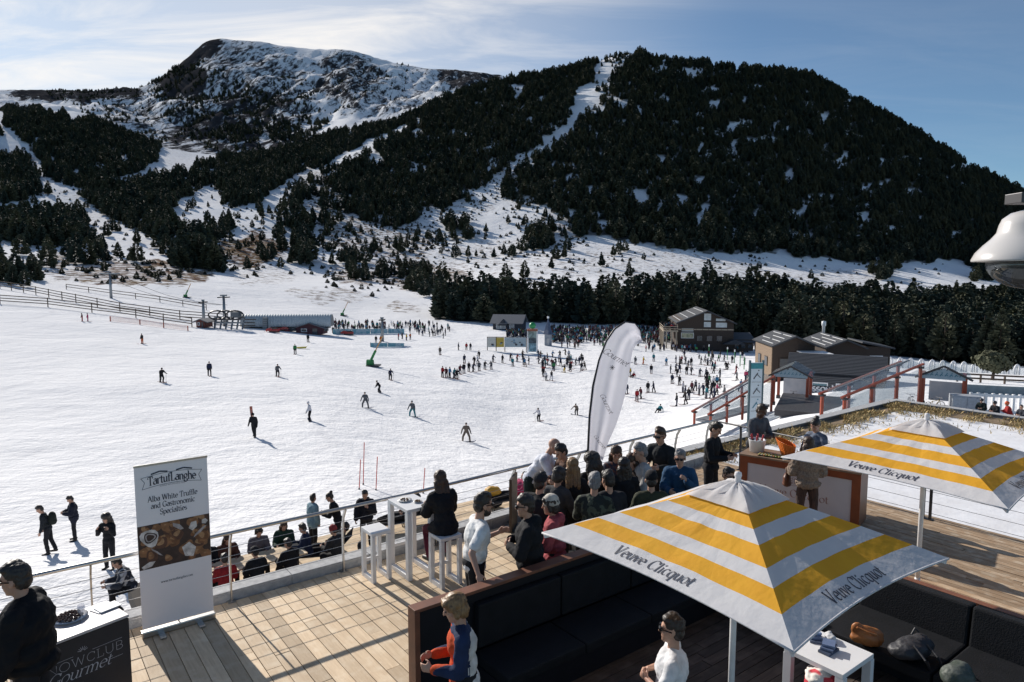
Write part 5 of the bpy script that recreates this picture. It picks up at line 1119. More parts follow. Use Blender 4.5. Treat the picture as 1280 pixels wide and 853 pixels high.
# ------------------------------------------------------------------ the bar, flag, camera, small things of the terrace
GL["'"] = (.14, [[(.06, .72), (.05, .56)]])
def build_bar():
    a = uv(11.62, 7.86); b2 = uv(12.18, 5.74); d = (b2-a); ln = d.length; d.normalize(); h = 1.05
    t = thing('bar_counter', 'brown framed bar counter with white front panel and ice bucket on top', 'bar', a, math.atan2(d.y, d.x))
    rust = mat('rust_frame', (.30, .075, .025), (.22, .055, .02), scale=4, rough=.45); pan = mat('bar_panel', (.62, .58, .60), (.56, .53, .56), scale=2, rough=.45)
    b = MB(); b.box((ln/2, .33, h/2), (ln, .60, h-.06)); b.build('cabinet', REDWOOD, t)
    b = MB(); b.box((ln/2, .31, h-.012), (ln+.03, .70, .035)); b.build('bar_top', mat('bar_top', (.30, .20, .13), (.2, .13, .085), scale=7, rough=.4), t, bevel=.004)
    for c, s in (((ln/2, .012, h-.095), (ln, .035, .13)), ((ln/2, .012, .055), (ln, .035, .11)), ((.075, .012, h/2-.025), (.15, .034, h-.27)), ((ln-.075, .012, h/2-.025), (.15, .034, h-.27))):
        b = MB(); b.box(c, s); b.build('frame_board', rust, t)
    b = MB(); b.box((ln/2, .022, h/2-.025), (ln-.302, .016, h-.272)); b.build('front_panel', pan, t)
    f = lambda cx, cy: (lambda x, y: Vector((cx+x, .0125, cy+y)))
    ros = mat('rose_print', (.34, .20, .18), rough=.5)
    lettering('bar_lettering', 'Veuve Clicquot', .20, ros, t, f(ln*.47, .36), thick=.12, thin=.025, track=.03, squash=1.0)
    b = MB()
    for r_ in (.10, .065):
        for k in range(24):
            q0, q1 = 2*PI*k/24, 2*PI*(k+1)/24; b.add([(ln*.47+rr*math.cos(q), .0125, .68+rr*math.sin(q)) for rr, q in ((r_, q0), (r_, q1), (r_-.008, q1), (r_-.008, q0))], [(0, 1, 2, 3)])
    b.build('crest', ros, t)
    b = MB()
    for k in range(6): q = k*PI/3; b.bar((ln*.47+.015*math.cos(q), .0125, .68+.015*math.sin(q)), (ln*.47+.055*math.cos(q), .0125, .68+.055*math.sin(q)), .012, .001, up=(0, 1, 0))
    b.build('crest_star', ros, t)
    w = lambda x, y, z=h+.006: a + Matrix.Rotation(t.rotation_euler.z, 3, 'Z') @ Vector((x, y, z))
    bk = thing('ice_bucket', 'white ice bucket full of red topped bottles on the bar', 'bucket', w(.22, .32)); b = MB(); b.lathe([(.0, 0), (.135, 0), (.165, .24), (.172, .25), (.158, .25), (.13, .02), (0, .02)], n=24); b.build('bucket', WHITEPAINT, bk, smooth=True)
    b = MB(); b.lathe([(.0, .19), (.155, .20), (.155, .215), (0, .225)], n=20); b.build('ice', mat('ice', (.6, .65, .7), rough=.2), bk)
    for k in range(6):
        q = k*1.05; p0 = Vector((.085*math.cos(q), .085*math.sin(q), .18)); dr = Vector((.3*math.cos(q+.3), .3*math.sin(q+.3), 1)).normalized()
        bo = thing('wine_bottle', 'bottle with red foil top standing in the white ice bucket', 'bottle', bk.location+p0, 0, 'bottles in the ice bucket'); bo.rotation_euler = dr.to_track_quat('Z', 'Y').to_euler()
        b = MB(); b.lathe([(0, -.13), (.036, -.13), (.036, .02), (.015, .06), (.014, .08)], n=12); b.build('bottle_body', mat('bottle_glass', (.02, .05, .03), rough=.1), bo, smooth=True)
        b = MB(); b.lathe([(.016, .08), (.016, .15), (.018, .155), (.018, .165), (0, .17)], n=12); b.build('foil_top', mat('red_foil', (.45, .02, .03), rough=.3), bo, smooth=True)
    # scoop shaped orange cooler
    oc = thing('champagne_cooler', 'tilted orange scoop shaped cooler standing on the bar', 'cooler', w(.80, .40), t.rotation_euler.z)
    b = MB(); n = 28; prof = [(.10, 0), (.125, .05), (.14, .12), (.15, .19)]
    rows = []
    for i in range(9):
        z = i/8
        rows.append([((.10+.055*z)*math.cos(2*PI*j/n)*1.25-.05*z, (.10+.055*z)*math.sin(2*PI*j/n), z*(.20+.13*(.5-.5*math.cos(2*PI*j/n))*1.0)) for j in range(n)])
    for i in range(8):
        for j in range(n): b.add([rows[i][j], rows[i][(j+1) % n], rows[i+1][(j+1) % n], rows[i+1][j]], [(0, 1, 2, 3)])
    b.add(rows[0], [tuple(range(n))]); o = b.build('shell', mat('orange_plastic', (.85, .19, .01), (.80, .16, .01), scale=3, rough=.3), oc, smooth=True); md = o.modifiers.new('th', 'SOLIDIFY'); md.thickness = .008
    tr = thing('fruit_tray', 'dark tray of cut fruit and canapes at the front of the bar', 'tray', w(.62, .14), t.rotation_euler.z+.05); b = MB(); b.box((0, 0, .006), (.58, .22, .012)); b.build('tray', mat('dark_panel', (.022, .022, .028)), tr)
    cols = [mat('fruit_%d' % i, c, rough=.5) for i, c in enumerate([(.5, .42, .12), (.20, .28, .05), (.55, .20, .03), (.6, .55, .35)])]
    for k in range(46):
        x, y = -.26+(k % 12)*.046, -.08+(k//12)*.05; b = MB(); b.lathe([(0, 0), (.022, .004), (.024, .016), (.012, .028), (0, .03)], n=7); o = b.build('canape', cols[(k*7+k//12) % 4], tr, smooth=True); o.location = (x+random.uniform(-.006, .006), y+random.uniform(-.006, .006), .012)
    for k, (x, y) in enumerate(((1.08, .30), (1.18, .42), (1.30, .28))):
        bo = thing('wine_bottle', ['dark bottle next to the orange cooler on the bar', 'dark bottle at the back of the bar', 'dark bottle on the bar by the parasol edge'][k], 'bottle', w(x, y)); b = MB(); b.lathe([(0, 0), (.04, 0), (.04, .19), (.016, .25), (.016, .30), (0, .305)], n=14); b.build('bottle_body', mat('brown_glass', (.06, .03, .02), rough=.12), bo, smooth=True); b = MB(); b.lathe([(.0402, .06), (.0402, .14)], n=14); b.build('bottle_label', cols[3], bo, smooth=True)
    # brown bag carried by the fur jacket
    hb = thing('handbag', 'brown leather handbag hanging from the arm of the fur jacket', 'bag', uv(11.24, 6.62, .80), R(60)); Blob().e((0, 0, .10), (.15, .07, .12)).e((.02, 0, .02), (.15, .08, .06)).build('bag', mat('brown_leather', (.12, .04, .02), rough=.4), hb, voxel=.014, folds=.02)
    b = MB(); b.tube([(-.11, 0, .16), (-.07, 0, .32), (.07, 0, .32), (.11, 0, .16)], .010, 6); b.build('strap', mat('brown_leather', (.12, .04, .02)), hb)
build_bar()
def build_flag():
    D = 13.4; s = D/FOC; base = A(735, 572, D); foot = Vector((base.x, base.y, 0))
    t = thing('feather_flag', 'tall white feather flag on a dark curved pole at the railing', 'flag', foot, R(-6))
    z = lambda y: A(735, y, D).z; X = lambda x: (x-735)*s
    pole = [(735,575),(736,548),(737,520),(741,482),(748,450),(757,426),(767,411),(780,402),(792,404),(799,413),(801,424)]
    right = [(754,575),(759,556),(770,530),(777,508),(782,486),(785,468),(787,450),(789,438),(793,431),(798,428),(801,426)]
    N_ = 44; L = []; Rr = []
    def samp(pl, t_):
        k = t_*(len(pl)-1); i = min(int(k), len(pl)-2); f = k-i; return (pl[i][0]*(1-f)+pl[i+1][0]*f, pl[i][1]*(1-f)+pl[i+1][1]*f)
    b = MB(); M_ = 22; g = []
    for i in range(N_+1):
        q = i/N_; l = samp(pole, q); r = samp(right, q); row = []
        for j in range(M_+1):
            f = j/M_; x = l[0]*(1-f)+r[0]*f; y = l[1]*(1-f)+r[1]*f
            dep = .020*math.sin(f*8+q*3)*(1-q*.5)*math.sin(PI*f)+.007*math.sin(f*19+q*5)*math.sin(PI*f) + (.22*max(0, q-.72)/.28*math.sin(f*PI*.9)**2)
            row.append(Vector((X(x), dep, z(y))))
        g.append(row)
    for i in range(N_):
        for j in range(M_): b.add([g[i][j], g[i][j+1], g[i+1][j+1], g[i+1][j]], [(0, 1, 2, 3)])
    fc = mat('flag_cloth', (.72, .72, .79), (.67, .67, .75), scale=3, rough=.8, bump=.2, bscale=9); sheer(fc, .40, None); o = b.build('cloth', fc, t, smooth=True)
    weld(o)
    b = MB(); b.tube([(X(735), 0, 0)]+[(X(x)-.012, 0, z(y)) for x, y in pole], [.02]*5+[.016]*4+[.010]*3, 8); b.build('pole', mat('flag_pole', (.012, .013, .02), rough=.4), t, smooth=True)
    b = MB(); b.box((X(735), 0, .02), (.4, .4, .04)); b.build('base_plate', DARKMETAL, t)
    def at(cx, cy, ang):
        def f(x, y):
            c, s_ = math.cos(R(ang)), math.sin(R(ang)); px = cx+(x*c-y*s_)/s; py = cy-(x*s_+y*c)/s
            # find depth of the cloth there
            best = min(((i, j) for i in range(N_+1) for j in range(M_+1)), key=lambda ij: (g[ij[0]][ij[1]].x-X(px))**2+(g[ij[0]][ij[1]].z-z(py))**2)
            return Vector((X(px), g[best[0]][best[1]].y-.020, z(py)))
        return f
    lettering('flag_lettering', 'Gourmet', .17, INK, t, at(766, 449, -30), thick=.06, thin=.03, slant=.4, track=-.03)
    b = MB()
    for k in range(4): q = k*PI/4; f = at(764, 459, 0); p0 = f(-.05*math.cos(q), -.05*math.sin(q)); p1 = f(.05*math.cos(q), .05*math.sin(q)); p0.y = p1.y = min(p0.y, p1.y)-.002*k; b.bar(p0, p1, .009, .001, up=(0, 1, 0))
    b.build('flag_emblem', INK, t)
    lettering('flag_lettering', 'Gourmet', .13, INK, t, at(755, 505, -62), thick=.06, thin=.03, slant=.4, track=-.03)
    lettering('flag_lettering', 'Gourmet', .10, INK, t, at(748, 553, -50), thick=.06, thin=.03, slant=.4, track=-.03)
build_flag()
def build_dome_camera():
    c = A(1288, 327, 1.85)
    t = thing('security_camera', 'white dome security camera hanging from a grey bracket', 'camera', c)
    wp = mat('camera_shell', (.56, .54, .53), (.53, .51, .50), scale=2, rough=.22)
    k = 1.85/FOC*.97; kz = k*.80
    b = MB(); b.lathe([(64*k, 0), (64*k, 3*kz), (60*k, 14*kz), (52*k, 26*kz), (44*k, 36*kz), (38*k, 46*kz), (36*k, 58*kz), (33*k, 68*kz), (24*k, 77*kz), (10*k, 82*kz), (0, 83*kz)], n=48); b.build('housing', wp, t, smooth=True)
    b = MB(); b.lathe([(48*k*math.cos(q), -48*k*math.sin(q)*.72-1*k) for q in np.linspace(0, PI/2-.01, 12)]+[(0, -48*k*.72-1*k)], n=40); b.build('glass_dome', glass_mat('smoked_glass', (.30, .28, .30), .22, .03), t, smooth=True)
    b = MB(); b.box((-10*k, -8*k, -14*k), (26*k, 26*k, 26*k), rot=Euler((R(15), R(10), R(-30))).to_matrix()); b.build('lens_block', mat('camera_inner', (.30, .26, .25), rough=.4), t, bevel=.004)
    b = MB(); b.tube([(-12*k, -18*k, -14*k), (-14*k, -25*k, -14*k)], 8*k, 16); b.build('lens', BLACKPLASTIC, t, smooth=True)
    b = MB(); b.tube([(0, 0, 82*kz), (0, 0, 95*kz)], 9*k, 14); b.build('neck', SILVER, t, smooth=True)
    b = MB(); b.box((72*k, 0, 99*kz), (200*k, 30*k, 13*k)); b.build('bracket', DARKMETAL, t, bevel=.002)
    b = MB(); b.tube([(190*k, 0, -c.z), (190*k, 0, 130*k)], .045, 12); b.build('mast', DARKMETAL, t, smooth=True)
build_dome_camera()
def small_things():
    # table things on the high white table
    c = uv(4.90, 9.11, 1.102)
    for k, (du, dv, lab) in enumerate(((-.05, .10, 'white plate with nibbles on the tall white table'), (.08, -.08, 'small round dish on the tall white table'))):
        p = thing('plate', lab, 'plate', c+U*du+V*dv); b = MB(); r_ = .11 if k == 0 else .07; b.lathe([(0, .003), (r_*.6, .003), (r_, .016), (r_, .02), (r_*.6, .008), (0, .008)], n=22); b.build('dish', mat('ceramic', (.75, .74, .72), rough=.2), p, smooth=True)
        for i in range(7): b = MB(); b.lathe([(0, 0), (.016, .004), (.012, .018), (0, .022)], n=7); o = b.build('nibble', mat('nibble', (.18, .09, .04), rough=.6), p, smooth=True); o.location = (.05*math.cos(i*2.4)*r_/.11, .05*math.sin(i*2.4)*r_/.11, .010)
    # food table of the cook
    t = frame_furniture('food_table', 'dark food table the cook bends over', 'table', uv(7.75, 8.75), (.75, 1.1), .92, mat('dark_wood', (.06, .035, .025), rough=.5), low=False)
    p = thing('serving_board', 'wooden serving board with food on the dark food table', 'board', uv(7.70, 8.75, .921), UA); b = MB(); b.box((0, 0, .012), (.32, .5, .024)); b.build('board', mat('board_wood', (.35, .17, .08), rough=.5), p, bevel=.004)
    for i in range(12): b = MB(); b.lathe([(0, 0), (.03, .005), (.025, .03), (0, .038)], n=8); o = b.build('snack', mat('nibble', (.18, .09, .04)), p, smooth=True); o.location = (-.09+.09*(i % 3), -.18+.11*(i//3), .024)
    # dark menu panel standing by the railing, seen almost edge on
    a = P(638, 667, 0); m = thing('menu_panel', 'dark upright panel standing on the deck beside the cook', 'panel', a, R(78)); b = MB(); b.box((.25, 0, .50), (.5, .05, .96)); b.build('board', mat('dark_wood', (.06, .035, .025)), m, bevel=.004); b = MB(); b.box((.25, 0, .012), (.42, .30, .024)); b.build('foot', DARKMETAL, m)
    # glass in the hand of the T-shirt man, phone in the hands of the fleece woman
    # bags on the corner bench
    def bag(name, lab, px, py, z, cols, parts, rz):
        q = P(px, py, z); t = thing(name, lab, 'bag', (q.x, q.y, z), rz); B = Blob()
        for e in parts: B.e(*e)
        B.build('bag', cols, t, voxel=.014, folds=.022, smooth=4, freq=1.3)
        return t
    tan = mat('tan_leather', (.42, .16, .045), (.30, .10, .03), scale=8, rough=.45, bump=.3)
    t = bag('shoulder_bag', 'tan leather shoulder bag lying on the corner bench', 1083, 806, .46, tan, [((0, 0, .08), (.18, .08, .09)), ((-.10, 0, .16), (.07, .04, .09)), ((.06, .01, .13), (.12, .05, .08)), ((-.03, 0, .14), (.12, .05, .09))], R(-20)); b = MB(); b.tube([(-.12, 0, .17), (-.10, -.05, .21), (.0, -.09, .19), (.09, -.06, .16), (.11, 0, .13)], .011, 6); b.build('strap', tan, t)
    blk = mat('black_nylon', (.018, .018, .022), (.03, .03, .036), scale=9, rough=.55, bump=.3)
    t = bag('backpack', 'black backpack slumped on the corner bench', 1140, 822, .46, blk, [((0, 0, .11), (.25, .16, .11)), ((.10, -.02, .14), (.14, .12, .10)), ((-.15, .04, .09), (.11, .13, .08))], R(25))
    for a in ((-.1, -.14), (.08, -.15)): b = MB(); b.tube([(a[0], -.08, .20), (a[0]-.03, a[1]-.09, .12), (a[0]+.03, a[1]-.10, .02), (a[0]+.12, a[1]-.02, .03)], .012, 6); b.build('strap', blk, t)
    b = MB(); b.tube([(.0, .02, .25), (.05, .02, .31), (.12, .02, .25)], .010, 6); b.build('handle', blk, t)
    bag('backpack', 'dark green rucksack at the near end of the corner bench', 1196, 858, .46, mat('green_nylon', (.03, .045, .032), (.10, .11, .10), scale=9, rough=.6, bump=.3), [((0, 0, .11), (.17, .14, .12)), ((.06, .02, .16), (.1, .1, .08))], R(10))
    # jacket heaped by the white table, and papers on it
    q = P(1026, 842, .62); t = thing('ski_jacket', 'red white and blue ski jacket draped over a chair by the white table', 'jacket', (q.x, q.y, .0), R(30))
    Blob().e((0, 0, .60), (.19, .13, .09)).e((.10, .04, .62), (.12, .12, .08)).e((-.12, -.03, .54), (.12, .11, .14)).e((.0, -.08, .5), (.16, .10, .16)).build('jacket', [mat('jacket_patches', (.55, .04, .06), (.70, .66, .62), scale=5, rough=.7, detail=1, lo=.5, hi=.53)], t, voxel=.014, folds=.05, smooth=3, freq=1.5)
    ch = thing('chair', 'low dark chair under the draped ski jacket', 'chair', (q.x, q.y, 0), R(30)); b = MB(); b.box((0, 0, .40), (.42, .42, .05)); b.build('seat', LEATHER, ch)
    for x in (-.18, .18):
        for y in (-.18, .18): b = MB(); b.box((x, y, .187), (.04, .04, .375)); b.build('leg', DARKMETAL, ch)
    c = uv(6.70, 3.40, .742)
    for k, (du, dv, col, lab) in enumerate(((-.10, -.05, (.05, .07, .12), 'dark blue brochures on the white lounge table'), (.12, .05, (.55, .56, .58), 'crumpled white napkins on the white lounge table'), (.02, .16, (.10, .13, .2), 'pile of small boxes on the white lounge table'))):
        o = thing('brochure' if k == 0 else 'napkin' if k == 1 else 'box', lab, ['brochure', 'napkin', 'box'][k], c+U*du+V*dv, UA+.3*k)
        if k == 1: Blob().e((0, 0, .03), (.07, .05, .035)).e((.04, .02, .04), (.05, .04, .035)).build('napkin_cloth', mat('napkin', col, rough=.8), o, voxel=.012, folds=.05, freq=2)
        else:
            for i in range(3): b = MB(); b.box((.02*i, .01*i, .012+i*.026), (.20-.03*i, .12, .024), rz=.2*i); b.build('cover' if k == 0 else 'carton', mat('brochure_%d_%d' % (k, i), tuple(x*(1+i*.8) for x in col), rough=.45), o)
    # slalom poles and net on the snow by the deck
    for k, (px, py, hh) in enumerate(((449, 612, 1.5), (454, 606, 2.2), (470, 613, 1.7), (529, 617, 1.3))):
        q = ground(px, py, 19); t = thing('marker_pole', ['first thin red marker pole on the snow behind the padded coat', 'tallest thin red marker pole of the cluster on the snow', 'red marker pole to the right in the cluster on the snow', 'single red marker pole on the snow above the white bar table'][k], 'pole', q); b = MB(); b.tube([(0, 0, 0), (.10, 0, hh)], .022, 6); b.build('stick', mat('red_pole', (.55, .05, .03), rough=.5), t); b = MB(); b.lathe([(0, 0), (.05, 0), (.03, .08), (0, .09)], n=8); b.build('pole_base', BLACKPLASTIC, t)
    # yellow bag by the cook's railing
    q = on(A(616, 632, 22.5), LOW); t = thing('rucksack', 'yellow and black rucksack on the lower deck beyond the railing', 'rucksack', q); Blob().e((0, 0, .55), (.3, .22, .2)).build('bag', mat('yellow_nylon', (.55, .30, .03), rough=.6), t, voxel=.03, folds=.05); Blob().e((0, 0, .25), (.36, .26, .28)).build('base', cloth((.02, .02, .024)), t, voxel=.03, folds=.05)
    # ski pile and gear left of the banner
    q = on(A(124, 745, 14.4), LOW); t = thing('sports_bag', 'black heap of gear on the lower deck left of the banner', 'bag', q); Blob().e((0, 0, .2), (.5, .35, .25)).e((.2, .1, .35), (.25, .2, .25)).build('bag', cloth((.015, .016, .02)), t, voxel=.03, folds=.06)
small_things()
def build_green_roof():
    sn = bpy.data.materials['snow_and_ground']
    o = slab('snowy_flat_roof', 14.02, 26.9, -10, 11.55, -3.2, -.30, mat('roof_snow', (.84, .84, .86), (.76, .75, .76), scale=2.2, rough=.8, bump=.45, bscale=7), 'flat roof under old snow beyond the bar railing', 'roof')
    gr = mat('parapet_metal', (.15, .17, .19), (.10, .115, .13), scale=6, rough=.5, metal=.3)
    t = thing('roof_parapet', 'grey metal parapet round the flat snowy roof', 'parapet', uv(26.9, 11.55, -.3), UA)
    b = MB(); b.box((-6.4, .14, -.02), (12.9, .28, .30)); b.build('side_upstand', gr, t); b = MB(); b.box((.16, -10.7, -.02), (.28, 21.7, .30)); b.build('end_upstand', gr, t)
    b = MB(); b.box((-6.4, .14, .14), (12.96, .34, .02)); b.build('side_cap', CONCRETE, t); b = MB(); b.box((.18, -10.7, .14), (.34, 21.7, .019)); b.build('end_cap', CONCRETE, t)
    so_ = slab('roof_soil', 14.1, 26.85, 10.95, 11.52, -.30, -.27, mat('dry_soil', (.28, .20, .12), (.17, .12, .07), scale=5, rough=.95, bump=.6), 'strip of bare soil along the roof edge', 'soil'); so2 = slab('roof_soil', 25.9, 26.84, -10, 10.94, -.30, -.268, MATS['dry_soil'], 'strip of bare soil at the end of the roof', 'soil')
    vs = []; fs = []; mi = []
    for k in range(12000):
        if rng.random() < .42: u, v = rng.uniform(14.1, 26.8), 11.5-abs(rng.normal(0, .55))
        else: u, v = 26.8-abs(rng.normal(0, .9)), rng.uniform(-4, 11.5)
        if vnoise(np.array(u*2.2), np.array(v*2.2), 4) < .42: continue
        p = uv(u, v, -.27); h = rng.uniform(.04, .16)*(1.4 if rng.random() < .12 else 1); a = rng.uniform(0, 6.28); l = rng.uniform(.02, .14); w = rng.uniform(.008, .02)
        x = Vector((math.cos(a), math.sin(a), 0)); y = Vector((-x.y, x.x, 0)); i = len(vs); vs += [p-y*w, p+y*w, p+x*l*.4+Vector((0, 0, h*.7))+y*w*.6, p+x*l+Vector((0, 0, h))]; fs.append((i, i+1, i+2)); fs.append((i, i+2, i+3)); m_ = int(rng.integers(0, 3)); mi += [m_, m_]
    me = bpy.data.meshes.new('dry_grass'); me.from_pydata([tuple(q) for q in vs], [], fs)
    for c in ((.56, .42, .20), (.46, .33, .16), (.30, .24, .11)): me.materials.append(mat('dry_grass_%d' % int(c[0]*100), c, rough=.9))
    me.polygons.foreach_set('material_index', mi); tag(link('dry_grass', me), 'dry yellow grass growing along the edge of the flat roof', 'grass', kind='stuff')
build_green_roof()
# ------------------------------------------------------------------ buildings and lifts of the resort
TIMBER = mat('dark_timber', (.060, .040, .030), (.030, .022, .018), scale=4, rough=.8, stretch=(1, 1, 12)); SLATE = mat('slate', (.050, .054, .064), (.026, .029, .036), scale=14, rough=.7, bump=.6, bscale=30)
STONE = mat('warm_stone', (.27, .19, .125), (.14, .10, .07), scale=7, rough=.9, bump=.4); RED = mat('red_post', (.32, .055, .022), (.24, .045, .02), scale=5, rough=.5); PANEL = mat('blue_grey_panel', (.32, .42, .48), (.28, .38, .44), scale=3, rough=.5)
WINDOW = mat('window_pane', (.30, .34, .36), (.16, .19, .21), scale=1.5, rough=.12); STEEL_D = mat('galvanised', (.28, .30, .32), (.20, .22, .24), scale=6, rough=.45, metal=.6); SHEET = mat('corrugated_sheet', (.46, .50, .52), (.38, .42, .44), scale=3, rough=.5, metal=.1)
FENCEWOOD = mat('fence_wood', (.12, .085, .06), (.07, .05, .038), scale=5, rough=.85)
GLASSROOF = glass_mat('greenhouse_sheet', (.88, .90, .91), .15, .25)
BLACKRUBBER = mat('cable_black', (.02, .02, .022), rough=1.0, spec=0.0)
def site(px, py, dmin=30): return ground(px, py, dmin)
def rafter_roof(t, name, x0, x1, y0, y1, zlow, zhigh, m, ov=.6, th=.22, axis='x', seams=0, seam_m=None):
    """one roof slope; axis is the way it rises. Seam strips are separate pieces."""
    if axis == 'x': q = [(x0-ov, y0-ov, zlow), (x1, y0-ov, zhigh), (x1, y1+ov, zhigh), (x0-ov, y1+ov, zlow)]
    else: q = [(x0-ov, y0-ov, zlow), (x1+ov, y0-ov, zlow), (x1+ov, y1, zhigh), (x0-ov, y1, zhigh)]
    b = MB(); b.sheet(q, th); o = b.build(name, m, t)
    q = [Vector(k) for k in q]; n = (q[1]-q[0]).cross(q[3]-q[0]).normalized()*.03
    for k in range(seams):
        f = (k+.6)/seams; a = q[0].lerp(q[1], f)+n; c = q[3].lerp(q[2], f)+n
        for h0, h1 in ((.05, .45), (.55, .95)): b = MB(); b.bar(a.lerp(c, h0), a.lerp(c, h1), .12, .04); s = b.build('snow_guard', seam_m or WHITEPAINT, o)
    return o
def window(t, x, y, z, w, h, ny=-1, m=None, frame=WHITEPAINT, name='window'):
    b = MB()
    for dx, dz, sx, sz in ((0, h/2, w+.1, .1), (0, -h/2, w+.1, .1), (-w/2, 0, .1, h-.1), (w/2, 0, .1, h-.1)): b.box((x+dx, y+ny*.05, z+dz), (sx, .1, sz))
    f = b.build(name, frame, t); b = MB(); b.box((x, y+ny*.02, z), (w, .04, h)); b.build('pane', m or WINDOW, f); return f
def restaurant():
    q = site(870, 438, 80); k = q.y/FOC; t = thing('restaurant', 'large timber restaurant with terrace and tall gable windows at the wood edge', 'building', q, R(-8))
    x0, x1, ax_, ze, zp, D_ = -23*k, 45*k, 12*k, 36.5*k, 50.5*k, 21
    b = MB(); b.box(((x0+x1)/2, D_/2, ze/2), (x1-x0, D_, ze)); b.build('wall', TIMBER, t)
    b = MB(); b.prism([(x0, ze), (x1*.98, ze-.02), (ax_, zp-.3)], .02, D_, f=lambda a, c, z: (a, z, c)); b.build('gable', TIMBER, t)
    def slope(xa, za): return [(xa, -1.6, za), (ax_, -1.6, zp), (ax_, D_+1, zp), (xa, D_+1, za)]
    q2 = slope(x0-3*k, ze-1.6*k); b = MB(); b.sheet(q2, .3); ro = b.build('roof', SLATE, t)
    for i in range(4): f = .15+.24*i; a = Vector(q2[0]).lerp(Vector(q2[1]), f); c = Vector(q2[3]).lerp(Vector(q2[2]), f); b = MB(); b.bar(a.lerp(c, .05)+Vector((0, 0, .08)), a.lerp(c, .9)+Vector((0, 0, .08)), .22, .07); b.build('snow_guard', WHITEPAINT, ro)
    q3 = slope(x1+3*k, ze-2*k)[::-1]; b = MB(); b.sheet(q3, .3); b.build('roof', SLATE, t)
    bright = mat('bright_pane', (.55, .60, .62), (.40, .45, .47), scale=1, rough=.15)
    def pane(x, z, w, h, m, fr=TIMBER): return window(t, x, -.02, z, w, h, m=m, frame=fr)
    for x, z, w, h in ((13*k, 42*k, 9*k, 9*k), (13*k, 32.5*k, 9*k, 7*k), (29*k, 38.5*k, 12*k, 3.6*k), (30*k, 32*k, 14*k, 6.5*k)): pane(x, z, w, h, bright)
    pane(-11*k, 25.5*k, 15*k, 4.6*k, mat('pale_pane', (.35, .38, .38), rough=.2)); pane(-11*k, 18.5*k, 15*k, 6.5*k, mat('shop_pane', (.46, .42, .28), (.16, .2, .12), scale=1.6, rough=.3), WHITEPAINT)
    for i in range(3): pane((4+i*12)*k, 15*k, 7*k, 7*k, mat('dark_pane', (.05, .06, .07), rough=.1))
    for i in range(9): b = MB(); b.box((x0+(i+.5)*(x1-x0)/9, -.05, 26.2*k), ((x1-x0)/9-.1, .1, .3)); b.build('cladding_band', mat('pale_timber', (.40, .33, .25), rough=.7), t)
    tx = x0; zt = 25*k
    b = MB(); b.box((tx-9*k, 6.0, zt-.2), (18*k, 14, .35)); b.build('balcony', MATS['pale_timber'], t)
    for i in range(5): b = MB(); b.box((tx-17.5*k, -.6+i*3.2, zt/2-.2), (.3, .3, zt-.4)); b.build('balcony_post', MATS['pale_timber'], t)
    for i in range(3): b = MB(); b.box((tx-14*k+i*6*k, -.8, zt/2-.2), (.3, .3, zt-.4)); b.build('balcony_post', MATS['pale_timber'], t)
    for z in (.45, 1.0): b = MB(); b.box((tx-9*k, -.9, zt+z), (18*k, .08, .14)); b.build('balustrade_rail', MATS['pale_timber'], t); b = MB(); b.box((tx-18*k, 6.0, zt+z), (.08, 13.7, .14)); b.build('balustrade_rail', MATS['pale_timber'], t)
    b = MB(); b.box((x1+12*k, 4, 7*k), (24*k, 8, 14*k)); b.build('annexe', TIMBER, t); b = MB(); b.sheet([(x1-4*k, -1.4, 12*k), (x1+27*k, -1.4, 12*k), (x1+27*k, 8, 20*k), (x1-4*k, 8, 20*k)], .25); b.build('annexe_roof', SLATE, t)
    b = MB(); b.prism([(x1-14*k, 9*k), (x1+14*k, 9*k), (x1, 15*k)], -2.6, -.02, f=lambda a, c, z: (a, z, c)); b.build('porch', SLATE, t)
    for i in range(3): pane(x1+4*k+i*8*k, 6*k, 5*k, 5*k, mat('dark_pane', (.05, .06, .07)))
    return t, (tx-17*k, 16*k, zt)
REST, REST_TX = restaurant()
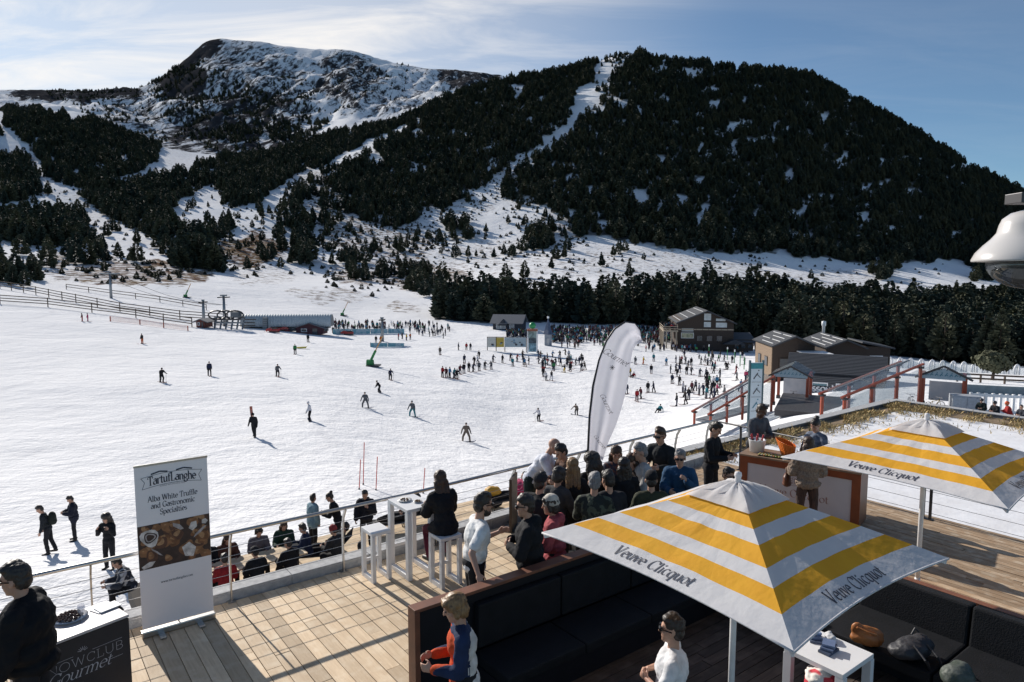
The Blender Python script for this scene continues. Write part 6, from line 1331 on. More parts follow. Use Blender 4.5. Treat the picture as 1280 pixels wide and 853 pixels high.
def gable_house(name, label, px, py, D, w, depth, rise, rz, wall_m, gable_m, half=True, windows=2):
    """front left eave corner at sight line (px, py), distance D; the ridge runs straight back"""
    C_ = A(px, py, D); base = tz_at(C_.x, C_.y)-.3; ze = C_.z-base
    t = thing(name, label, 'building', Vector((C_.x, C_.y, base)), rz)
    b = MB(); b.box((w/2, depth/2, ze/2-.06), (w-.5, depth, ze-.12)); b.build('wall', wall_m, t)
    b = MB(); b.prism([(.25, ze-.12), (w-.25, ze-.12), (w/2, ze+rise-.2)], .02, depth-.02, f=lambda a, c, z: (a, z, c)); b.build('gable', gable_m, t)
    for s in (0, 1):
        xa, xb = (-.1, w/2) if s == 0 else (w+.1, w/2); q = [(xa, -1.0, ze-.08), (xb, -1.0, ze+rise), (xb, depth+.8, ze+rise), (xa, depth+.8, ze-.08)]
        if s: q = q[::-1]
        b = MB(); b.sheet(q, .2); ro = b.build('roof', SLATE, t)
        if s == 0:
            q = [Vector(k) for k in q]
            for i in range(4):
                f = .12+.24*i; a, c = q[0].lerp(q[1], f), q[3].lerp(q[2], f)
                for h0, h1 in (((.04, .40), (.5, .86)) if i % 2 else ((.10, .62),)): b = MB(); b.bar(a.lerp(c, h0)+Vector((0, 0, .07)), a.lerp(c, h1)+Vector((0, 0, .07)), .14, .06); b.build('snow_guard', WHITEPAINT, ro)
    for i in range(windows): window(t, w*(i+.7)/(windows+.4), -.02, ze*.55, w/(windows+1)*.6, min(1.3, ze*.4), m=WINDOW if windows > 2 else mat('dark_pane', (.05, .06, .07), rough=.1), frame=TIMBER)
    for i in range(2): window_side(t, 0.13, depth*(.3+.4*i), ze*.55, 1.2, min(1.2, ze*.4))
    b = MB(); b.bar((-.14, -1.0, ze-.16), (-.14, depth+.8, ze-.16), .12, .12); b.build('gutter', DARKMETAL, t)
    return t, ze
def window_side(t, x, y, z, w, h):
    b = MB(); b.box((x-.04, y, z), (.1, w+.16, h+.16)); f = b.build('window', TIMBER, t); b = MB(); b.box((x-.075, y, z), (.05, w, h)); b.build('pane', mat('dark_pane', (.05, .06, .07), rough=.1), f)
def cabins():
    t, ze = gable_house('lodge', 'stone lodge with slate roof next to the restaurant', 964, 431, 95, 6.2, 8.6, 1.35, R(-5), TIMBER, TIMBER)  # dark timber puts the front's shade into the wall colour; lit side stays stone
    b = MB(); b.box((.20, 4.3, ze/2-.2), (.12, 8.5, ze-.4)); b.build('stone_facing', STONE, t)
    b = MB(); b.box((5.2, -2.2, ze*.42), (3.2, 3.4, ze*.84)); b.build('porch', STONE, t); b = MB(); b.box((5.2, -2.2, ze*.84+.08), (3.6, 3.8, .14)); b.build('porch_roof', WHITEPAINT, t)
    t, ze = gable_house('chalet', 'small timber chalet with low slate roof and white vent behind the big slate roof', 1030.6, 433, 95, 5.4, 11, 1.1, R(-9), TIMBER, TIMBER, windows=3)
    b = MB(); b.lathe([(.0, ze+1.0), (.22, ze+1.0), (.22, ze+2.1), (.33, ze+2.2), (.33, ze+2.8), (0, ze+2.9)], c=(2.7, 10.4, 0), n=12); b.build('vent', WHITEPAINT, t, smooth=True)
    b = MB(); b.box((7.0, 3.2, ze*.5), (3.6, 5.5, ze)); b.build('annexe', TIMBER, t); b = MB(); b.sheet([(5.0, 0, ze+.7), (9.3, 0, ze-.1), (9.3, 6.4, ze-.1), (5.0, 6.4, ze+.7)], .2); b.build('annexe_roof', SLATE, t); window(t, 7.0, .44, ze*.6, 1.6, 1.0, m=WINDOW)
    # the big slate roof
    Dt, Db = 77, 67; a = A(1041, 484, Db); a.z = tz_at(a.x, a.y)
    t = thing('slate_roofed_hall', 'low hall under one big dark slate roof between escalators and chalets', 'building', a, R(-27)); wl, wr = -57*Db/FOC, 57*Db/FOC
    zt = A(1041, 443, Dt).z-a.z; zb = A(1041, 484, Db).z-a.z; wt = (wr-wl)/2*Dt/Db*.985
    if zb < .6: t.location.z += zb-.6; zt += .6-zb; zb = .6
    b = MB(); b.box(((wl+wr)/2, 5.0, zb/2), (wr-wl-.3, 9.6, zb)); b.build('wall', STONE, t)
    b = MB(); b.sheet([(wl, 0, zb), (wr, 0, zb), (wt, 11, zt), (-wt, 11, zt)], .3); ro = b.build('roof', SLATE, t)
    b = MB(); b.box(((wl+wr)/2, 10.8, (zt+zb)/2-.3), (wr-wl, .25, zt-zb-.2)); b.build('back_wall', STONE, t)
    for s in (-1, 1): b = MB(); b.add([(s*wr, .05, zb-.3), (s*wt, 10.9, zb-.3), (s*wt, 10.9, zt-.3), (s*wr-.2*s, .05, zb-.3), (s*wt-.2*s, 10.9, zb-.3), (s*wt-.2*s, 10.9, zt-.3)], [(0, 1, 2), (5, 4, 3), (0, 3, 4, 1), (1, 4, 5, 2), (2, 5, 3, 0)]); b.build('side_wall', STONE, t)
    n = 22
    for i in range(1, n):
        f = i/n; y = 11*f; z = zb+(zt-zb)*f; w_ = wr+(wt-wr)*f; b = MB(); b.box((0, y, z+.022), (2*w_-.02, .06, .03)); b.build('slate_course', SLATE, ro)
    b = MB(); b.box((0, 3.4, zb+(zt-zb)*.309+.10), (2*wr, .12, .14)); b.build('snow_rail', DARKMETAL, ro)
    lettering('hall_lettering', "o'ressoul", 1.0, WHITEPAINT, t, lambda x, y: Vector((-1.6+x, -.03, zb-.55+y)), thick=.16, thin=.09)
    for i in range(3): window(t, -3.4+i*2.2, .14, max(zb*.4, .5), 1.4, .8, m=mat('teal_pane', (.10, .22, .26), rough=.15), frame=WHITEPAINT)
cabins()
def far_village():
    q = site(634, 413, 100); k = q.y/FOC; t = thing('cabin', 'dark wooden cabin with grey roof standing before the tree row', 'building', q, R(-12)); w = 37*k; h = 10*k
    b = MB(); b.box((0, 3.5, h/2), (w, 7, h)); b.build('wall', mat('navy_timber', (.03, .035, .05), (.02, .024, .034), scale=3, rough=.7), t)
    b = MB(); b.sheet([(-w/2-.8, -1, h-.3), (w/2+.6, -1, h-.3), (w/2+.6, 3.6, h+9*k), (-w/2-.8, 3.6, h+9*k)], .2); b.build('roof', mat('grey_roof', (.16, .165, .18), (.12, .125, .14), scale=6, rough=.7), t)
    b = MB(); b.sheet([(w/2+.6, 8, h-.3), (-w/2-.8, 8, h-.3), (-w/2-.8, 3.6, h+9*k), (w/2+.6, 3.6, h+9*k)], .2); b.build('roof', MATS['grey_roof'], t)
    b = MB(); b.prism([(0, h), (7, h), (3.6, h+8.6*k)], w/2-.15, w/2-.01, f=lambda a, c, z: (z, a, c)); b.build('gable', MATS['navy_timber'], t)
    b = MB(); b.prism([(-1.6, h-1), (1.6, h-1), (0, h+.9)], -.9, 1.2, f=lambda a, c, z: (a-w*.14, z, c)); b.build('dormer', MATS['navy_timber'], t)
    for x in (-w*.30, -w*.14, w*.16): window(t, x, -.02, h*.5, 1.4, 1.4)
    # notice boards
    q = site(648, 441, 80); k = q.y/FOC; X = lambda px: (px-648)*k; Z = lambda py: (441-py)*k
    t = thing('notice_board', 'long framed notice boards with piste map at the foot of the piste', 'board', q)
    for x in (609, 620, 631, 658): b = MB(); b.box((X(x), .12, Z(421)/2), (.18, .12, Z(421))); b.build('post', TIMBER, t)
    for x0, x1, c in ((609, 619.5, (.55, .55, .5)), (620.5, 630, (.52, .38, .06)), (631, 657.5, (.42, .50, .53))):
        b = MB(); b.box(((X(x0)+X(x1))/2, 0, (Z(422)+Z(434))/2), (X(x1)-X(x0), .1, Z(422)-Z(434))); bo = b.build('board', mat('board_%d' % int(x0), c, rough=.6), t); b = MB(); b.box(((X(x0)+X(x1))/2, 0, Z(421.4)), (X(x1)-X(x0), .16, .14)); b.build('board_frame', TIMBER, bo)
        r_ = np.random.default_rng(int(x0))
        for i in range(8 if x0 > 630 else 2):
            b = MB(); cx, cz = r_.uniform(X(x0)+.5, X(x1)-.5), r_.uniform(Z(432), Z(424)); b.box((cx, -.056, cz), (r_.uniform(.3, .8), .01, r_.uniform(.2, .6))); b.build('print', mat('print_dark_%d' % (i % 3), [(.06, .06, .07), (.2, .3, .4), (.3, .3, .3)][i % 3], rough=.6), bo)
    t = thing('info_tower', 'narrow tower with green ball on top beside the notice boards', 'tower', A(665.5, 438, q.y)); t.location.z = tz_at(t.location.x, t.location.y)
    for z0, z1, c in ((2, 13, (.30, .48, .55)), (13.2, 19, (.10, .13, .15)), (19.2, 28, (.28, .36, .34))): b = MB(); b.box((0, .3, (z0+z1)/2*k), (10*k, .6, (z1-z0)*k)); b.build('panel', mat('tower_%d' % int(z0), c, tuple(x*.6 for x in c), scale=1, rough=.6, detail=1, lo=.48, hi=.5), t)
    b = MB(); b.box((0, .3, 29.5*k), (13*k, 1.6, 2.4*k)); b.build('canopy', mat('tower_cap', (.30, .10, .06), rough=.6), t)
    b = MB(); b.lathe([(4.2*k*math.sin(x), 35.2*k-4.2*k*math.cos(x)) for x in np.linspace(0.01, PI-.01, 14)], n=20); b.build('ball', mat('green_ball', (.02, .28, .09), rough=.4), t, smooth=True)
    for x in (-6*k, 6*k): b = MB(); b.box((x, .3, 14*k), (.25, .25, 28*k)); b.build('post', WHITEPAINT, t)
    q = site(685, 432, 90); k = q.y/FOC; t = thing('kiosk', 'blue kiosk with pointed spire roof in front of the tree row', 'kiosk', q)
    b = MB(); b.box((0, 0, 7*k), (9*k, 9*k, 14*k)); b.build('wall', mat('kiosk_wall', (.35, .37, .40), (.2, .23, .27), scale=1, rough=.7), t)
    b = MB(); b.lathe([(6.5*k, 14*k), (4*k, 20*k), (2*k, 28*k), (.02, 35*k)], n=4); b.build('spire_roof', mat('spire_blue', (.06, .09, .16), rough=.6), t); b = MB(); b.lathe([(.25, 34*k), (.3, 36*k), (0, 37*k)], n=8); b.build('finial', WHITEPAINT, t)
    b = MB(); b.box((0, -4.6*k, 5*k), (3*k, .1, 8*k)); b.build('door', mat('door_white', (.5, .5, .5), rough=.6), t)
    # white arches of the bridge fence
    for k_ in range(15):
        px = 1112+k_*13.2; py = 449+(px-1112)*.125; q = A(px, py+5, 120); q.z = tz_at(q.x, q.y); t = thing('snow_arch', 'white arch in the row along the glass fence by the woods', 'arch', q, 0, 'white arches by the woods'); k = q.y/FOC
        b = MB(); b.tube([(-3*k, 0, 0), (-3*k, 0, 8*k), (-1.6*k, 0, 11.5*k), (0, 0, 12.4*k), (1.6*k, 0, 11.5*k), (3*k, 0, 8*k), (3*k, 0, 0)], .16, 8); b.build('hoop', WHITEPAINT, t, smooth=True)
    t = thing('glass_fence', 'pale glass fence running behind the white arches', 'fence', A(1112, 452, 121)); o = t.location
    for k_ in range(15):
        p = [A(1112+(k_+j)*13.2, 454+(k_+j)*13.2*.125, 121) for j in (0, 1)]
        for q in p: q.z = tz_at(q.x, q.y)
        b = MB(); b.sheet([p[0]-o, p[1]-o, p[1]-o+Vector((0, 0, 1.5)), p[0]-o+Vector((0, 0, 1.5))], .04); b.build('panel', GLASSROOF, t); b = MB(); b.bar(p[0]-o, p[0]-o+Vector((0, 0, 1.6)), .08, .08); b.build('post', STEEL_D, t)
    # rounded pine by the path
    q = A(1240, 478, 88); q.z = tz_at(q.x, q.y); t = thing('round_tree', 'lone round-crowned pine beside the snowy path', 'tree', q); k = q.y/FOC
    b = MB(); b.tube([(0, 0, -.2), (.1, 0, 8*k), (.3, 0, 17*k)], [.22, .18, .12], 8)
    for a in range(6): b.tube([(.1, 0, (9+a)*k), (12*k*math.cos(a*1.05), 12*k*math.sin(a*1.05), (17+a*1.5)*k)], [.10, .03], 5)
    b.build('trunk', BARK, t)
    vs = []; fs = []; r_ = np.random.default_rng(8)
    for i in range(2800):
        d = r_.normal(size=3); d /= np.linalg.norm(d); q_ = r_.uniform(.5, 1)**.6*(1+.14*math.sin(d[0]*7+d[2]*5)); c = np.array([d[0]*21*k*q_, d[1]*21*k*q_, 24*k+d[2]*14*k*q_])
        if d[2] < -.3 and r_.random() < .55: continue
        s = r_.uniform(.12, .32); w = np.cross(d, r_.normal(size=3)); w /= np.linalg.norm(w); e = np.cross(w, d)+d*.5; j = len(vs); vs += [c-w*s, c-e*s*.6, c+w*s, c+e*s]; fs.append((j, j+1, j+2, j+3))
    me = bpy.data.meshes.new('crown'); me.from_pydata([tuple(x) for x in vs], [], fs); me.materials.append(NEEDLES); link('crown', me, t)
far_village()
def fence(name, label, pts, h, step, rails, m, cat='fence', dmin=30, dist=None, rh=.20):
    ps = []
    for px, py in pts:
        q = site(px, py, dmin) if dist is None else A(px, py, dist)
        if dist: q.z = tz_at(q.x, q.y)
        ps.append(q)
    t = thing(name, label, cat, ps[0]); o = t.location; out = []
    for a, b2 in zip(ps, ps[1:]):
        n = max(1, int((b2-a).length/step))
        for i in range(n): q = a.lerp(b2, i/n); q.z = tz_at(q.x, q.y); out.append(q)
    q = ps[-1].copy(); q.z = tz_at(q.x, q.y); out.append(q)
    for q in out: b = MB(); b.bar(q-o+Vector((0, 0, -.2)), q-o+Vector((0, 0, h)), .16, .16); b.build('post', m, t)
    for a, b2 in zip(out, out[1:]):
        for z in rails: b = MB(); b.bar(a-o+Vector((0, -.10, z*h)), b2-o+Vector((0, -.10, z*h)), .05, rh); b.build('rail', m, t)
    return t
def slopes():
    fence('wooden_fence', 'long front wooden rail fence along the left edge of the piste', [(-40, 376), (0, 380), (60, 384), (115, 391), (170, 398), (240, 409)], 2.2, 6.5, (.35, .62, .92), FENCEWOOD)
    fence('wooden_fence', 'second wooden rail fence higher up behind the front fence', [(0, 361), (45, 369), (95, 379), (150, 390), (225, 400), (285, 404)], 2.4, 7.0, (.35, .62, .92), FENCEWOOD)
    fence('wooden_fence', 'thin wooden fence on the upper path behind the lift pylon', [(83, 362), (140, 370), (200, 378), (258, 388)], 1.8, 7.5, (.5, .95), FENCEWOOD)
    fence('wooden_fence', 'brown rail fence in front of the silver lift station', [(268, 410), (305, 411), (340, 411)], 2.4, 4.5, (.3, .6, .92), FENCEWOOD)
    fence('wooden_fence', 'low brown fence by the round pine on the right', [(1196, 482), (1225, 485), (1285, 490)], 1.0, 2.4, (.5, .95), FENCEWOOD, dist=78)
    fence('picket_fence', 'pale picket fence behind the people at the parapet', [(1213, 503), (1250, 506), (1290, 510)], 1.5, .45, (.15, .9), WHITEPAINT, dist=47)
    fence('safety_net', 'orange net fence at the foot of the front wooden fence', [(138, 402), (175, 406), (235, 414)], 1.1, 6, (.2, .4, .6, .8, .98), mat('orange_net', (.45, .10, .05), rough=.8), rh=.05)
    # piste edge ropes at the right
    for i, px in enumerate((886, 909, 918, 925, 930)): 
        q = site(px-0, 446+i*4, 60); t = thing('marker_post', 'green post with white top in the row near the restaurant', 'post', q, 0, 'green posts on the piste'); b = MB(); b.lathe([(.09, 0), (.09, 2.4), (0, 2.42)], n=8); b.build('post_body', mat('green_post', (.03, .25, .08), rough=.5), t); b = MB(); b.lathe([(.13, 2.42), (.13, 2.9), (0, 2.92)], n=8); b.build('post_top', WHITEPAINT, t)
    # lift pylons
    def pylon(px, py, ptop, lab, arm):
        q = site(px, py, 60); k = q.y/FOC; h = (py-ptop)*k; t = thing('lift_pylon', lab, 'pylon', q); b = MB(); b.tube([(0, 0, -.3), (0, 0, h)], [.42, .28], 10); b.build('mast', STEEL_D, t, smooth=True)
        b = MB(); b.box((0, 0, h+.1), (arm, .35, .35)); b.build('crossarm', STEEL_D, t)
        for s in (-1, 1): b = MB(); b.box((s*arm*.45, 0, h-.35), (.3, 3.2, .25)); b.build('sheave_train', DARKMETAL, t)
        return t, h
    p1, h1 = pylon(139, 373, 343, 'grey lift pylon with wide crossarm above the fences', 6.0); p2, h2 = pylon(281, 408, 370, 'tall dark lift mast beside the silver lift station', 1.6); p3, h3 = pylon(30, 340, 322, 'far lift pylon among trees at the left edge', 4.0)
    pylon(478, 427, 398, 'thin grey mast standing in the lift queue', .8); pylon(255, 405, 376, 'thin pole left of the tall lift mast', .6)
    for i, s in enumerate((-2.6, 2.6)):
        a = p1.location+Vector((s, 0, h1)); c = p3.location+Vector((s*.7, 0, h3)); e = p2.location+Vector((s*.3, 0, h2*.7)); b = MB(); pts = [c.lerp(a, j/8)-Vector((0, 0, 3*math.sin(PI*j/8))) for j in range(9)]+[a.lerp(e, j/8)-Vector((0, 0, 2*math.sin(PI*j/8))) for j in range(1, 9)]; b.tube(pts, .045, 5); tag(b.build('lift_cable', BLACKRUBBER), ['near haul cable between the lift pylons', 'far haul cable between the lift pylons'][i], 'cable')
    # silver half-barrel station
    q = site(360, 414, 60); k = q.y/FOC; t = thing('lift_station', 'silver half-barrel chairlift station', 'station', q, R(3)); ln = 110*k; r_ = 9.5*k
    n = 34
    prof = [(-r_*math.cos(a), 10*k+r_*math.sin(a)*1.15) for a in np.linspace(-.35, PI+.35, 16)]
    b = MB()
    for i in range(n):
        x0, x1 = -ln/2+ln*i/n, -ln/2+ln*(i+1)/n; xm = (x0+x1)/2
        for (y0, z0), (y1, z1) in zip(prof, prof[1:]): 
            g = 1.03; cy, cz = 0, 10*k
            m0 = (xm, y0*g, cz+(z0-cz)*g); m1 = (xm, y1*g, cz+(z1-cz)*g); b.add([(x0, y0, z0), m0, m1, (x0, y1, z1)], [(0, 1, 2, 3)]); b.add([m0, (x1, y0, z0), (x1, y1, z1), m1], [(0, 1, 2, 3)])
    sh = b.build('shell', SHEET, t); 
    for s in (-1, 1): b = MB(); b.prism(prof, s*ln/2-.05, s*ln/2+.05, f=lambda a, c, z: (z, a, c)); b.build('end_wall', STEEL_D, t)
    b = MB(); b.box((0, 0, 4*k), (ln*.9, r_*.8, 8*k)); b.build('machine_room', mat('machine_grey', (.14, .15, .16), rough=.7), t)
    for i in range(5): b = MB(); b.box((-ln*.42+i*ln*.21, -r_*.7, 3.2*k), (.5, .5, 6.4*k)); b.build('column', STEEL_D, t)
    b = MB(); b.box((-24*k, -r_*1.25, 8.5*k), (5*k, .8, 19*k)); b.build('access_tower', mat('machine_grey', (.14, .15, .16)), t)
    for i in range(7): b = MB(); b.box((-24*k, -r_*1.25-.45, (1.5+i*2.5)*k), (5.4*k, .12, .3)); b.build('ladder_rung', STEEL_D, t)
    # steel clutter of the lift's loading bay
    q = site(282, 412, 60); k = q.y/FOC; t = thing('loading_gantry', 'steel gantry and wheels left of the silver lift station', 'gantry', q)
    for i in range(6): b = MB(); b.bar((-14*k+i*7*k, 0, 0), (-14*k+i*7*k, 1.5, 15*k), .3, .3); b.build('upright', STEEL_D, t)
    for z in (8, 12, 15): b = MB(); b.box((3*k, .6*z/8, z*k), (38*k, .25, .3)); b.build('beam', STEEL_D, t)
    for i in range(3): b = MB(); b.tube([(-10*k+i*11*k+2.0*math.cos(a), 0, 18*k+.5*math.sin(a)*2) for a in np.linspace(0, 2*PI, 17)], .18, 6); b.build('bull_wheel', DARKMETAL, t)
    b = MB(); b.box((14*k, 0, 19*k), (9*k, 2.4, 6*k)); b.build('control_cab', mat('machine_grey', (.14, .15, .16)), t)
    def hut(px, py, w, h, rise, lab, col, name='hut', rz=0.):
        q = site(px, py, 60); k = q.y/FOC; t = thing(name, lab, 'hut', q, rz); m = mat('hut_%d' % px, col, tuple(x*.7 for x in col), scale=3, rough=.7); w *= k; h *= k; rise *= k
        b = MB(); b.box((0, 2, h/2), (w, 4, h)); b.build('wall', m, t)
        b = MB(); b.prism([(-w/2, h), (w/2, h), (0, h+rise)], .02, 3.98, f=lambda a, c, z: (a, z, c)); b.build('gable', m, t)
        for s in (-1, 1): b = MB(); qd = [(s*(w/2+.8), -.6, h-.3), (0, -.6, h+rise+.1), (0, 4.6, h+rise+.1), (s*(w/2+.8), 4.6, h-.3)]; b.sheet(qd if s < 0 else qd[::-1], .16); b.build('roof', mat('grey_roof', (.16, .165, .18)), t)
        b = MB(); b.box((w*.2, -.03, h*.4), (w*.18, .08, h*.8)); b.build('door', mat('dark_pane', (.05, .06, .07)), t); window(t, -w*.2, -.0, h*.55, w*.2, h*.4, m=mat('dark_pane', (.05, .06, .07)))
    hut(387, 418, 34, 9, 5, 'dark red hut with grey roof in front of the silver lift station', (.09, .025, .035)); hut(251, 410, 11, 9, 2, 'small brick red cabin at the end of the wooden fences', (.18, .05, .035), 'cabin')
    def snowmobile(px, py, lab, rz):
        q = site(px, py, 60); t = thing('snowmobile', lab, 'snowmobile', q, rz); red = mat('red_paint', (.40, .03, .03), rough=.3); b = MB(); b.prism([(-1.6, .35), (1.5, .35), (1.7, .6), (1.1, 1.0), (.3, 1.05), (.0, .8), (-1.5, .85)], -.4, .4, f=lambda a, c, z: (a, z, c)); b.build('body', red, t, bevel=.05); b = MB(); b.box((-.6, 0, .95), (1.3, .45, .2)); b.build('seat', LEATHER, t, bevel=.04); b = MB(); b.prism([(.8, 1.0), (1.0, 1.0), (.7, 1.5), (.6, 1.5)], -.3, .3, f=lambda a, c, z: (a, z, c)); b.build('windscreen', WINDOW, t); b = MB(); b.box((-.4, 0, .17), (2.4, .5, .34)); b.build('track', BLACKPLASTIC, t)
        for s in (-.45, .45): b = MB(); b.tube([(.6, s, .06), (1.6, s, .05), (1.9, s, .22)], .07, 6); b.build('ski', red, t)
    snowmobile(341, 416, 'red snowmobile at the left end of the station next to the red hut', R(170)); snowmobile(352, 414, 'second red snowmobile parked against the station', R(20)); snowmobile(434, 419, 'red snowmobile in front of the blue barrier', R(175))
    def barrier(x0, y0, x1, y1, h, lab):
        a, c = site(x0, y0, 60), site(x1, y1, 60); t = thing('barrier_banner', lab, 'barrier', a); d = c-a; n = max(2, int(d.length/5))
        for i in range(n): p0 = d*(i/n); p1 = d*((i+.97)/n); b = MB(); b.sheet([p0, p1, p1+Vector((0, 0, h)), p0+Vector((0, 0, h))], .06); b.build('panel', mat('blue_banner', (.16, .36, .42), (.38, .50, .54), scale=.7, rough=.6, detail=2, lo=.5, hi=.56), t); b = MB(); b.bar(p0, p0+Vector((0, 0, h+.15)), .08, .08); b.build('post', STEEL_D, t)
    barrier(416, 418, 506, 417, 1.3, 'long blue printed barrier in front of the lift queue'); barrier(463, 434, 506, 434, .9, 'short blue printed barrier on the open piste')
    # snow guns under green covers
    def gun(px, py, s, lab):
        q = site(px, py, 50); k = q.y/FOC*s; t = thing('snow_gun', lab, 'snow gun', q); g = mat('green_cover', (.03, .24, .06), (.02, .16, .045), scale=4, rough=.6)
        b = MB(); b.prism([(-5*k, 0), (4.5*k, 0), (4*k, 8*k), (-4.5*k, 8.5*k)], -3.4*k, 3.4*k, f=lambda a, c, z: (a, z, c)); b.build('cover', g, t, bevel=.12); b = MB(); b.bar((1*k, 0, 8*k), (7*k, 0, 20*k), 3.4*k, 3*k); b.build('barrel_cover', g, t, bevel=.1); b = MB(); b.bar((6.5*k, 0, 19*k), (16*k, 0, 38*k), .16, .16); b.build('boom', mat('orange_pole', (.6, .3, .1), rough=.5), t); b = MB(); b.box((4*k, 0, .12), (16*k, 2.2, .2)); b.build('skid', DARKMETAL, t)
    gun(463, 458, 1.0, 'snow gun under a green cover standing on the open piste'); gun(428, 395, .45, 'small green covered snow gun above the lift station'); gun(232, 372, .45, 'small green covered snow gun on the upper path')
slopes()
def shelters():
    def picto(parent, f, w, n, m, seed):
        r_ = np.random.default_rng(seed)
        for i in range(n):
            x = -w/2+w*(i+.5)/n; b = MB(); a = r_.uniform(-.6, .6); b.bar(f(x-.07, -.09), f(x+.03, .06), .05, .012, up=(0, 1, 0)); b.bar(f(x+.02, .02), f(x+.10, -.06), .04, .010, up=(0, 1, 0)); b.box(f(x+.05, .12), (.06, .012, .06)); b.build('pictogram', m, parent)
    dk = mat('print_dark_0', (.06, .06, .07), rough=.6); bl = mat('sign_blue', (.03, .18, .26), rough=.5)
    def canopy(label, px, py, D, w, h, depth, rz, seed):
        q = A(px, py, D); q.z = min(tz_at(q.x, q.y), q.z+.3); t = thing('escalator_entrance', label, 'shelter', q, rz)
        for x in (-w/2, w/2):
            for y in (0, depth): b = MB(); b.box((x, y, h/2), (.24, .24, h)); b.build('post', RED, t, bevel=.02); b = MB(); b.box((x, y, .15), (.34, .34, .3)); b.build('post_shoe', DARKMETAL, t)
        ev, pk = h, h+w*.30
        for s in (-1, 1):
            qd = [(s*(w/2+.35), -.35, ev-.04), (0, -.35, pk+.05), (0, depth+.35, pk+.05), (s*(w/2+.35), depth+.35, ev-.04)]; b = MB(); b.sheet(qd if s < 0 else qd[::-1], .05); b.build('roof_sheet', GLASSROOF, t)
            b = MB(); b.bar((s*(w/2+.42), -.36, ev-.05), (0, -.36, pk+.06), .08, .14); b.build('barge_board', DARKMETAL, t)
            b = MB(); b.bar((s*(w/2), .02, ev-.06), (s*(w/2), depth, ev-.06), .14, .16); b.build('eaves_beam', RED, t)
        b = MB(); b.prism([(-w/2, ev-.10), (w/2, ev-.10), (w/2, ev+.22), (0, pk-.08), (-w/2, ev+.22)], -.30, -.24, f=lambda a, c, z: (a, z, c)); g = b.build('fascia', PANEL, t)
        picto(g, lambda x, z: Vector((x, -.315, ev+.22+z)), w*.9, 8, bl, seed); picto(g, lambda x, z: Vector((x, -.315, ev+.62+z)), .9, 2, dk, seed+1)
        b = MB(); b.box((w*.1, depth, h*.45), (w*.9, .06, h*.55)); b.build('back_panel', mat('white_board', (.5, .5, .52), (.4, .42, .46), scale=1.5, rough=.5), t)
        return t
    def platform(label, px, py, D, w, d_, rz):
        q = A(px, py, D); q.z = tz_at(q.x, q.y)+.12; t = thing('entrance_platform', label, 'platform', q, rz); m = mat('wet_boards', (.075, .07, .068), (.04, .038, .038), scale=5, rough=.5)
        b = MB(); b.box((0, d_/2, -.24), (w, d_, .40)); b.build('base', DARKMETAL, t)
        for i in range(int(d_/.3)): b = MB(); b.box((0, .15+i*.3, .0), (w+.05, .28, .06)); b.build('plank', m, t)
    platform('dark board platform in front of the left escalator entrance', 1008, 524, 51, 4.6, 8.4, R(-26)); platform('dark board platform at the right escalator entrance', 1180, 517, 44.5, 4.4, 4.2, R(-33))
    def gallery(label, a, c, drop, w, n, ph, ph1, side):
        """covered escalator running down from a to c: posts, sloping rails, sheet glazing"""
        t = thing('escalator_gallery', label, 'gallery', a); d = c-a; d.z = 0; L_ = d.length; d.normalize(); s = Vector((-d.y, d.x, 0))*side
        top = lambda f, k: d*(L_*f)+s*(w*k)+Vector((0, 0, ph+(ph1-ph)*f-drop*f)); bot = lambda f, k: d*(L_*f)+s*(w*k)+Vector((0, 0, -drop*f*1.02))
        for k in (0, 1):
            for i in range(n+1): f = i/n; b = MB(); b.bar(bot(f, k)-Vector((0, 0, .4)), top(f, k), .17, .17); b.build('post', RED, t, bevel=.015); b = MB(); b.box(top(f, k)+Vector((0, 0, .0)), (.32, .32, .12), rz=math.atan2(d.y, d.x)); b.build('post_cap', DARKMETAL, t)
            b = MB(); b.bar(top(-.04, k)+Vector((0, 0, .16)), top(1.04, k)+Vector((0, 0, .16)), .15, .11); b.build('top_rail', RED, t)
            for i in range(n): b = MB(); f0, f1 = (i+.06)/n, (i+.94)/n; b.sheet([bot(f0, k)+Vector((0, 0, .25)), bot(f1, k)+Vector((0, 0, .25)), top(f1, k)-Vector((0, 0, .08)), top(f0, k)-Vector((0, 0, .08))], .03); b.build('glass_panel', GLASSROOF, t)
        for i in range(n):
            f0, f1 = i/n+.01, (i+1)/n-.01; r0, r1 = (top(f0, 0)+top(f0, 1))/2+Vector((0, 0, w*.28)), (top(f1, 0)+top(f1, 1))/2+Vector((0, 0, w*.28))
            for k in (0, 1): b = MB(); b.sheet([top(f0, k)+Vector((0, 0, .26)), top(f1, k)+Vector((0, 0, .26)), r1, r0], .04); b.build('roof_sheet', GLASSROOF, t)
            b = MB(); b.bar(r0, r1, .10, .10); b.build('ridge_bar', STEEL_D, t)
        b = MB(); b.sheet([bot(0, .1), bot(1, .1), bot(1, .9), bot(0, .9)], .2); b.build('escalator_belt', mat('belt_grey', (.32, .33, .34), rough=.7), t)
    def pt(px, py, D, z=None): q = A(px, py, D); q.z = tz_at(q.x, q.y) if z is None else z; return q
    D1, D2 = 46, 58
    canopy('right escalator entrance with red posts and pictogram gable', 1177, 512, D1, 2.5, 2.55, 3.2, R(-33), 3)
    canopy('left escalator entrance with red posts behind the barman', 987, 508, D2, 2.7, 2.65, 3.6, R(-28), 5)
    a = A(1148, 507, 45.5); c = A(1054, 536, 41); gallery('right glazed escalator gallery with sloping red rail running downhill', a, c, a.z-c.z, 1.5, 3, 2.6, 1.85, -1)
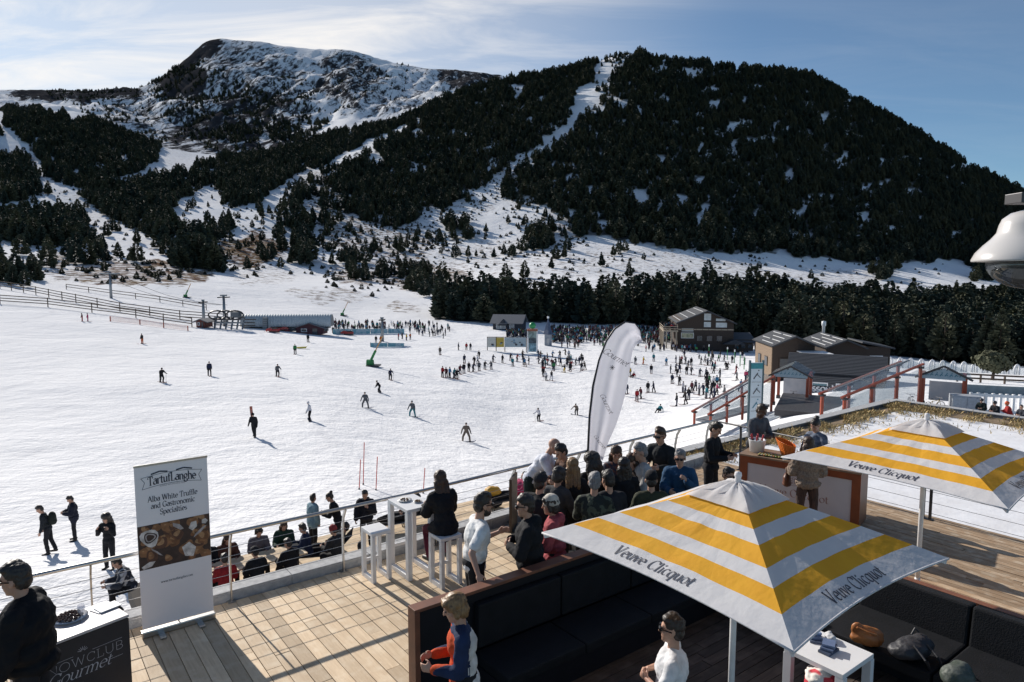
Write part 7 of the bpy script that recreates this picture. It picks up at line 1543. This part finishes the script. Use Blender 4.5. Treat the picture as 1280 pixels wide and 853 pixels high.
    a = A(964, 509, 57.5); c = A(888, 530, 52); gallery('left glazed escalator gallery with sloping red rail ending on the piste', a, c, a.z-c.z, 1.5, 4, 2.4, .7, -1)
    D = 36; q = A(942.5, 545, D); t = thing('totem_sign', 'tall white information totem with blue header and pictograms', 'sign', q, R(4)); k = D/FOC; w = 17*k; h = (545-450)*k
    b = MB(); b.box((0, 0, h*.55), (w-.08, .10, h*.88)); p_ = b.build('panel', mat('totem_panel', (.48, .55, .60), (.45, .52, .57), scale=1, rough=.5), t)
    for s in (-1, 1): b = MB(); b.box((s*w/2, 0, h*.51), (.08, .14, h*1.02)); b.build('side_post', mat('totem_post', (.05, .09, .11), rough=.4, metal=.5), t)
    b = MB(); b.box((0, -.01, h*.945), (w-.09, .11, h*.075)); hd = b.build('header', mat('teal_sign', (.02, .20, .24), rough=.5), t)
    lettering('header_lettering', 'SNOWCLUB', .13, WHITEPAINT, hd, lambda x, y: Vector((x, -.068, h*.93+y)), thick=.09, thin=.09, squash=.75) if False else None
    for i, z in enumerate((.82, .62, .43)):
        picto(p_, lambda x, zz, z=z: Vector((x*2.2, -.06, h*z+zz*2.2)), .0001, 1, bl if i == 2 else dk, 4+i); b = MB(); b.box((0, -.053, h*(z-.09)), (w*.72, .01, .03)); b.build('divider', STEEL_D, p_)
    # bicycles parked under the shelters
    def bicycle(px, py, D, lab, col, rz):
        q = pt(px, py, D); t = thing('bicycle', lab, 'bicycle', q, rz); m = mat('bike_%d' % px, col, rough=.35)
        for x in (-.52, .52):
            b = MB(); b.tube([(x+.34*math.cos(a), 0, .35+.34*math.sin(a)) for a in np.linspace(0, 2*PI, 25)], .022, 6, caps=False); wh = b.build('wheel', BLACKPLASTIC, t)
            b = MB()
            for a in np.linspace(0, PI, 6)[:-1]: b.bar((x-.33*math.cos(a), 0, .35-.33*math.sin(a)), (x+.33*math.cos(a), 0, .35+.33*math.sin(a)), .008, .008, up=(0, 1, 0))
            s_ = b.build('spokes', STEEL_D, wh); s_['kind'] = 'stuff'
        b = MB()
        for p0, p1 in (((-.52, .35), (-.05, .30)), ((-.52, .35), (-.18, .75)), ((-.05, .30), (-.18, .75)), ((-.05, .30), (.38, .78)), ((-.18, .72), (.38, .80)), ((.38, .85), (.52, .35))): b.tube([(p0[0], 0, p0[1]), (p1[0], 0, p1[1])], .02, 6)
        b.build('frame', m, t); b = MB(); b.box((-.20, 0, .86), (.24, .13, .06)); b.build('saddle', BLACKPLASTIC, t); b = MB(); b.tube([(.36, -.3, .98), (.38, 0, .95), (.36, .3, .98)], .016, 6); b.tube([(.38, 0, .80), (.38, 0, .95)], .018, 6); b.build('handlebar', DARKMETAL, t)
    bicycle(1168, 506, 47.5, 'yellow bicycle parked under the right escalator entrance', (.45, .30, .03), R(10)); bicycle(1148, 506, 48.5, 'green bicycle left of the yellow bicycle', (.12, .2, .10), R(60)); bicycle(1139, 505, 49.5, 'white bicycle at the left end of the parked bicycles', (.5, .5, .5), R(75))
    bicycle(980, 505, 60, 'dark bicycle under the left escalator entrance', (.05, .06, .06), R(40)); bicycle(991, 507, 60.5, 'olive bicycle between the red posts of the left escalator entrance', (.25, .2, .04), R(65))
    # walls and road band at the right
    t = thing('bridge_parapet', 'long blue grey parapet behind the right escalator entrance', 'parapet', pt(1190, 492, 62)); o = t.location
    for i in range(7):
        p = [pt(1186+(i+j)*20, 488+(i+j)*1.6, 62) for j in (0, 1)]; b = MB(); b.sheet([p[0]-o, p[1]-o, p[1]-o+Vector((0, 0, .9)), p[0]-o+Vector((0, 0, .9))], .25); b.build('panel', mat('parapet_blue', (.20, .25, .27), (.15, .19, .21), scale=2, rough=.6), t)
    q = pt(1208, 512, 43.5); t = thing('cabinet', 'pale grey cabinet right of the right escalator entrance', 'cabinet', q, R(-20)); b = MB(); b.box((0, .5, .8), (1.6, 1.0, 1.6)); b.build('body', mat('cabinet_grey', (.42, .44, .47), rough=.5), t, bevel=.02); b = MB(); b.box((-.4, -.012, .8), (.75, .03, 1.4)); b.build('door', mat('cabinet_door', (.48, .5, .53), rough=.5), t); b = MB(); b.box((.42, -.012, .8), (.75, .03, 1.4)); b.build('door', MATS['cabinet_door'], t)
shelters()
# ------------------------------------------------------------------ skiers and crowds
def skier_shape(kind):
    s = 1.0
    P_ = dict(
     stand=dict(hip=.93, lean=4, legs=(((.03, .10, -1), (0, .02, -1)), ((.03, -.10, -1), (0, -.02, -1))), arms=(((.1, .22, -1), (.5, 0, -.8)), ((.1, -.22, -1), (.4, 0, -.9)))),
     glide=dict(hip=.83, lean=22, legs=(((.5, .12, -1), (-.45, 0, -1)), ((.45, -.12, -1), (-.4, 0, -1))), arms=(((.5, .35, -.8), (1, .1, -.2)), ((.5, -.35, -.8), (1, -.1, -.2)))),
     board=dict(hip=.80, lean=12, legs=(((.25, .45, -1), (-.1, .10, -1)), ((.25, -.45, -1), (-.1, -.10, -1))), arms=(((.25, .45, -1), (.5, .3, -.7)), ((.1, -.55, -1), (.4, -.2, -.8)))),
     walk=dict(hip=.92, lean=8, legs=(((.35, .06, -1), (-.05, 0, -1)), ((-.2, -.06, -1), (-.45, 0, -1))), arms=(((-.2, .18, -1), (.2, 0, -1)), ((.35, -.18, -1), (.7, .1, -.6)))),
     lean=dict(hip=.78, lean=38, legs=(((.6, .14, -1), (-.2, .1, -1)), ((.1, -.3, -1), (-.5, -.1, -1))), arms=(((.3, .5, -.8), (.7, .3, -.5)), ((.1, -.7, -.7), (.2, -.5, -.6)))),
     sit=dict(hip=.20, lean=-12, legs=(((1, .2, .45), (.6, 0, -.75)), ((1, -.2, .30), (.7, 0, -.55))), arms=(((-.4, .3, -1), (-.1, .1, -1)), ((.5, -.2, -.7), (1, 0, 0)))),
    )[kind]
    la = R(P_['lean']); ax = np.array([math.sin(la), 0, math.cos(la)]); hp = np.array([0, 0, P_['hip']]); sd = np.array([0, 1., 0]); B = Blob()
    nb = hp+ax*.52; hc = nb+np.array([.03, 0, .15])
    B.e(hc+np.array([-.01, 0, .04]), (.115, .10, .11), m=3).e(hc+np.array([.05, 0, -.03]), (.055, .06, .07), m=0)
    B.e(hp+ax*.30, (.15, .20, .22), m=1).e(hp+ax*.08, (.15, .19, .16), m=1).c(nb-ax*.05+sd*.14, .085, nb-ax*.05-sd*.14, .085, 1)
    for i, k in ((0, 1), (1, -1)):
        sh = nb-ax*.06+sd*.19*k; e = sh+nrm(P_['arms'][i][0])*.29; w = e+nrm(P_['arms'][i][1])*.26; B.c(sh, .078, e, .066, 1).c(e, .066, w, .055, 1).c(w, .05, w+nrm(P_['arms'][i][1])*.10, .045, 4)
        hj = hp+sd*.095*k; kn = hj+nrm(P_['legs'][i][0])*.42; an = kn+nrm(P_['legs'][i][1])*.40; B.c(hj, .115, kn, .090, 2).c(kn, .088, an, .075, 2).c(an, .075, np.array([an[0]+.15, an[1], an[2]-.06]), .055, 4).c(an, .07, an+np.array([0, 0, -.07]), .06, 4)
    return B
SK = {}; DUMMY = [mat('sk%d' % i, (.1*i, .1, .1)) for i in range(5)]
for k in ('stand', 'glide', 'board', 'walk', 'lean', 'sit'):
    o = skier_shape(k).build('person', DUMMY, None, voxel=.035, smooth=3, dec=.55); SK[k] = o
finish_blobs()
for k in list(SK): o = SK[k]; SK[k] = o.data; bpy.data.objects.remove(o)
COL = {'k': (.012, .013, .017), 'n': (.018, .025, .06), 'g': (.11, .115, .13), 'w': (.62, .62, .66), 'r': (.38, .025, .03), 'o': (.55, .12, .02), 'y': (.55, .36, .03), 'b': (.05, .20, .38), 't': (.03, .22, .26), 'e': (.04, .20, .07), 'p': (.45, .06, .14), 'c': (.16, .13, .11), 'm': (.10, .02, .03)}
CN = dict(k='black', n='navy', g='grey', w='white', r='red', o='orange', y='yellow', b='blue', t='teal', e='green', p='pink', c='brown patterned', m='maroon')
KN = dict(stand='person standing', glide='skier gliding', board='snowboarder riding', walk='person walking', lean='snowboarder leaning over', sit='person sitting')
SKM = {}
def skin_of(kind, j, t, h):
    key = (kind, j, t, h)
    if key not in SKM:
        me = SK[kind].copy(); me.name = 'person'
        for i, m in enumerate((SKIN, cloth(COL[j]), cloth(COL[t]), cloth(COL[h]), cloth(COL['k']))): me.materials[i] = m
        SKM[key] = me
    return SKM[key]
b = MB(); b.prism([(-.80, 0), (.75, 0), (.88, .10), (.86, .115), (.74, .02), (-.80, .02)], -.05, .05, f=lambda a, c, z: (a, z, c)); SKI = b.mesh('ski', mat('ski_dark', (.05, .05, .06), (.3, .08, .05), scale=2, rough=.3))
b = MB(); b.prism([(-.78, .08), (-.62, 0), (.62, 0), (.78, .08), (.76, .10), (.6, .02), (-.6, .02), (-.76, .10)], -.14, .14, f=lambda a, c, z: (z, a, c)); BOARD = b.mesh('snowboard', mat('board_dark', (.04, .04, .05), (.1, .12, .2), scale=2, rough=.3))
b = MB(); b.tube([(0, 0, 0), (.12, 0, 1.05)], .014, 5); STICK = b.mesh('ski_pole', DARKMETAL)
USED = {}
def put(px, py, kind, j, t, where, hat='k', yaw=None, gear=True, group=None, label=None, z=None, D=None, scale=1.0):
    q = site(px, py, 24) if D is None else A(px, py, D)
    if z is not None: q.z = z
    elif D is not None: q.z = tz_at(q.x, q.y)
    o = bpy.data.objects.new('person', skin_of(kind, j, t, hat)); C.objects.link(o); o.location = q; o.rotation_euler = (0, 0, R(yaw if yaw is not None else random.uniform(0, 360))); o.scale = (scale,)*3
    lab = label or '%s in %s jacket and %s trousers %s' % (KN[kind], CN[j], CN[t].replace(' patterned', ''), where)
    tag(o, lab, 'person', group)
    if gear and kind in ('stand', 'glide', 'walk') and q.y < 150:
        for s in (-.11, .11): link('ski', SKI, o, (.05, s, .0))
        if kind == 'glide':
            for s in (-.34, .34): link('ski_pole', STICK, o, (.28, s, .0))
    if kind in ('board', 'lean') : link('snowboard', BOARD, o, (.05, 0, .0))
    return o
def skiers():
    W1 = 'far up beside the wooden fence'
    put(103, 402, 'stand', 'm', 'r', W1, yaw=200); put(110, 402, 'stand', 'p', 'p', W1, yaw=200); put(178, 430, 'stand', 'k', 'o', 'below the wooden fence', yaw=250)
    put(202, 478, 'glide', 'k', 'k', 'alone on the left of the piste', yaw=320); put(262, 470, 'stand', 'n', 'k', 'alone left of centre on the piste', yaw=300); put(347, 471, 'glide', 'g', 'k', 'below the silver lift station', yaw=300)
    put(385, 428, 'stand', 'k', 'k', 'just below the dark red hut', yaw=90); put(369, 443, 'stand', 'e', 'k', 'with a yellow sled below the red hut', yaw=280)
    q = site(377, 436, 60); t = thing('sled', 'small yellow sled on the snow below the red hut', 'sled', q, R(10)); b = MB(); b.prism([(-.8, .1), (.8, .1), (1.0, .5), (.8, .35), (-.8, .3)], -.35, .35, f=lambda a, c, z: (a, z, c)); b.build('tub', mat('yellow_plastic', (.5, .42, .03), rough=.4), t); b = MB(); b.tube([(1.0, 0, .5), (1.6, 0, .8)], .03, 5); b.build('rope', DARKMETAL, t)
    o = put(318, 547, 'walk', 'k', 'k', 'carrying skis on one shoulder', yaw=265, gear=False)
    for s in (0, .09): e = link('ski', SKI, o, (-.05, -.18+s, 1.45)); e.rotation_euler = (0, R(-55), R(20))
    put(388, 526, 'board', 'w', 'k', 'left of centre on the piste', hat='w', yaw=200); put(457, 510, 'board', 'g', 'g', 'in the middle of the piste', hat='c', yaw=265); put(475, 491, 'lean', 'k', 'k', 'in the middle of the piste', yaw=200); put(488, 475, 'glide', 'n', 'k', 'below the green snow gun', yaw=290)
    put(516, 521, 'board', 'g', 't', 'in the middle of the piste', hat='g', yaw=250); put(583, 552, 'board', 'c', 'c', 'lowest on the middle of the piste', hat='c', yaw=268); put(674, 527, 'glide', 'w', 'k', 'left of the feather flag', hat='k', yaw=230); put(721, 519, 'lean', 'c', 'k', 'close to the feather flag', yaw=240)
    put(550, 444, 'stand', 'c', 'k', 'left of the notice boards')
    A1 = 'near the blue barrier'
    for px, py, j in ((470, 429, 'k'), (476, 429, 'o'), (573, 438, 'n'), (583, 438, 'r'), (588, 438, 'k'), (498, 425, 'r'), (503, 424, 'k'), (508, 426, 'y'), (513, 425, 'o')): put(px, py, 'stand', j, random.choice('kn'), A1 if px < 520 else 'left of the notice boards', group='people standing about the piste')
    L1 = 'in the class lined up in mid-piste'
    for px, py, j, t in ((553, 472, 'r', 'k'), (558, 472, 'm', 'k'), (562, 473, 'b', 'k'), (567, 473, 't', 'n'), (571, 474, 'k', 'k'), (575, 468, 'm', 'n'), (580, 467, 'k', 'n'), (586, 465, 'k', 'k'), (591, 465, 'n', 'k'), (599, 464, 'g', 'k'), (606, 462, 'k', 'g'), (614, 462, 'g', 'n'), (616, 453, 'n', 'k'), (628, 454, 'k', 'k'), (638, 451, 'k', 'n'), (646, 452, 'r', 'k'), (653, 450, 'k', 'k')): put(px, py, random.choice(['stand', 'glide']), j, t, L1, yaw=random.uniform(250, 330), group='skiers of the class in mid-piste')
    L2 = 'in the group below the notice boards'
    for px, py, j, t in ((679, 471, 'k', 'k'), (683, 476, 'w', 'g'), (689, 476, 'k', 'w'), (674, 455, 'n', 'k'), (679, 460, 'k', 'k'), (685, 457, 'r', 'k'), (690, 459, 'm', 'k'), (695, 457, 'k', 'n'), (701, 458, 'n', 'k'), (706, 466, 'k', 'y'), (709, 456, 'k', 'k'), (714, 453, 't', 'k'), (719, 457, 'g', 'k'), (724, 456, 'n', 'n'), (728, 455, 'k', 'g'), (690, 447, 'b', 'k'), (700, 447, 'k', 'k'), (711, 447, 'w', 'k')): put(px, py, random.choice(['stand', 'glide', 'walk']), j, t, L2, group='skiers below the notice boards')
    L3 = 'right of the feather flag'
    for px, py, kd, j, t in ((778, 495, 'stand', 'k', 'k'), (783, 493, 'stand', 'n', 'n'), (796, 502, 'stand', 'r', 'm'), (801, 499, 'walk', 'm', 'k'), (810, 491, 'stand', 'k', 'k'), (817, 491, 'walk', 'n', 'k'), (825, 515, 'sit', 't', 'k'), (787, 471, 'stand', 'y', 'k'), (792, 472, 'sit', 'r', 'k'), (814, 467, 'stand', 'k', 'n'), (804, 456, 'walk', 'y', 'o'), (794, 456, 'stand', 'g', 'g'), (787, 453, 'stand', 'k', 'k')): put(px, py, kd, j, t, L3, group='skiers right of the feather flag')
    L4 = 'on the piste before the restaurant'
    for px, py, j, t in ((817, 452, 't', 'n'), (833, 457, 'b', 'n'), (838, 467, 'k', 'n'), (840, 480, 'n', 'k'), (849, 482, 'k', 'k'), (846, 508, 'k', 'n'), (845, 454, 'n', 'n'), (850, 455, 'm', 'k'), (857, 455, 'g', 'k'), (864, 457, 'k', 'k'), (876, 456, 'k', 'g'), (881, 453, 'n', 'k'), (898, 452, 'e', 'k'), (905, 452, 'k', 'k'), (864, 469, 'g', 'k'), (882, 471, 'n', 'n'), (892, 467, 'k', 'k'), (894, 461, 'r', 'n')): put(px, py, random.choice(['stand', 'walk']), j, t, L4, group='skiers before the restaurant')
    L5 = 'near the left escalator gallery'
    for px, py, j, t in ((857, 506, 'k', 'k'), (861, 500, 'k', 'n'), (856, 497, 'n', 'k'), (865, 491, 'm', 'k'), (869, 489, 'g', 'k'), (874, 494, 'w', 'g'), (879, 494, 'n', 'k'), (884, 491, 'k', 'k'), (889, 498, 'k', 'n'), (893, 499, 'n', 'n'), (896, 494, 'p', 'k'), (887, 481, 'e', 'g'), (892, 484, 'w', 'k'), (896, 483, 'b', 'k'), (900, 485, 'k', 'k'), (920, 467, 'm', 'r'), (921, 476, 'g', 'k'), (932, 476, 'p', 'n'), (940, 467, 'n', 'k'), (886, 446, 'm', 'k'), (890, 447, 'c', 'k')): put(px, py, random.choice(['stand', 'walk']), j, t, L5, group='people near the left escalator')
    put(905, 529, 'walk', 'k', 'k', 'behind the railing near the barman', D=33); put(915, 527, 'walk', 'n', 'k', 'behind the railing near the barman', D=33)
    # the lift queue and the terraces: dense crowds
    cr = np.random.default_rng(3)
    def colours(): return str(cr.choice(list('kkkkkkkknnnnggccmmrbtew'))), str(cr.choice(list('kkkknngc')))
    n = 0
    for i in range(62):
        px = cr.uniform(416, 562); py = 407+cr.uniform(0, 10)+(px > 520)*cr.uniform(2, 10); j, t = colours(); put(px, py, 'stand', j, t, '', gear=False, group='people in the lift queue', label='tiny figure in the long lift queue beyond the blue barrier')
    for i in range(46):
        px = cr.uniform(692, 836); py = 423+cr.uniform(0, 19)*(.6+.4*(px-692)/144); j, t = colours(); put(px, py, 'stand', j, t, '', gear=False, group='people in the terrace crowd', label='tiny figure in the dense crowd in front of the tree row')
    for i in range(24):
        px = cr.uniform(808, 872); py = 434+cr.uniform(0, 8); j, t = colours(); put(px, py, 'stand', j, t, '', gear=False, group='people below the restaurant', label='tiny figure in the crowd below the restaurant terrace')
    for i in range(30):
        x = REST_TX[0]+cr.uniform(0, REST_TX[1]); y = cr.uniform(-.4, 10); p = REST.location+Matrix.Rotation(REST.rotation_euler.z, 3, 'Z') @ Vector((x, y, REST_TX[2])); j, t = colours(); o = bpy.data.objects.new('person', skin_of('stand', j, t, 'k')); C.objects.link(o); o.location = p; o.rotation_euler = (0, 0, cr.uniform(0, 6)); tag(o, 'tiny figure on the raised restaurant terrace', 'person', 'people on the restaurant terrace')
    for (x0, x1, y0, y1, n_, wh, gr) in ((842, 940, 446, 500, 34, 'before the restaurant', 'skiers before the restaurant'), (668, 735, 444, 470, 18, 'below the notice boards', 'skiers below the notice boards'), (560, 690, 446, 462, 12, 'in the class lined up in mid-piste', 'skiers of the class in mid-piste')):
        for i in range(n_): j, t = colours(); put(cr.uniform(x0, x1), cr.uniform(y0, y1), str(cr.choice(['stand', 'walk', 'glide'])), j, t, wh, group=gr)
    # the far part of the crowd that reads as one mass
    col = bpy.data.collections.new('crowd_kinds')
    for i, o in enumerate([o for o in C.objects if o.get('group') == 'people in the terrace crowd'][:14]): col.objects.link(o)
    pts = []
    for i in range(700):
        px = cr.uniform(688, 850); py = 412+cr.uniform(0, 17); q = site(px, py, 60); pts.append((q.x, q.y, q.z, 1))
    for i in range(70): q = site(cr.uniform(838, 948), cr.uniform(430, 441), 60); pts.append((q.x, q.y, q.z, 1))
    for i in range(70): q = site(cr.uniform(418, 565), cr.uniform(406, 414), 60); pts.append((q.x, q.y, q.z, 1))
    for i in range(90): q = site(cr.uniform(632, 662), 418+cr.uniform(0, 3.5), 60); pts.append((q.x, q.y, q.z, 1))
    instanced('crowd', np.array(pts), 'dense crowd of tiny people on the terraces before the trees', 'crowd', (1, 1), col)
skiers()
finish_blobs()
